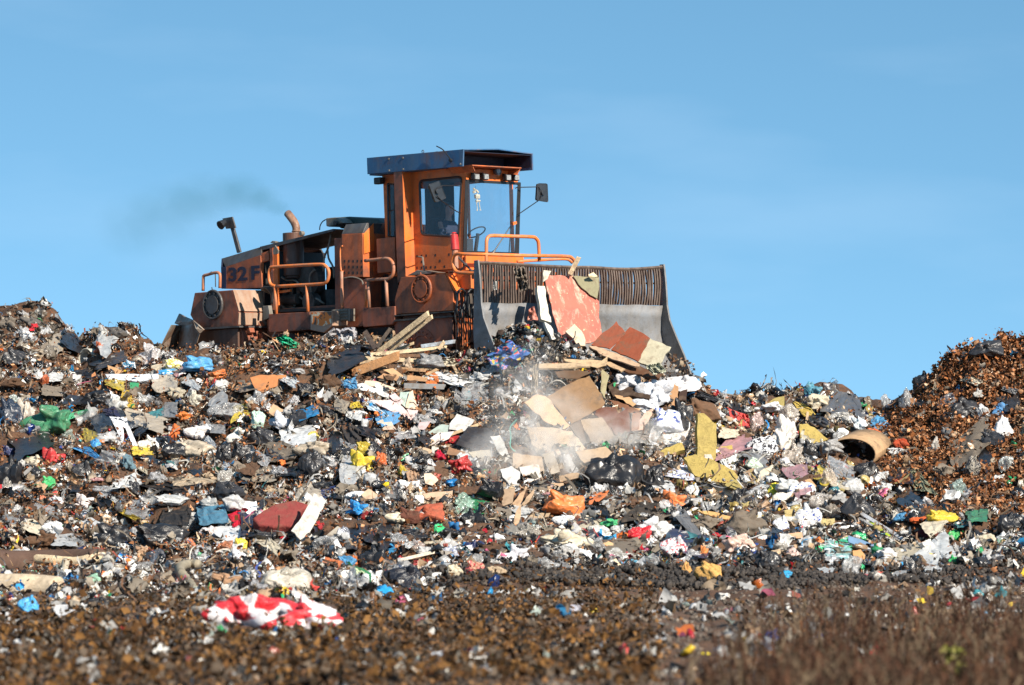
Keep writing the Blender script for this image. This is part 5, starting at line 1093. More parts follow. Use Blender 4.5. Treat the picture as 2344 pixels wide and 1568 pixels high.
# ---- sheets, cloths
sheet(c1, [(1130, 1240), (1210, 1205), (1400, 1330), (1240, 1350)], (.02, .42, .22), 'emerald green film bag on the crest below the platform', 'film', 'plastic_bag', 'plastic bag', .08, Y=79.2)
sheet(c4, [(420, 620), (640, 615), (720, 820), (460, 850)], (.36, .35, .37), 'grey fleece blanket on the crest before the hoses', 'cloth', 'blanket', 'blanket', .09, Y=78.3)
sheet(c4, [(200, 780), (400, 605), (430, 700), (250, 800)], (.33, .32, .33), 'grey fleece scrap left of the blanket', 'cloth', 'blanket', 'blanket', .06, Y=78.5)
sheet(c3, [(275, 935), (450, 800), (660, 880), (430, 1090)], (1, 1, 1), 'blue floral cloth hanging over the heap at the left end of the blade', 'floral', 'floral_cloth', 'cloth', .10, Y=75.4, n=30, freq=2)
sheet(c3, [(495, 240), (590, 225), (625, 400), (550, 430)], (.20, .16, .125), 'taupe rag caught on the blade rake', 'cloth', 'rag', 'rag', .10, Y=75.9)
sheet(c3, [(335, 345), (365, 345), (368, 410), (340, 412)], (.30, .30, .28), 'small grey scrap caught on the blade rake', 'film', 'rag', 'rag', .03, Y=75.9, n=8)
sheet(c3, [(620, 560), (660, 540), (690, 650), (610, 650)], (.45, .16, .11), 'reddish scrap left of the white post', 'film', 'rag', 'rag', .05, Y=75.7, n=10)
sheet(c3, [(650, 1000), (700, 990), (680, 1280), (630, 1270)], (.40, .32, .22), 'frayed fibrous strip hanging below the pale boards', 'cloth', 'cloth_strip', 'cloth', .05, Y=74.6)
sheet(c3, [(1520, 1000), (1640, 980), (1700, 1060), (1600, 1080)], (.50, .50, .38), 'pale green film below the olive board', 'film', 'plastic_sheet', 'plastic sheet', .08, Y=75.0)
sheet(g1, [(860, 915), (990, 920), (1000, 1010), (900, 990)], (.74, .74, .76), 'waist of the white trousers lying on the left slope', 'cloth', 'trousers', 'trousers', .05)
sheet(g1, [(900, 985), (965, 990), (975, 1110), (950, 1110)], (.74, .74, .76), 'short leg of the white trousers', 'cloth', 'trousers', 'trousers', .03)
sheet(g1, [(960, 950), (1000, 960), (1090, 1160), (1050, 1165)], (.74, .74, .76), 'long leg of the white trousers', 'cloth', 'trousers', 'trousers', .03)
sheet(g1, [(800, 860), (900, 830), (950, 920), (830, 900)], (.02, .025, .06), 'navy and red clothing above the white trousers', 'cloth', 'clothing', 'clothing', .06)
sheet(g1, [(560, 1155), (700, 1150), (800, 1240), (780, 1260)], (.06, .30, .62), 'bright blue torn bag on the left slope', 'film', 'plastic_bag', 'plastic bag', .07)
bag(g1, 745, 1120, 90, 75, (.06, .30, .62), 'round blue end of the torn blue bag', 'film', 'plastic_bag', 'plastic bag')
sheet(g1, [(960, 720), (1020, 700), (1060, 840), (920, 830)], (.48, .33, .05), 'mustard yellow cloth on the left slope', 'cloth', 'cloth', 'cloth', .07)
sheet(g1, [(540, 890), (720, 845), (740, 865), (480, 960)], (.08, .38, .18), 'thin green strip of film on the left slope', 'film', 'plastic_sheet', 'plastic sheet', .05)
sheet(g1, [(700, 500), (990, 390), (1000, 470), (760, 550)], (.035, .035, .04), 'dark sheet leaning on the white pipe', 'film', 'plastic_sheet', 'plastic sheet', .05)
sheet(g1, [(540, 560), (680, 530), (830, 625), (620, 610)], (.02, .02, .022), 'black plastic sheet below the white pipe', 'bag', 'plastic_sheet', 'plastic sheet', .06)
sheet(g1, [(1330, 1420), (1480, 1340), (1700, 1430), (1400, 1470)], (.42, .33, .23), 'crumpled beige paper above the black trousers', 'cloth', 'paper_sheet', 'paper', .07)
sheet(g2, [(640, 310), (830, 300), (890, 560), (760, 540)], (.035, .032, .032), 'heap of tarry black rags in the taupe mound', 'cloth', 'rag', 'rag', .13, n=30)
sheet(g2, [(290, 570), (400, 480), (450, 440), (380, 620)], (.42, .38, .32), 'long pale sack leaning in the taupe litter', 'cloth', 'sack', 'sack', .06)
sheet(g2, [(500, 590), (560, 500), (700, 480), (540, 600)], (.16, .03, .02), 'dark red rag in the taupe mound', 'cloth', 'rag', 'rag', .06)
sheet(g2, [(1210, 720), (1330, 740), (1330, 890), (1260, 900)], (.38, .24, .15), 'crumpled tan card right of the taupe mound', 'cloth', 'card', 'cardboard', .06)
sheet(g2, [(690, 50), (830, 15), (845, 110), (740, 100)], (.08, .26, .46), 'blue rag above the broken panels', 'cloth', 'rag', 'rag', .07)
sheet(g2, [(880, 210), (960, 200), (1060, 300), (930, 270)], (.52, .64, .72), 'pale blue film on the broken panels', 'film', 'plastic_sheet', 'plastic sheet', .06)
sheet(g2, [(1130, 450), (1290, 440), (1310, 490), (1140, 505)], (.55, .55, .56), 'clear film wrap below the broken panels', 'clear', 'plastic_sheet', 'plastic sheet', .05)
sheet(g3, [(700, 950), (860, 900), (830, 950), (700, 1050)], (.72, .20, .06), 'orange strip right of the large orange bag', 'film', 'plastic_sheet', 'plastic sheet', .03, n=10)
sheet(g3, [(950, 1160), (1080, 1000), (1290, 1000), (1250, 1110)], (.045, .038, .032), 'dark folded garment below the big black bag', 'cloth', 'clothing', 'clothing', .10)
sheet(g3, [(1330, 1060), (1440, 1040), (1640, 1330), (1590, 1350)], (.15, .155, .165), 'long grey sleeve draped down the slope', 'cloth', 'clothing', 'clothing', .05)
sheet(g3, [(1560, 830), (1750, 850), (1900, 1000), (1650, 950)], BK, 'loose black sheeting below the mustard foam', 'bag', 'plastic_sheet', 'plastic sheet', .10)
sheet(g3, [(1480, 130), (1600, 130), (1830, 230), (1700, 240)], BK2, 'black sheet draped on the crest right of the white pile', 'bag', 'plastic_sheet', 'plastic sheet', .06)
sheet(g3, [(1260, 470), (1500, 430), (1420, 540), (1215, 550)], (.66, .62, .56), 'crumpled white paper under the printed bag', 'cloth', 'paper_sheet', 'paper', .07)
sheet(g3, [(1280, 790), (1420, 680), (1520, 740), (1530, 830)], (.66, .66, .72), 'white and blue film right of the big black bag', 'printblue', 'plastic_sheet', 'plastic sheet', .06)
sheet(g3, [(1690, 620), (1850, 590), (1850, 740), (1760, 750)], (.72, .72, .70), 'white cloth right of the upright foam slab', 'cloth', 'cloth', 'cloth', .08)
sheet(g3, [(150, 1330), (260, 1250), (410, 1260), (330, 1330)], (.02, .022, .03), 'black film above the heap of white fabric', 'bag', 'plastic_sheet', 'plastic sheet', .05)
sheet(g3, [(1780, 260), (1950, 310), (1960, 420), (1840, 420)], (.55, .07, .06), 'red and pink clothing right of the foam', 'cloth', 'clothing', 'clothing', .10)
sheet(g4, [(480, 600), (600, 450), (740, 480), (810, 640)], (.09, .09, .095), 'big dark grey tarpaulin on the right crest', 'bag', 'tarpaulin', 'tarpaulin', .10, n=30)
sheet(g4, [(1080, 990), (1170, 1000), (1310, 1180), (1150, 1150)], (.22, .22, .14), 'khaki pleated cloth below the leaf mound', 'cloth', 'cloth', 'cloth', .09, freq=5)
sheet(g4, [(280, 520), (400, 560), (460, 620), (380, 640)], (.60, .42, .10), 'yellow padded panel near the right crest', 'foam', 'padding', 'padding', .05)
sheet(g4, [(230, 1010), (330, 970), (430, 1000), (380, 1050)], (.40, .24, .14), 'torn brown cardboard left of the cardboard tube', 'board', 'cardboard_piece', 'cardboard', .05)
sheet(g4, [(480, 1540), (700, 1470), (720, 1560), (520, 1560)], (.05, .45, .20), 'green and white printed bag at the lower right', 'printaqua', 'plastic_bag', 'plastic bag', .06)
sheet(g5, [(990, 45), (1260, 50), (1330, 130), (1060, 90)], (.012, .012, .014), 'left leg of the black trousers', 'cloth', 'trousers', 'trousers', .06)
sheet(g5, [(1280, 90), (1500, 50), (1570, 180), (1290, 190)], (.012, .012, .014), 'black trousers spread above the blue shirt', 'cloth', 'trousers', 'trousers', .08)
sheet(g5, [(1210, 200), (1440, 180), (1420, 380), (1200, 370)], (.018, .018, .02), 'black jacket left of the blue shirt', 'cloth', 'jacket', 'clothing', .08)
sheet(g5, [(1460, 200), (1680, 200), (1710, 360), (1480, 370)], (.07, .19, .28), 'steel blue shirt on the lower left slope', 'cloth', 'shirt', 'clothing', .08)
sheet(g5, [(1700, 290), (1850, 245), (1800, 370), (1740, 390)], (.48, .01, .03), 'red half of a jacket right of the blue shirt', 'cloth', 'jacket', 'clothing', .06)
sheet(g5, [(1800, 280), (1960, 240), (1900, 430), (1790, 450)], (.018, .028, .06), 'navy half of a jacket right of the red half', 'cloth', 'jacket', 'clothing', .07)
sheet(g5, [(830, 250), (900, 240), (1060, 320), (1010, 340)], (.50, .36, .04), 'long yellow bag on the lower left slope', 'film', 'plastic_bag', 'plastic bag', .05)
sheet(g5, [(1080, 720), (1210, 685), (1395, 850), (1290, 900)], (.62, .02, .02), 'red and white striped bag at the lower left', 'redwhite', 'plastic_bag', 'plastic bag', .08, n=30)
sheet(g5, [(770, 850), (1090, 730), (1110, 770), (800, 900)], (.62, .62, .64), 'clear film tail of the striped red bag', 'clear', 'plastic_sheet', 'plastic sheet', .05)
sheet(g5, [(120, 740), (250, 710), (365, 725), (330, 755)], (.16, .42, .22), 'green film below the brown mattress roll', 'film', 'plastic_sheet', 'plastic sheet', .04)
sheet(g5, [(380, 990), (540, 930), (590, 1000), (450, 1060)], (.72, .70, .68), 'white crumpled sheet right of the blue bag', 'cloth', 'sheet', 'cloth', .05)
sheet(g5, [(820, 1020), (960, 1010), (1180, 1040), (1000, 1110)], (.34, .35, .38), 'grey blurred film at the edge of the brown soil', 'clear', 'plastic_sheet', 'plastic sheet', .06)
sheet(g5, [(1400, 720), (1520, 660), (1690, 640), (1640, 690)], (.03, .032, .035), 'black film between the ribbed hoses', 'bag', 'plastic_sheet', 'plastic sheet', .05)
idn = lambda a, b: (a, b)
bag(idn, 555, 1418, 180, 112, (.62, .03, .04), 'left half of the blurred red and white bag in the foreground', 'redwhite', 'plastic_bag', 'plastic bag', heap=True)
bag(idn, 698, 1414, 180, 100, (.66, .04, .05), 'right half of the blurred red and white bag in the foreground', 'redwhite', 'plastic_bag', 'plastic bag', heap=True)
sheet(g6, [(610, 1215), (660, 1210), (740, 1380), (650, 1380)], (.66, .64, .60), 'white twisted rag on the brown foreground', 'cloth', 'rag', 'rag', .04)
sheet(g6, [(0, 1330), (120, 1320), (225, 1360), (80, 1395)], (.40, .42, .44), 'grey white film on the brown foreground', 'film', 'plastic_sheet', 'plastic sheet', .03)
sheet(g6, [(1370, 1330), (1530, 1280), (1760, 1400), (1400, 1420)], (.55, .54, .54), 'white film peaks at the bottom middle', 'film', 'plastic_sheet', 'plastic sheet', .09)
sheet(g7, [(1640, 990), (1860, 950), (1910, 965), (1680, 1010)], (.50, .06, .07), 'blurred red strip on the grey soil', 'film', 'plastic_sheet', 'plastic sheet', .02, n=8)
sheet(g7, [(1380, 1030), (1520, 1010), (1560, 1090), (1350, 1110)], (.42, .38, .35), 'blurred pale fabric on the grey soil', 'cloth', 'cloth', 'cloth', .05)
sheet(g8, [(1060, 760), (1160, 660), (1290, 640), (1240, 690)], (.34, .33, .31), 'blurred grey rubber arch behind the weeds', 'film', 'rubber_sheet', 'rubber sheet', .05)
sheet(g8, [(590, 400), (800, 440), (810, 590), (600, 540)], (.30, .52, .50), 'white, green and blue printed film at the lower right', 'printaqua', 'plastic_sheet', 'plastic sheet', .06)
# ---- boards, panels, cardboard
NB = (.45, -.78, .42)
board(c3, [(775, 295), (965, 297), (985, 318), (1020, 350), (1035, 395), (1110, 440), (1170, 500), (1168, 590), (1185, 700), (1190, 760), (1130, 815), (1000, 850), (900, 850), (862, 790), (800, 560), (748, 345)], (1, 1, 1), 'large red-brown broken panel standing against the blade', 'redboard', 'panel', 'panel', .03, 76.35, NB)
board(c3, [(962, 300), (1170, 312), (1165, 420), (1155, 480), (1100, 450), (1035, 395)], (.22, .20, .12), 'olive broken board behind the red panel', 'board', 'board', 'board', .02, 76.65, NB)
board(c3, [(1085, 290), (1125, 272), (1160, 305), (1090, 306)], (.66, .52, .32), 'cream scrap on top of the olive board', 'board', 'board', 'board', .02, 76.6, NB)
board(c3, [(685, 378), (742, 380), (772, 560), (795, 665), (760, 655), (715, 640)], (.60, .55, .45), 'white post left of the red panel', 'board', 'post', 'post', .10, 76.0, NB)
board(c3, [(740, 660), (790, 690), (835, 800), (800, 800)], (.58, .56, .50), 'white slab below the white post', 'board', 'board', 'board', .08, 75.7, NB)
board(c3, [(735, 255), (795, 262), (765, 325), (728, 350)], (.46, .42, .34), 'jagged pale piece behind the white post', 'board', 'board', 'board', .03, 76.3, NB)
beam(c3, (1010, 155), (940, 290), 36, (.58, .42, .26), 'splintered stick poking above the blade rake', Y=76.5)
board(c3, [(905, 735), (975, 675), (1030, 730), (1062, 800), (1060, 850), (1000, 845), (965, 790)], (.56, .45, .32), 'cream broken piece at the foot of the red panel', 'board', 'board', 'board', .04, 75.75, (.2, -.8, .5))
board(c3, [(1105, 842), (1305, 655), (1375, 745), (1250, 870)], (.30, .085, .045), 'left red-brown cabinet board before the blade', 'board', 'cabinet_board', 'board', .03, 75.7, (-.35, -.7, .6))
board(c3, [(1262, 880), (1410, 700), (1565, 785), (1470, 968)], (.26, .07, .035), 'right red-brown cabinet board before the blade', 'board', 'cabinet_board', 'board', .04, 75.75, (-.3, -.75, .55))
board(c3, [(1470, 972), (1568, 790), (1735, 858), (1640, 1000), (1560, 1010)], (.36, .33, .24), 'dirty olive cabinet board before the blade corner', 'board', 'cabinet_board', 'board', .05, 75.9, (.1, -.8, .5))
board(c3, [(1088, 850), (1145, 852), (1300, 905), (1488, 990), (1485, 1010), (1420, 1000), (1200, 925)], (.46, .31, .20), 'thin pale board edge under the cabinet boards', 'board', 'board', 'board', .03, 75.35, (0, -.5, .8))
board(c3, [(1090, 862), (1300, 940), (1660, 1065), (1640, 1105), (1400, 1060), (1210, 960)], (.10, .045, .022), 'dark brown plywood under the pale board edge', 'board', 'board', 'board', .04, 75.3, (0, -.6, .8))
board(c3, [(1200, 970), (1260, 975), (1375, 1030), (1340, 1050), (1250, 1010)], (.42, .28, .16), 'short tan board below the plywood', 'board', 'board', 'board', .03, 75.0, (0, -.6, .8))
board(c3, [(890, 948), (1190, 965), (1235, 930), (1225, 1000), (1150, 1020), (900, 968)], (.48, .34, .20), 'splintered pale board in front of the heap', 'board', 'board', 'board', .02, 74.95, (0, -.5, .85))
board(c3, [(680, 990), (990, 980), (1100, 1010), (700, 1025)], (.44, .32, .20), 'long pale board edge above the dark hollow', 'board', 'board', 'board', .04, 74.8, (0, -.5, .85))
board(g3, [(370, 165), (560, 60), (700, 5), (760, 95), (825, 215), (800, 250), (640, 340), (552, 392)], (.27, .155, .075), 'largest brown fibreboard sheet under the blade', 'board', 'fibreboard_sheet', 'board', .02, None, (-.2, -.8, .5))
board(g3, [(285, 150), (362, 168), (552, 398), (500, 425), (360, 370), (190, 215)], (.52, .33, .19), 'light tan fibreboard sheet left of the largest one', 'board', 'fibreboard_sheet', 'board', .02, None, (.15, -.75, .55))
board(g3, [(205, 405), (400, 410), (565, 440), (700, 608), (420, 620), (265, 600)], (.56, .42, .29), 'pale fibreboard sheet half in the dust', 'board', 'fibreboard_sheet', 'board', .02, None, (0, -.8, .6))
board(g3, [(545, 400), (625, 355), (735, 590), (700, 600), (575, 440)], (.10, .065, .045), 'dark board edge between the fibreboard sheets', 'board', 'board', 'board', .03, None, (.6, -.7, .3))
board(g3, [(630, 350), (800, 330), (900, 480), (880, 540), (740, 590)], (.30, .22, .15), 'mottled board in the dust right of the dark edge', 'board', 'board', 'board', .03, None, (.1, -.8, .6))
board(g3, [(705, 265), (905, 248), (925, 300), (1000, 250), (1035, 440), (905, 472), (820, 370)], (.12, .04, .022), 'dark brown plywood sheet with a notch', 'board', 'plywood_sheet', 'board', .03, None, (.1, -.8, .55))
board(g3, [(920, 210), (1010, 238), (1030, 320), (940, 300)], (.20, .075, .035), 'red-brown plywood flap above the notched sheet', 'board', 'plywood_sheet', 'board', .03, None, (.5, -.7, .4))
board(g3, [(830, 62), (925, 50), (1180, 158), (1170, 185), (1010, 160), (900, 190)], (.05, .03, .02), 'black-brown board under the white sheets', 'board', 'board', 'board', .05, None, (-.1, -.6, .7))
board(g3, [(895, 155), (1010, 165), (1110, 265), (1090, 280), (990, 220)], (.42, .25, .13), 'curved tan veneer under the white sheets', 'board', 'board', 'board', .02, None, (.2, -.7, .6))
board(g3, [(1040, 440), (1130, 300), (1215, 240), (1200, 300), (1120, 430)], (.50, .32, .24), 'pinkish tan board right of the plywood', 'board', 'board', 'board', .03, None, (.3, -.8, .4))
board(g3, [(0, 500), (25, 530), (95, 670), (60, 700), (0, 620)], (.60, .60, .58), 'white narrow board at the left of the dust', 'board', 'board', 'board', .03, None, (.3, -.8, .4))
board(g3, [(0, 740), (90, 712), (160, 760), (150, 850), (110, 890), (20, 800)], (.50, .48, .46), 'grey-white board low in the dust', 'board', 'board', 'board', .03, None, (.1, -.8, .6))
board(g3, [(1310, 180), (1360, 70), (1400, 90), (1390, 260), (1330, 290)], (.36, .20, .10), 'splintered upright timber right of the white pile', 'board', 'timber', 'plank', .08, 75.4, (.2, -.9, .3))
board(g3, [(1410, 130), (1470, 110), (1460, 200), (1400, 200)], (.04, .02, .015), 'dark box end on the crest right of the timber', 'board', 'box', 'box', .2, 75.6, (.2, -.9, .3))
board(g3, [(1548, 300), (1600, 300), (1640, 335), (1700, 390), (1692, 690), (1600, 680), (1545, 640)], (.38, .29, .10), 'tall upright slab of mustard foam', 'foam', 'foam_slab', 'foam slab', .14, None, (.25, -.92, .2), .4)
board(g3, [(1440, 650), (1530, 620), (1680, 670), (1830, 745), (1900, 830), (1800, 850), (1640, 830), (1530, 790)], MU, 'wide mustard foam slab lying below the upright one', 'foam', 'foam_slab', 'foam slab', .10, None, (0, -.7, .7))
board(g3, [(1250, 600), (1300, 570), (1425, 528), (1450, 585), (1290, 640)], MU, 'mustard foam block left of the upright slab', 'foam', 'foam_slab', 'foam slab', .12, None, (0, -.8, .6))
board(g3, [(1700, 565), (1820, 548), (1825, 580), (1705, 600)], MU, 'small mustard foam strip right of the upright slab', 'foam', 'foam_slab', 'foam slab', .08)
board(g3, [(1760, 860), (1860, 815), (1900, 870), (1880, 920)], (.30, .24, .09), 'mustard foam offcut below the wide slab', 'foam', 'foam_slab', 'foam slab', .08)
board(g3, [(1602, 622), (1655, 620), (1672, 660), (1660, 695), (1608, 680)], (.64, .50, .42), 'pinkish white foam block on the wide slab', 'foam', 'foam_block', 'block', .12, None, (0, -.9, .4), .7)
board(g4, [(345, 690), (400, 685), (470, 730), (545, 795), (440, 832), (352, 785)], MU, 'mustard foam slab right of the long white sack', 'foam', 'foam_slab', 'foam slab', .10)
board(g4, [(120, 560), (160, 515), (240, 495), (240, 560), (180, 600)], (.30, .24, .09), 'mustard foam slab near the right crest', 'foam', 'foam_slab', 'foam slab', .12)
board(g4, [(395, 600), (410, 605), (402, 705), (382, 700)], (.45, .32, .2), 'short tan stake behind the foam slab', 'foam', 'stake', 'plank', .04)
board(g4, [(0, 1330), (190, 1310), (195, 1345), (0, 1360)], MU, 'long mustard foam strip left of the printed sacks', 'foam', 'foam_slab', 'foam slab', .08)
board(g4, [(480, 1350), (590, 1345), (595, 1390), (485, 1400)], (.42, .34, .16), 'mustard foam block right of the printed sacks', 'foam', 'foam_slab', 'foam slab', .10)
board(g4, [(240, 1290), (300, 1280), (290, 1360), (250, 1370)], (.40, .31, .14), 'mustard foam offcut between the printed sacks', 'foam', 'foam_slab', 'foam slab', .06)
board(g4, [(45, 1100), (70, 1020), (160, 975), (130, 1040), (90, 1110)], (.56, .46, .34), 'curved pale card left of the torn cardboard', 'board', 'cardboard_piece', 'cardboard', .02)
board(g4, [(20, 1280), (120, 1220), (160, 1270), (80, 1300)], CARD, 'brown cardboard piece left of the cream pillow', 'board', 'cardboard_piece', 'cardboard', .03)
board(g4, [(380, 1080), (420, 1070), (480, 1150), (450, 1160)], CARD, 'narrow brown cardboard right of the cream pillow', 'board', 'cardboard_piece', 'cardboard', .02)
board(g4, [(615, 720), (650, 715), (690, 740), (680, 800), (618, 795)], (.70, .70, .70), 'white foam block left of the leaf mound', 'foam', 'foam_block', 'block', .10, None, (.3, -.8, .5))
board(g8, [(780, 380), (880, 410), (1015, 462), (990, 505), (860, 470), (780, 430)], (.13, .22, .34), 'slate blue board at the lower right', 'board', 'board', 'board', .03)
board(g8, [(815, 500), (880, 490), (915, 540), (905, 610), (820, 600)], (.46, .24, .10), 'brown carton at the lower right', 'board', 'carton', 'box', .15, None, (.3, -.8, .5))
board(g8, [(300, 365), (415, 355), (420, 400), (310, 395)], (.50, .30, .18), 'tan card strip below the printed sacks', 'board', 'cardboard_piece', 'cardboard', .02)
board(g1, [(842, 510), (900, 528), (975, 560), (930, 580), (848, 572)], (.42, .24, .12), 'brown cardboard flap above the white carton', 'board', 'cardboard_piece', 'cardboard', .01)
board(g1, [(822, 580), (1240, 578), (1242, 612), (1090, 640), (850, 622)], (.56, .62, .68), 'long flat white and blue carton at the left crest', 'board', 'carton', 'box', .10, None, (0, -.75, .65))
board(g1, [(1475, 460), (1520, 390), (1575, 462)], (.20, .46, .33), 'mint green triangle of plastic beside the rear drum', 'board', 'plastic_piece', 'plastic piece', .01, 81.2, (.1, -.95, .1))
board(g1, [(1018, 645), (1090, 650), (1085, 700), (1050, 708), (1020, 690)], (.03, .22, .10), 'dark green plastic panel below the white carton', 'board', 'plastic_piece', 'plastic piece', .01)
board(g1, [(155, 650), (180, 618), (205, 650), (200, 685)], (.70, .70, .66), 'small white card at the upper left', 'board', 'card', 'cardboard', .01)
board(g2, [(0, 20), (70, 0), (285, 0), (270, 60), (100, 130), (60, 120), (20, 70)], (.40, .16, .06), 'orange-brown cardboard sheet on the left leaf patch', 'board', 'cardboard_sheet', 'cardboard', .02)
board(g2, [(140, 290), (180, 225), (275, 275), (260, 310), (180, 320)], (.46, .30, .18), 'tan cardboard flap left of the silver foil sack', 'board', 'cardboard_piece', 'cardboard', .02)
pan_ = [([(905, 42), (1000, 50), (1190, 125), (1185, 142), (1060, 120), (890, 75)], (.58, .42, .31), 'peach panel at the top of the broken panels'),
 ([(840, 72), (885, 62), (1090, 150), (1082, 178), (960, 140), (850, 112)], (.62, .64, .64), 'white corrugated panel at the top of the broken panels'),
 ([(935, 195), (1100, 192), (1200, 250), (1285, 345), (1250, 355), (1090, 275)], (.58, .42, .40), 'long pink panel among the broken panels'),
 ([(1090, 162), (1138, 140), (1205, 205), (1180, 235)], (.56, .40, .40), 'pink pointed panel among the broken panels'),
 ([(1180, 132), (1255, 130), (1215, 252), (1172, 212)], (.46, .56, .48), 'mint green panel among the broken panels'),
 ([(1250, 135), (1277, 118), (1312, 272), (1220, 256)], (.62, .46, .34), 'peach panel right of the mint green one'),
 ([(1230, 265), (1320, 275), (1285, 350), (1262, 330)], (.52, .38, .36), 'small pink panel below the peach one'),
 ([(1565, 382), (1622, 302), (1762, 350), (1695, 440), (1560, 425)], (.56, .55, .52), 'square grey-white panel above the long plank'),
 ([(1435, 425), (1500, 385), (1560, 392), (1550, 445), (1370, 470)], (.32, .38, .34), 'grey-green panel left of the square panel'),
 ([(1290, 420), (1330, 370), (1420, 360), (1370, 430)], (.42, .32, .32), 'mauve panel left of the grey-green one'),
 ([(1385, 520), (1480, 450), (1600, 440), (1560, 500), (1420, 560)], (.54, .48, .46), 'pale mauve panel under the long plank'),
 ([(1640, 480), (1720, 460), (1700, 530), (1660, 520)], (.60, .60, .58), 'small white panel right of the long plank'),
 ([(990, 370), (1040, 345), (1080, 430), (1040, 430)], (.56, .44, .34), 'cream card at the left end of the broken panels'),
 ([(1050, 370), (1110, 365), (1150, 430), (1080, 430)], (.66, .50, .40), 'white and orange printed card by the broken panels')]
for i, (pp, cc, lb) in enumerate(pan_): board(g2, pp, cc, lb, 'board', 'panel', 'panel', .015, None, (RNG.normal(0, .25), -.8, .55 + RNG.normal(0, .15)), .3 + .05 * (i % 4))
board(g2, [(1365, 772), (1420, 768), (1478, 822), (1430, 866), (1375, 850)], (.62, .48, .36), 'cream plate below the crimson bundle', 'board', 'panel', 'panel', .02)
board(g2, [(1710, 605), (1800, 590), (1880, 582), (1925, 700), (1900, 732), (1780, 670)], (.42, .36, .26), 'grainy chipboard sheet left of the dust', 'board', 'chipboard_sheet', 'board', .03)
board(g2, [(1350, 930), (1590, 905), (1585, 960), (1500, 985), (1380, 975)], (.46, .31, .21), 'torn cardboard right of the yellow bag', 'board', 'cardboard_piece', 'cardboard', .02)
board(g2, [(870, 935), (930, 890), (1010, 940), (1000, 960), (900, 975)], (.50, .35, .24), 'tan card below the yellow bag', 'board', 'cardboard_piece', 'cardboard', .02)
bd = board(g2, [(500, 925), (560, 945), (600, 990), (540, 1100), (470, 1230), (395, 1292), (322, 1220), (400, 1120), (470, 1000)], (.50, .48, .43), 'blue and white torn panel beside the maroon mattress', 'wood', 'torn_panel', 'panel', .03, None, (.3, -.8, .5), .9)
o2 = board(g2, [(490, 940), (565, 950), (545, 1030), (480, 1000)], (.06, .07, .30), 'x', 'film', 'blue_edge', 'panel', .01, None, (.3, -.8, .5), .95)
o2.parent = bd; o2.matrix_parent_inverse = bd.matrix_world.inverted()
for k_ in ('label', 'category'): del o2[k_]
board(g2, [(560, 990), (605, 975), (570, 1060), (545, 1080)], (.62, .58, .52), 'white slat right of the blue and white torn panel', 'board', 'slat', 'plank', .03, None, (.3, -.8, .5), .7)
# maroon mattress: a padded slab with rounded edges
mt_ = board(g2, [(15, 1120), (60, 1085), (200, 1005), (350, 975), (470, 1010), (400, 1060), (350, 1180), (180, 1185), (60, 1170)], (.22, .045, .04), 'maroon mattress leaning on the lower left slope', 'cloth', 'mattress', 'mattress', .5, None, (0, -.55, .8), .9)
bv = mt_.modifiers.get('bevel'); bv.width = .09; bv.segments = 4
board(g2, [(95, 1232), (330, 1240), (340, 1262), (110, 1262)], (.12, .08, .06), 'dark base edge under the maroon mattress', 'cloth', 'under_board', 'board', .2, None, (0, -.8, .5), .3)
for f_, pp, cc, lb in [(g3, [(100, 612), (330, 640), (350, 760), (95, 725)], (.44, .34, .25), 'dusty tan board lying in the thickest dust'), (g3, [(590, 600), (830, 560), (905, 640), (660, 690)], (.36, .26, .17), 'dusty board just behind the largest black bag'), (g3, [(840, 190), (925, 205), (1110, 285), (1080, 335), (950, 265)], (.14, .06, .03), 'chocolate brown board above the notched plywood'),
 (g3, [(1040, 300), (1110, 290), (1090, 420), (1030, 440)], (.24, .11, .06), 'narrow brown board right of the notched plywood'), (g3, [(150, 720), (300, 700), (330, 800), (200, 860)], (.50, .45, .40), 'pale board low in the dust left of the black bag'), (g3, [(330, 620), (420, 600), (470, 760), (400, 780)], (.46, .40, .33), 'upright pale board in the dust'),
 (g3, [(460, 790), (620, 760), (640, 800), (470, 840)], (.42, .30, .2), 'thin board above the orange bag in the dust'), (g3, [(1115, 480), (1215, 445), (1230, 520), (1150, 540)], (.38, .25, .17), 'brown board left of the crumpled white paper'), (g2, [(1880, 480), (1960, 470), (2040, 640), (1990, 690)], (.56, .54, .50), 'white board standing at the left edge of the dust'),
 (g2, [(1560, 560), (1690, 600), (1660, 640), (1540, 620)], (.30, .16, .09), 'brown board right of the short upright lath'), (g2, [(1330, 560), (1430, 590), (1400, 640), (1310, 620)], (.40, .28, .18), 'tan board left of the short upright lath'), (c4, [(1260, 1170), (1500, 1200), (1480, 1250), (1250, 1230)], (.36, .20, .10), 'brown board above the grey metal profile'),
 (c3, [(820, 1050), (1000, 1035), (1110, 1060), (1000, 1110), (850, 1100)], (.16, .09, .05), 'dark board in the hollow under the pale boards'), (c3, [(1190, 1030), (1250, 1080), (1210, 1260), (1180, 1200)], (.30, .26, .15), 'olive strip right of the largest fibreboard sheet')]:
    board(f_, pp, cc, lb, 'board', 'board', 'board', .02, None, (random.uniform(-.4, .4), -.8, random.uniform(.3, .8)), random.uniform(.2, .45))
for a, b, w_, cc, lb in [((560, 1065), (830, 1005), 30, (.46, .33, .20), 'short plank at the left end of the wood pile'), ((1480, 1170), (1665, 1075), 34, (.34, .22, .12), 'slanting plank at the right end of the wood pile'), ((1130, 880), (1330, 800), 34, (.50, .37, .22), 'plank offcut between the rising and the level planks'), ((820, 1040), (1010, 1090), 26, (.40, .27, .16), 'lath sloping down under the thick timber')]: beam(c4, a, b, w_, cc, lb)
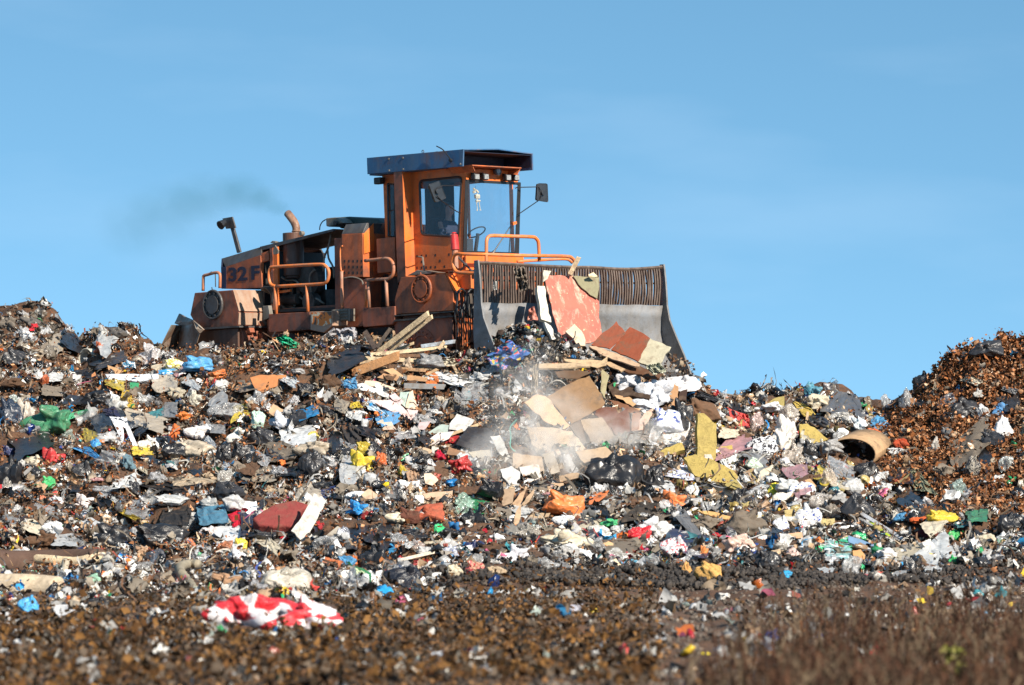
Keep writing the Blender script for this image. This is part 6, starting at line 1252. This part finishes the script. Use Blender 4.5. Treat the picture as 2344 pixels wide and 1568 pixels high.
# ---- timbers
tim = [((920, 905), (1500, 455), 62, (.58, .44, .27), 'longest pale plank rising before the front drum'), ((1040, 895), (1545, 492), 50, (.60, .46, .29), 'pale plank lying right against the longest one'),
 ((780, 938), (1710, 850), 46, (.60, .47, .30), 'level pale plank crossing below the rising planks'), ((700, 972), (1490, 1010), 48, (.56, .43, .27), 'lower level pale plank of the wood pile'),
 ((620, 1150), (1145, 950), 105, (.34, .17, .07), 'thick orange-brown timber at the left of the wood pile'), ((1160, 950), (1500, 938), 40, (.16, .08, .04), 'dark weathered timber in the wood pile'),
 ((1420, 838), (1812, 780), 46, (.32, .36, .40), 'blue-grey strip pointing at the blade'), ((1625, 870), (1688, 785), 42, (.58, .42, .26), 'short pale offcut on the level plank'),
 ((1380, 1110), (1640, 1060), 66, (.20, .15, .09), 'weathered grooved timber below the level planks'), ((1060, 625), (890, 860), 42, (.07, .055, .045), 'charred bar leaning before the step'),
 ((760, 660), (880, 860), 60, (.05, .035, .03), 'charred grooved board left of the charred bar'), ((1220, 1300), (1685, 1312), 66, (.20, .20, .20), 'grey metal window profile below the wood pile'),
 ((610, 1392), (830, 1262), 46, (.30, .31, .33), 'grey metal tube above the broken panels'), ((1800, 1070), (1945, 1340), 34, (.50, .36, .22), 'pale stick standing in the dark hollow'),
 ((680, 1085), (1130, 960), 26, (.60, .46, .28), 'pale lath on top of the thick timber'), ((1190, 1100), (1470, 1120), 40, (.36, .21, .11), 'tan lath below the crumpled carton')]
for i, (a, b, w_, cc, lb) in enumerate(tim): beam(c4, a, b, w_, cc, lb, 'wood' if 'metal' not in lb else 'board', 'metal_profile' if 'metal' in lb else 'plank', 'metal profile' if 'metal' in lb else 'plank', .35, Y=min(76.9 - .12 * i, vis(*c4(*a)) - .3) if i < 12 else None, dY=-.5 if i < 2 else 0)
board(c4, [(970, 1112), (1090, 1090), (1215, 1185), (1190, 1200), (1060, 1160)], (.46, .28, .15), 'upper brown cardboard flap below the wood pile', 'board', 'cardboard_piece', 'cardboard', .01)
board(c4, [(900, 1200), (980, 1150), (1180, 1195), (1170, 1245)], (.34, .19, .10), 'lower brown cardboard flap below the wood pile', 'board', 'cardboard_piece', 'cardboard', .01, None, (.1, -.7, .7), .3)
bag(c4, 1240, 1050, 165, 180, (.42, .32, .23), 'crumpled carton at the right of the wood pile', 'board', 'carton', 'box', heap=True)
for a, b, w_, cc, lb in [((1395, 530), (1870, 362), 26, (.48, .34, .2), 'long plank running up right across the broken panels'), ((1165, 480), (1450, 322), 12, (.64, .62, .58), 'thin white lath among the broken panels'), ((1300, 545), (1560, 560), 14, (.36, .28, .2), 'thin brown lath below the broken panels'), ((1460, 890), (1800, 790), 16, (.60, .56, .50), 'upper white lath left of the dust'), ((1500, 900), (1830, 830), 16, (.56, .52, .46), 'lower white lath left of the dust'), ((1440, 550), (1432, 620), 26, (.60, .56, .50), 'short upright white lath'), ((590, 1290), (700, 1200), 40, (.36, .32, .26), 'weathered slat below the blue and white torn panel'), ((480, 1420), (700, 1280), 36, (.40, .38, .34), 'pale slat at the foot of the slope'), ((1180, 1450), (1480, 1380), 26, (.56, .50, .40), 'cream slat at the slope foot before the berm')]:
    beam(g2, a, b, w_, cc, lb)
for a, b, w_, cc, lb in [((770, 1310), (1080, 1500), 26, (.60, .60, .62), 'uppermost of the pale slats on the lower right slope'), ((760, 1345), (1040, 1500), 16, (.46, .44, .42), 'middle pale slat on the lower right slope'), ((800, 1290), (1100, 1430), 14, (.30, .22, .16), 'brown slat beside the pale slats'), ((835, 1372), (968, 1470), 20, (.55, .70, .04), 'yellow-green strip under the pale slats'), ((450, 1430), (760, 1400), 20, (.66, .66, .66), 'white level lath below the printed sacks'), ((1070, 930), (1310, 1180), 6, (.3, .28, .2), 'thin stick on the khaki cloth')]:
    beam(g4, a, b, w_, cc, lb)
beam(g7, (525, 700), (862, 655), 34, (.66, .65, .62), 'blurred white batten on the dark berm')
for pts_, cc, lb in [([(60, 1060), (200, 870), (215, 880), (160, 1010), (150, 1060)], (.40, .26, .16), 'upright torn cardboard at the foot of the dust'), ([(130, 1060), (170, 1010), (160, 1120), (105, 1220), (95, 1200)], (.44, .30, .19), 'lower torn cardboard at the foot of the dust'), ([(170, 1010), (275, 880), (265, 930), (190, 1040)], (.36, .25, .16), 'leaning cardboard left of the large orange bag'), ([(0, 900), (120, 880), (100, 1000), (20, 1030)], (.30, .21, .14), 'brown cardboard in the dust at the left'), ([(250, 850), (500, 845), (500, 885), (240, 895)], (.40, .27, .17), 'level board above the large orange bag'), ([(140, 1160), (250, 1080), (395, 1080), (380, 1110), (230, 1150)], (.34, .24, .15), 'flattened carton under the large orange bag'), ([(790, 1320), (850, 1300), (890, 1320), (880, 1385), (820, 1390)], (.48, .32, .17), 'tan carton left of the scarlet bag'), ([(1540, 1060), (1660, 1070), (1810, 1110), (1790, 1135), (1600, 1090)], (.48, .28, .11), 'orange tan board at the right of the grey sleeve')]:
    board(g3, pts_, cc, lb, 'board', 'cardboard_piece', 'cardboard', .03)
# ---- rolls, tubes, pipes
rope(g5, [(-60, 660), (150, 665), (350, 660), (560, 655), (740, 650)], .22, (.10, .06, .045), 'long dark brown rolled mattress at the lower left edge', 'cloth', 'mattress_roll', 'mattress', lift=.2, seg=14)
rope(g5, [(0, 612), (180, 625), (360, 635), (560, 650), (690, 625), (770, 605)], .085, (.66, .52, .34), 'torn cream lining along the rolled mattress', 'foam', 'mattress_lining', 'padding', lift=1.1, seg=10)
rope(g5, [(490, 650), (480, 720), (478, 790)], .06, (.62, .52, .38), 'strip of cream lining hanging off the rolled mattress', 'foam', 'mattress_lining', 'padding', lift=1.2, taper=.03)
rope(g5, [(-60, 840), (120, 838), (280, 845), (430, 860)], .185, (.52, .42, .30), 'long cream bolster at the lower left edge', 'cloth', 'bolster', 'cushion', lift=.25, seg=14)
rope(g5, [(1480, 668), (1400, 668), (1345, 690), (1350, 730), (1400, 790), (1440, 850), (1475, 885)], .075, (.30, .26, .19), 'bent grey ribbed hose at the lower left', 'cloth', 'ribbed_hose', 'hose', ribs=.12, lift=.3)
rope(g5, [(1560, 690), (1620, 695), (1720, 725)], .07, (.30, .21, .13), 'straight brown ribbed hose right of the bent one', 'cloth', 'ribbed_hose', 'hose', ribs=.12, lift=.3)
rope(g3, [(570, 1170), (640, 1120), (730, 1100), (820, 1112)], .018, (.55, .50, .42), 'curved pale wire below the large orange bag', 'cloth', 'wire', 'wire')
rope(g3, [(130, 350), (80, 410), (85, 480), (80, 560), (120, 600)], .012, (.10, .42, .34), 'turquoise string dangling in the dust', 'cloth', 'string', 'string', lift=.6)
rope(g6, [(330, 530), (420, 500)], .05, (.2, .2, .2), 'x', 'cloth', 'pipe_stub', 'pipe') if False else None
for i, cc in enumerate(((.04, .04, .045), (.06, .06, .065), (.03, .03, .03))):
    rope(g4, [(400 + 10 * i, 640 + 24 * i), (450, 700 - 15 * i), (500, 650 + 25 * i), (550, 690 + 12 * i)], .035, cc, ['uppermost', 'middle', 'lowest'][i] + ' of three tangled black cables near the right crest', 'film', 'cable', 'cable')
# white pipe with an open end, cardboard tube
def tube_thing(f, c, rx, length_dir, r, th, col, label, name, cat, mat, Y=None, arc=(0, 360), lift=.25):
    p = f(*c); Yv = Y if Y is not None else vis(*p) - lift; mark_ell(p[0] + 25, p[1], r * 110 * 1.5, r * 100); C0 = at(*p, Yv); ax_ = Vector(length_dir); L = ax_.length; ax_.normalize(); e1 = ax_.cross(Vector((0, 0, 1))).normalized(); e2 = e1.cross(ax_); mb = MB(); n_ = 28
    for k, rr in ((0, r), (1, r - th)):
        for t_ in (0, 1):
            for i in range(n_ + 1):
                a = R(arc[0] + (arc[1] - arc[0]) * i / n_); mb.v.append(tuple(ax_ * L * t_ + (e1 * math.cos(a) * rx + e2 * math.sin(a)) * rr))
    q = n_ + 1
    for i in range(n_): mb.f += [(i, i + 1, q + i + 1, q + i), (2 * q + i + 1, 2 * q + i, 3 * q + i, 3 * q + i + 1), (i + 1, i, 2 * q + i, 2 * q + i + 1), (q + i, q + i + 1, 3 * q + i + 1, 3 * q + i)]
    o = mb.build(name, M[mat], None, 0, True); recalc(o); o.location = C0; o.color = (*col, 1); tag(o, label, cat); placed.append((p[0], p[1], 60)); return o
tube_thing(g1, (668, 470), 1.0, (.75, .75, -.05), .25, .02, (.62, .58, .48), 'short open cream plastic pipe at the left crest', 'plastic_pipe', 'pipe', 'board')
tube_thing(g4, (705, 900), 1.6, (.38, .95, .16), .31, .02, (.42, .27, .15), 'wide open cardboard tube at the foot of the leaf mound', 'cardboard_tube', 'tube', 'board', lift=.6)
tube_thing(g4, (608, 1418), 1, (.1, .3, .0), .10, .015, (.62, .62, .62), 'small white pipe end below the rounded black bag', 'plastic_pipe', 'pipe', 'board')
# ---- litter heaped against the blade
def heap_scatter(fn, region, Yf, N, sz, wts, name, label):
    x = RNG.uniform(region[0], region[1], N); y = RNG.uniform(region[2], region[3], N); ok = fn(x, y); x, y = x[ok], y[ok]; P = world(x, y, Yf(x, y)); c, k = colour(x, y, wts); c *= .8; s_ = np.exp(RNG.normal(math.log(sz), .45, len(x)))
    return scatter(name, sheets + balls + strips, P, s_, c, M['v_matte'], label=label, cat='litter')
heap_scatter(lambda x, y: y > 742 + 28 * np.abs((x - 1200) / 62) ** 2 * (x < 1245) + (x >= 1245) * (x - 1228) * .55, (1128, 1372, 730, 835), lambda x, y: 75.55 + (835 - y) / 105 * .6 + RNG.normal(0, .12, len(x)), 5200, .10, [.16, .16, .16, .05, .16, .22, .0, .06], 'blade_litter', 'dark mixed litter heaped against the left half of the blade')
heap_scatter(lambda x, y: y > 800 + (x - 1520) * .5, (1520, 1590, 800, 862), lambda x, y: 76.3 + RNG.normal(0, .12, len(x)), 150, .05, [.05, .08, .3, .1, .4, .1, .0, .02], 'falling_crumbs', 'brown crumbs spilling off the right end of the blade')
# ---- dry weeds in the near right corner, and one live plant
def weeds(N, name, label, xr, yr, hr, pal, kind='stuff', cat='weeds', parent=None, wd=.0055, cond=None, lean=.35, forks=3):
    VV, FF, CC = [], [], []; k = 0
    for _ in range(N):
        x, y = random.uniform(*xr), random.uniform(*yr)
        if cond and not cond(x, y): continue
        P = ground(np.array([x]), np.array([y]))[0]; h = random.uniform(*hr); az = random.uniform(0, 6.28); ln = random.uniform(0, lean); c = np.array(random.choice(pal)) * random.uniform(.6, 1.3)
        tip = P + np.array([math.cos(az) * ln * h, math.sin(az) * ln * h, h]); bend = np.array([math.cos(az + 1), math.sin(az + 1), 0]) * h * .12
        segs = [(P, (P + tip) / 2 + bend), ((P + tip) / 2 + bend, tip)]
        for _k in range(forks):
            t = random.uniform(.35, .95); b = P + (tip - P) * t; a2 = random.uniform(0, 6.28); e_ = b + np.array([math.cos(a2), math.sin(a2), 1.0]) * h * random.uniform(.08, .25); segs.append((b, e_))
            for _m in range(2): a3 = random.uniform(0, 6.28); segs.append((e_, e_ + np.array([math.cos(a3), math.sin(a3), .4]) * .02 * random.uniform(.5, 1.6)))
        for a, b in segs:
            w_ = wd * random.uniform(.6, 1.5); dr = np.array([random.uniform(-1, 1), random.uniform(-.4, .4), .1]); dr = dr / np.linalg.norm(dr) * w_; VV += [a - dr, a + dr, b + dr * .7, b - dr * .7]; FF.append((k, k + 1, k + 2, k + 3)); CC += [c] * 4; k += 4
    return fastmesh(name, np.array(VV), np.array(FF), M['v_leaf'], np.array(CC)), kind, label, cat
wp = [(.075, .034, .02), (.10, .05, .028), (.04, .02, .013), (.15, .11, .07), (.03, .018, .012), (.09, .06, .04)]
wm = weeds(3900, 'dry_weeds', '', (1560, 2560), (1420, 1900), (.16, .46), wp, cond=lambda x, y: random.random() < min(1, max(0, (x - 1600 + (y - 1568) * .8) / 260)))
wo = link(bpy.data.objects.new('dry_weeds', wm[0])); tag(wo, 'blurred dry brown weeds filling the lower right corner', 'weeds', None, 'stuff')
def plant(cxp, cyp, N, name, label, pal):
    base = ground(np.array([cxp]), np.array([cyp]))[0]; VV, FF, CC = [], [], []; k = 0
    for _ in range(N):
        h = random.uniform(.05, .30); az = random.uniform(0, 6.28); r_ = random.uniform(0, .06) + h * .12; c0 = base + np.array([math.cos(az) * r_, math.sin(az) * r_, h]); s_ = random.uniform(.012, .03); c = np.array(random.choice(pal))
        d1 = RNG.normal(0, 1, 3); d1 /= np.linalg.norm(d1); d2 = np.cross(d1, [0, .3, 1]); d2 /= np.linalg.norm(d2); VV += [c0 - d1 * s_, c0 + d2 * s_ * .5, c0 + d1 * s_, c0 - d2 * s_ * .5]; FF.append((k, k + 1, k + 2, k + 3)); CC += [c] * 4; k += 4
    VV = np.array(VV) - base; rt = empty(name, Matrix.Translation(base), label, 'plant')
    lo = link(bpy.data.objects.new('foliage', fastmesh('foliage', VV, np.array(FF), M['v_leaf'], np.array(CC))), rt); mb = MB(); mb.tube([V(0, 0, -.02), V(.01, .0, .15), V(-.01, .01, .30)], .006, 6); mb.build('stem', M['stem'], rt); return rt
M['stem'] = plain('plant_stem', (.16, .17, .05), .8)
plant(2185, 1610, 260, 'leafy_weed', 'blurred yellow-green leafy plant among the brown weeds', [(.30, .30, .06), (.22, .26, .05), (.36, .33, .10)])
# ---- dust and exhaust smoke (volumes)
def cloud(name, label, blobs, col, dens, absorb=None, nscale=2.2, thr=.42, aniso=.3):
    for i, (x, y, Yc_, rx, ry, rz, dk) in enumerate(blobs):
        mb = MB(); tp, tf = T_ball(3, 0, 1, 6); mb.add([tuple(p * 2) for p in tp], [tuple(q) for q in tf]); nm = name + '_%d' % i
        m = bpy.data.materials.new(name); m.use_nodes = True; n, l = m.node_tree.nodes, m.node_tree.links; n.remove(n['Principled BSDF'])
        t = n.new('ShaderNodeTexCoord'); ln = n.new('ShaderNodeVectorMath'); ln.operation = 'LENGTH'; l.new(t.outputs['Object'], ln.inputs[0]); fall = rng_node(n, l, ln.outputs['Value'], 1.0, .15, 0, 1)
        ge = n.new('ShaderNodeMapping'); ge.inputs['Scale'].default_value = (rx, ry, rz); ge.inputs['Location'].default_value = (i * 3.7, 0, 0); l.new(t.outputs['Object'], ge.inputs[0])
        nn_ = n.new('ShaderNodeTexNoise'); nn_.inputs['Scale'].default_value = nscale; nn_.inputs['Detail'].default_value = 5; nn_.inputs['Roughness'].default_value = .6; nn_.inputs['Distortion'].default_value = .6; l.new(ge.outputs[0], nn_.inputs['Vector'])
        mu_ = n.new('ShaderNodeMath'); mu_.operation = 'MULTIPLY'; l.new(fall, mu_.inputs[0]); l.new(rng_node(n, l, nn_.outputs[0], thr, thr + .25, 0, dens * dk), mu_.inputs[1])
        pv = n.new('ShaderNodeVolumePrincipled'); pv.inputs['Color'].default_value = (*col, 1); pv.inputs['Anisotropy'].default_value = aniso
        if absorb: pv.inputs['Absorption Color'].default_value = (*absorb, 1)
        l.new(mu_.outputs[0], pv.inputs['Density']); l.new(pv.outputs[0], n['Material Output'].inputs['Volume'])
        o = mb.build(name, m); o.location = at(x, y, Yc_); o.scale = (rx, ry, rz); tag(o, label, 'dust' if 'dust' in name else 'smoke', None, 'stuff')
cloud('dust_cloud', 'pale dust rising from the tumbling boards', [(1215, 1068, 69.7, 1.45, .7, .85, 1.0), (1215, 950, 71.0, 1.0, .7, 1.5, .42), (1440, 1000, 72.3, 1.3, .6, .6, .9), (1130, 1100, 68.8, .7, .6, 1.1, .5), (1310, 980, 71.0, .9, .6, .9, .4)], (.98, .95, .91), 4.0, aniso=0.0)
cloud('exhaust_smoke', 'thin dark exhaust smoke drifting left from the pipe', [(638, 476, 81, .34, .3, .2, 1.7), (600, 455, 81, .5, .4, .34, 1.3), (545, 440, 81, .75, .5, .5, 1.1), (470, 450, 81, .95, .6, .6, .8), (390, 485, 81, 1.1, .7, .75, .6), (305, 520, 81, .9, .7, .8, .5)], (.16, .46, .53), .68, nscale=1.5, thr=.30)
# ---- many more medium bags lying between the listed things, each its own object
LM = [('blue-black bag at the left edge', g1, 80, 900), ('green ball-shaped bag', g1, 385, 1435), ('blue torn bag', g1, 690, 1190), ('small red bag', g1, 830, 1315), ('white trousers', g1, 980, 1050), ('white sack', g1, 1180, 1120), ('orange bag', g1, 1450, 915), ('mustard yellow cloth', g1, 990, 780), ('open cream pipe', g1, 668, 470), ('sky blue bag', g1, 1560, 500), ('white carton', g1, 1040, 600), ('rear blade', g1, 1400, 300),
 ('orange-brown cardboard sheet', g2, 140, 60), ('pale green shopping bag', g2, 65, 350), ('silver foil sack', g2, 235, 350), ('grey-black sack', g2, 470, 700), ('tarry black rags', g2, 760, 430), ('broken pastel panels', g2, 1250, 300), ('crimson bundle', g2, 1500, 650), ('chipboard sheet', g2, 1800, 650), ('bright yellow bag', g2, 1030, 885), ('bright blue bag', g2, 850, 1035), ('maroon mattress', g2, 230, 1090), ('blue and white torn panel', g2, 470, 1100), ('brick red cushion', g2, 1370, 1080), ('emerald knotted bag', g2, 1480, 1210), ('glossy black bag', g2, 960, 1440),
 ('largest black bag', g3, 950, 750), ('large orange bag', g3, 500, 1000), ('knotted black bag', g3, 1420, 300), ('upright foam slab', g3, 1610, 500), ('wide foam slab', g3, 1680, 740), ('scarlet bag', g3, 1095, 1260), ('pale pink sack', g3, 1850, 1345), ('heap of white fabric', g3, 130, 1420), ('fibreboard sheets', g3, 500, 300), ('long grey sleeve', g3, 1490, 1190),
 ('teal bag on the crest', g4, 440, 455), ('dark grey tarpaulin', g4, 640, 560), ('cardboard tube', g4, 720, 890), ('long white sack', g4, 230, 740), ('yellow and green bag', g4, 185, 1150), ('largest printed sack', g4, 390, 1340), ('rounded black bag', g4, 750, 1255), ('khaki cloth', g4, 1190, 1090), ('white bag on the leaf mound', g4, 1770, 715), ('pale slats', g4, 950, 1410),
 ('steel blue shirt', g5, 1580, 290), ('two big black bags', g5, 1030, 460), ('striped red bag', g5, 1250, 800), ('mint green bag', g5, 690, 805), ('rolled mattress', g5, 400, 650), ('cream bolster', g5, 200, 850), ('ribbed hoses', g5, 1500, 740), ('clear sack of foam', g6, 290, 740)]
LMP = [(nm, *f_(a_, b_)) for nm, f_, a_, b_ in LM]; used = set()
CN = [('white', [(.70, .70, .69), (.62, .62, .60)], 'film'), ('clear', [(.55, .55, .55)], 'clear'), ('black', [BK, BK2], 'bag'), ('grey', [(.30, .30, .30), (.38, .37, .36)], 'film'), ('beige', [(.48, .40, .30)], 'film'), ('taupe', [(.22, .18, .14)], 'cloth'), ('blue', [(.03, .24, .52), (.08, .30, .55)], 'film'), ('green', [(.03, .26, .10), (.05, .20, .10)], 'film'), ('red', [(.50, .03, .03)], 'film'), ('yellow', [(.66, .48, .04)], 'film'), ('orange', [(.62, .17, .04)], 'film'), ('brown', [(.13, .07, .04)], 'cloth'), ('teal', [(.04, .18, .20)], 'film'), ('pink', [(.50, .26, .26)], 'film'), ('navy', [(.02, .03, .10)], 'film'), ('cream', [(.64, .56, .42)], 'cloth')]
CW = np.array([.19, .12, .20, .10, .07, .10, .03, .02, .02, .02, .02, .06, .012, .012, .015, .05]); CW /= CW.sum(); nput = 0
for tr in range(9000):
    if nput >= 320: break
    x = RNG.uniform(10, 2335); yc_, _ = crest(x); y = RNG.uniform(float(yc_) + 18, 1300); sz = min(66.0, float(np.exp(RNG.normal(math.log(35), .38))))
    if OCC[int(y / 4) % 400, int(x / 4) % 600] or OCC[int((y - sz * .25) / 4), int(x / 4) % 600]: continue
    if 1120 < x < 1560 and y < 1110: continue
    if x > 1990 + (y - 900) * .4 and y < 1180 and RNG.random() < .75: continue
    nm, qx, qy = min(LMP, key=lambda t: math.hypot(t[1] - x, (t[2] - y) * 1.3)); dx, dy = x - qx, y - qy; d_ = math.hypot(dx, dy)
    if d_ < 22 or d_ > 200: continue
    ang = math.degrees(math.atan2(-dy, dx)) % 360; dr = ['right of', 'above right of', 'above', 'above left of', 'left of', 'below left of', 'below', 'below right of'][int((ang + 22.5) // 45) % 8]; dd = 'just ' if d_ < 60 else ''
    ci = int(RNG.choice(len(CN), p=CW)); cn_, cols_, mt = CN[ci]; big = 'large' if sz > 46 else 'small'; kind_ = {'cloth': 'rag', 'clear': 'film bag'}.get(mt, 'bag')
    lb = f'{big} {cn_} {kind_} {dd}{dr} the {nm}'
    key = (big, cn_, kind_, dd, dr, nm)
    if key in used: continue
    used.add(key); w_ = sz * random.uniform(.8, 1.8); h_ = sz * random.uniform(.45, 1.05); fc_ = random.uniform(.6, 1.02); cc = tuple(c * fc_ for c in random.choice(cols_)); onm = {'rag': 'rag', 'film bag': 'film_bag', 'bag': 'bag'}[kind_]; G_ = 'bags and rags strewn over the slope'; nput += 1
    if random.random() < .55:
        a = random.uniform(-.7, .7); ca_, sa_ = math.cos(a), math.sin(a); q_ = [(x + (px * w_ * ca_ - py * h_ * sa_) * .5 * random.uniform(.7, 1.3), y + (px * w_ * sa_ + py * h_ * ca_) * .5 * random.uniform(.7, 1.3)) for px, py in ((-1, -1), (1, -1), (1, 1), (-1, 1))]
        o = sheet(lambda a, b: (a, b), q_, cc, lb, mt, onm, kind_, .05, n=22, rag=.45, lift=.1); o['group'] = G_
    else: bag(lambda a, b: (a, b), x, y, w_, h_, cc, lb, mt, onm, kind_, heap=random.random() < .6, group=G_)
print('fillers', nput)
# tiny shreds everywhere
x, y, P, cols, k, size = onehot_scatter(80000, .07, 0, .02)
gl = (k == 5) | (RNG.random(len(x)) < .3); lf = (k == 4)
scatter('shredded_litter', sheets + strips, P[~gl & ~lf], size[~gl & ~lf], cols[~gl & ~lf], M['v_matte'], label='fine shredded paper and rag litter over the slope', cat='litter')
scatter('plastic_litter', sheets + sheets + balls[:5], P[gl & ~lf], size[gl & ~lf], cols[gl & ~lf], M['v_gloss'], label='fine glossy plastic scraps over the slope', cat='litter')
# middle-sized scraps
x, y, P, cols, k, size = onehot_scatter(17000, .185, 0, .05)
gl = (k == 5) | (RNG.random(len(x)) < .4); lf = (k == 4) | ((k == 1) & (RNG.random(len(x)) < .5)); sheets2 = [T_sheet(7, .75, s + 40) for s in range(14)]; balls2 = [T_ball(s + 50, 1.3, .55, 6) for s in range(8)]
size = np.where(lf, size * .45, size)
scatter('paper_scraps', sheets2 + strips, P[~gl], size[~gl], cols[~gl], M['v_matte'], label='torn paper, card and cloth scraps among the waste', cat='litter')
scatter('plastic_scraps', sheets2 + balls2, P[gl], size[gl], cols[gl], M['v_gloss'], label='crumpled plastic scraps among the waste', cat='litter')
x, y, P, cols, k, size = onehot_scatter(11000, .34, 0, .07); ok = ~((x > 2000) & (y < 1150) & (RNG.random(len(x)) < .7)); fp = [T_strip(s + 200, 9, .022) for s in range(12)]
scatter('tangled_fibres', fp, P[ok], size[ok], (cols * .8)[ok], M['v_matte'], label='stringy tangled strips and fibres woven through the waste', cat='litter', tilt=.6)
x, y, P, cols, k, size = onehot_scatter(900, .24, 0, .05); keep = ~((x > 2020) & (y < 1150)); cl = np.tile(np.array([[.62, .62, .62]]), (len(x), 1)) * (.8 + .4 * RNG.random((len(x), 1)))
scatter('clear_film_scraps', [T_sheet(9, .6, s + 80) for s in range(8)], P[keep], size[keep], cl[keep], M['v_clear'], label='torn pieces of clear plastic film among the waste', cat='litter')
# dry leaves: dense on the right mound and in brown patches, thin elsewhere
def leafset(N, x0, x1, ya, yb, size0, wts=None, cond=None, cname='dry_leaves', label=None, temps=leaves, mat='v_leaf', pal=None, lift=.05, spread=.06):
    x = RNG.uniform(x0, x1, N); y = RNG.uniform(ya, yb, N); yc_, _ = crest(x); ok = (y > yc_ - 3) & free(x, y, 4)
    if cond is not None: ok &= cond(x, y)
    x, y = x[ok], y[ok]; P = ground(x, y); P += RNG.normal(0, spread, P.shape); P[:, 2] += lift
    pal = np.array(pal if pal is not None else [(.24, .09, .032), (.33, .145, .065), (.16, .06, .024), (.10, .04, .018), (.44, .23, .12), (.06, .027, .014), (.20, .075, .028)])
    c = pal[RNG.integers(0, len(pal), len(x))] * (.7 + .6 * RNG.random((len(x), 1))); s_ = np.exp(RNG.normal(math.log(size0), .35, len(x)))
    return scatter(cname, temps, P, s_, c, M[mat], label=label, cat='leaves' if 'lea' in cname else 'soil')
leafset(100000, 1900, 2560, 765, 1215, .07, cond=lambda x, y: RNG.random(len(x)) < np.clip((x - (2035 - (y - 900) * .55 * (y < 1040) - 77 * (y >= 1040) + (y - 1040) * .6 * (y > 1040))) / 60, 0, 1) * np.clip((1230 - y) / 100, 0, 1), label='dry brown leaves heaped in the mound on the right')
leafset(120000, -120, 2450, 770, 1330, .062, cond=lambda x, y: RNG.random(len(x)) < np.exp(-(((x - 480) / 200) ** 2 + ((y - 890) / 70) ** 2)) + .8 * np.exp(-(((x - 210) / 200) ** 2 + ((y - 1090) / 60) ** 2)) + .6 * np.exp(-(((x - 610) / 90) ** 2 + ((y - 1080) / 40) ** 2)) + .5 * np.exp(-(((x - 950) / 90) ** 2 + ((y - 880) / 60) ** 2)) + .34 * (x < 1100) + .15 + .5 * np.clip(fbm(np.stack([x / 130, y / 60, 0 * x], -1), 2) * 6 - 3.2, 0, 1), cname='leaf_mould', label='crumbled brown leaf mould between the waste, thickest on the left')
leafset(22000, -120, 1500, 1320, 1600, .06, cname='foreground_leaf_mould', label='crumbled leaf mould on the blurred foreground', pal=[(.09, .042, .015), (.05, .026, .012), (.18, .09, .03), (.03, .02, .012), (.10, .075, .055)])
# ---- foreground: peaty clods on the left and middle, grey soil on the right, thin litter
def fore(N, ya, yb, size0, pal, cond, name, label, temps=clods, mat='v_matte', cat='soil', lift=.0):
    x = RNG.uniform(-150, 2500, N); y = ya + (yb - ya) * RNG.random(N); ok = cond(x, y) & free(x, y, 6); x, y = x[ok], y[ok]; P = ground(x, y); P[:, 2] += lift
    pal = np.array(pal); c = pal[RNG.integers(0, len(pal), len(x))] * (.7 + .6 * RNG.random((len(x), 1))); s_ = np.exp(RNG.normal(math.log(size0), .45, len(x))) * np.interp(P[:, 1], [22, 60], [.6, 1.15])
    return scatter(name, temps, P, s_, c, M[mat], label=label, cat=cat)
peat = [(.085, .038, .013), (.05, .025, .011), (.15, .068, .02), (.03, .018, .010), (.20, .10, .035), (.018, .012, .009), (.07, .045, .028), (.03, .02, .013)]
greyp = [(.11, .085, .066), (.14, .11, .088), (.07, .055, .043), (.18, .145, .115)]
edge = lambda x: 1395 - .05 * (x - 900) * (x > 900)
fore(60000, 1332, 1640, .058, peat, lambda x, y: (RNG.random(len(x)) < np.clip((y - edge(x) + 60) / 60, .25, 1)) & (RNG.random(len(x)) < np.clip((1500 - x + (1480 - y) * 1.2) / 450, .10, 1)), 'peat_clods', 'dark brown peaty clods across the blurred foreground')
fore(22000, 1318, 1640, .05, greyp, lambda x, y: RNG.random(len(x)) < np.clip((x - 1000) / 500, .02, 1), 'soil_clods', 'grey brown soil crumbs across the right foreground')
berm = [(.022, .018, .016), (.035, .028, .024), (.05, .04, .033)]
fore(40000, 1278, 1352, .055, berm, lambda x, y: (np.abs(y - (1318 - .012 * (x - 1700))) < 30) & (RNG.random(len(x)) < np.clip((x - 930) / 150, .15, 1) * np.clip((2344 - x) / 300, .3, 1)), 'dark_soil_berm', 'low berm of black soil at the foot of the slope', lift=.05)
for nm, tp, mt, N, sz in (('foreground_paper', sheets, 'v_matte', 2200, .125), ('foreground_plastic', balls + sheets, 'v_gloss', 1300, .12)):
    x = RNG.uniform(-150, 2500, N); y = 1300 + 300 * RNG.random(N) ** 1.5; cl_ = RNG.random(N) < np.clip(fbm(np.stack([x / 120, y / 22, 0 * x], -1), 3) * 4 - 1.6, .08, 1); x, y = x[cl_], y[cl_]; f_ = free(x, y, 8); x, y = x[f_], y[f_]; N = len(x); P = ground(x, y); P[:, 2] += .03; c, k = colour(x, y, [.50, .18, .05, .10, .0, .06, .0, .11]); c *= .8; s_ = np.exp(RNG.normal(math.log(sz), .4, N)) * np.interp(P[:, 1], [22, 60], [.5, 1.25])
    scatter(nm, tp, P, s_ * np.exp(RNG.normal(0, .35, N)), c, M[mt], label='scraps of ' + ('paper' if 'paper' in nm else 'plastic') + ' strewn over the blurred foreground soil', cat='litter')
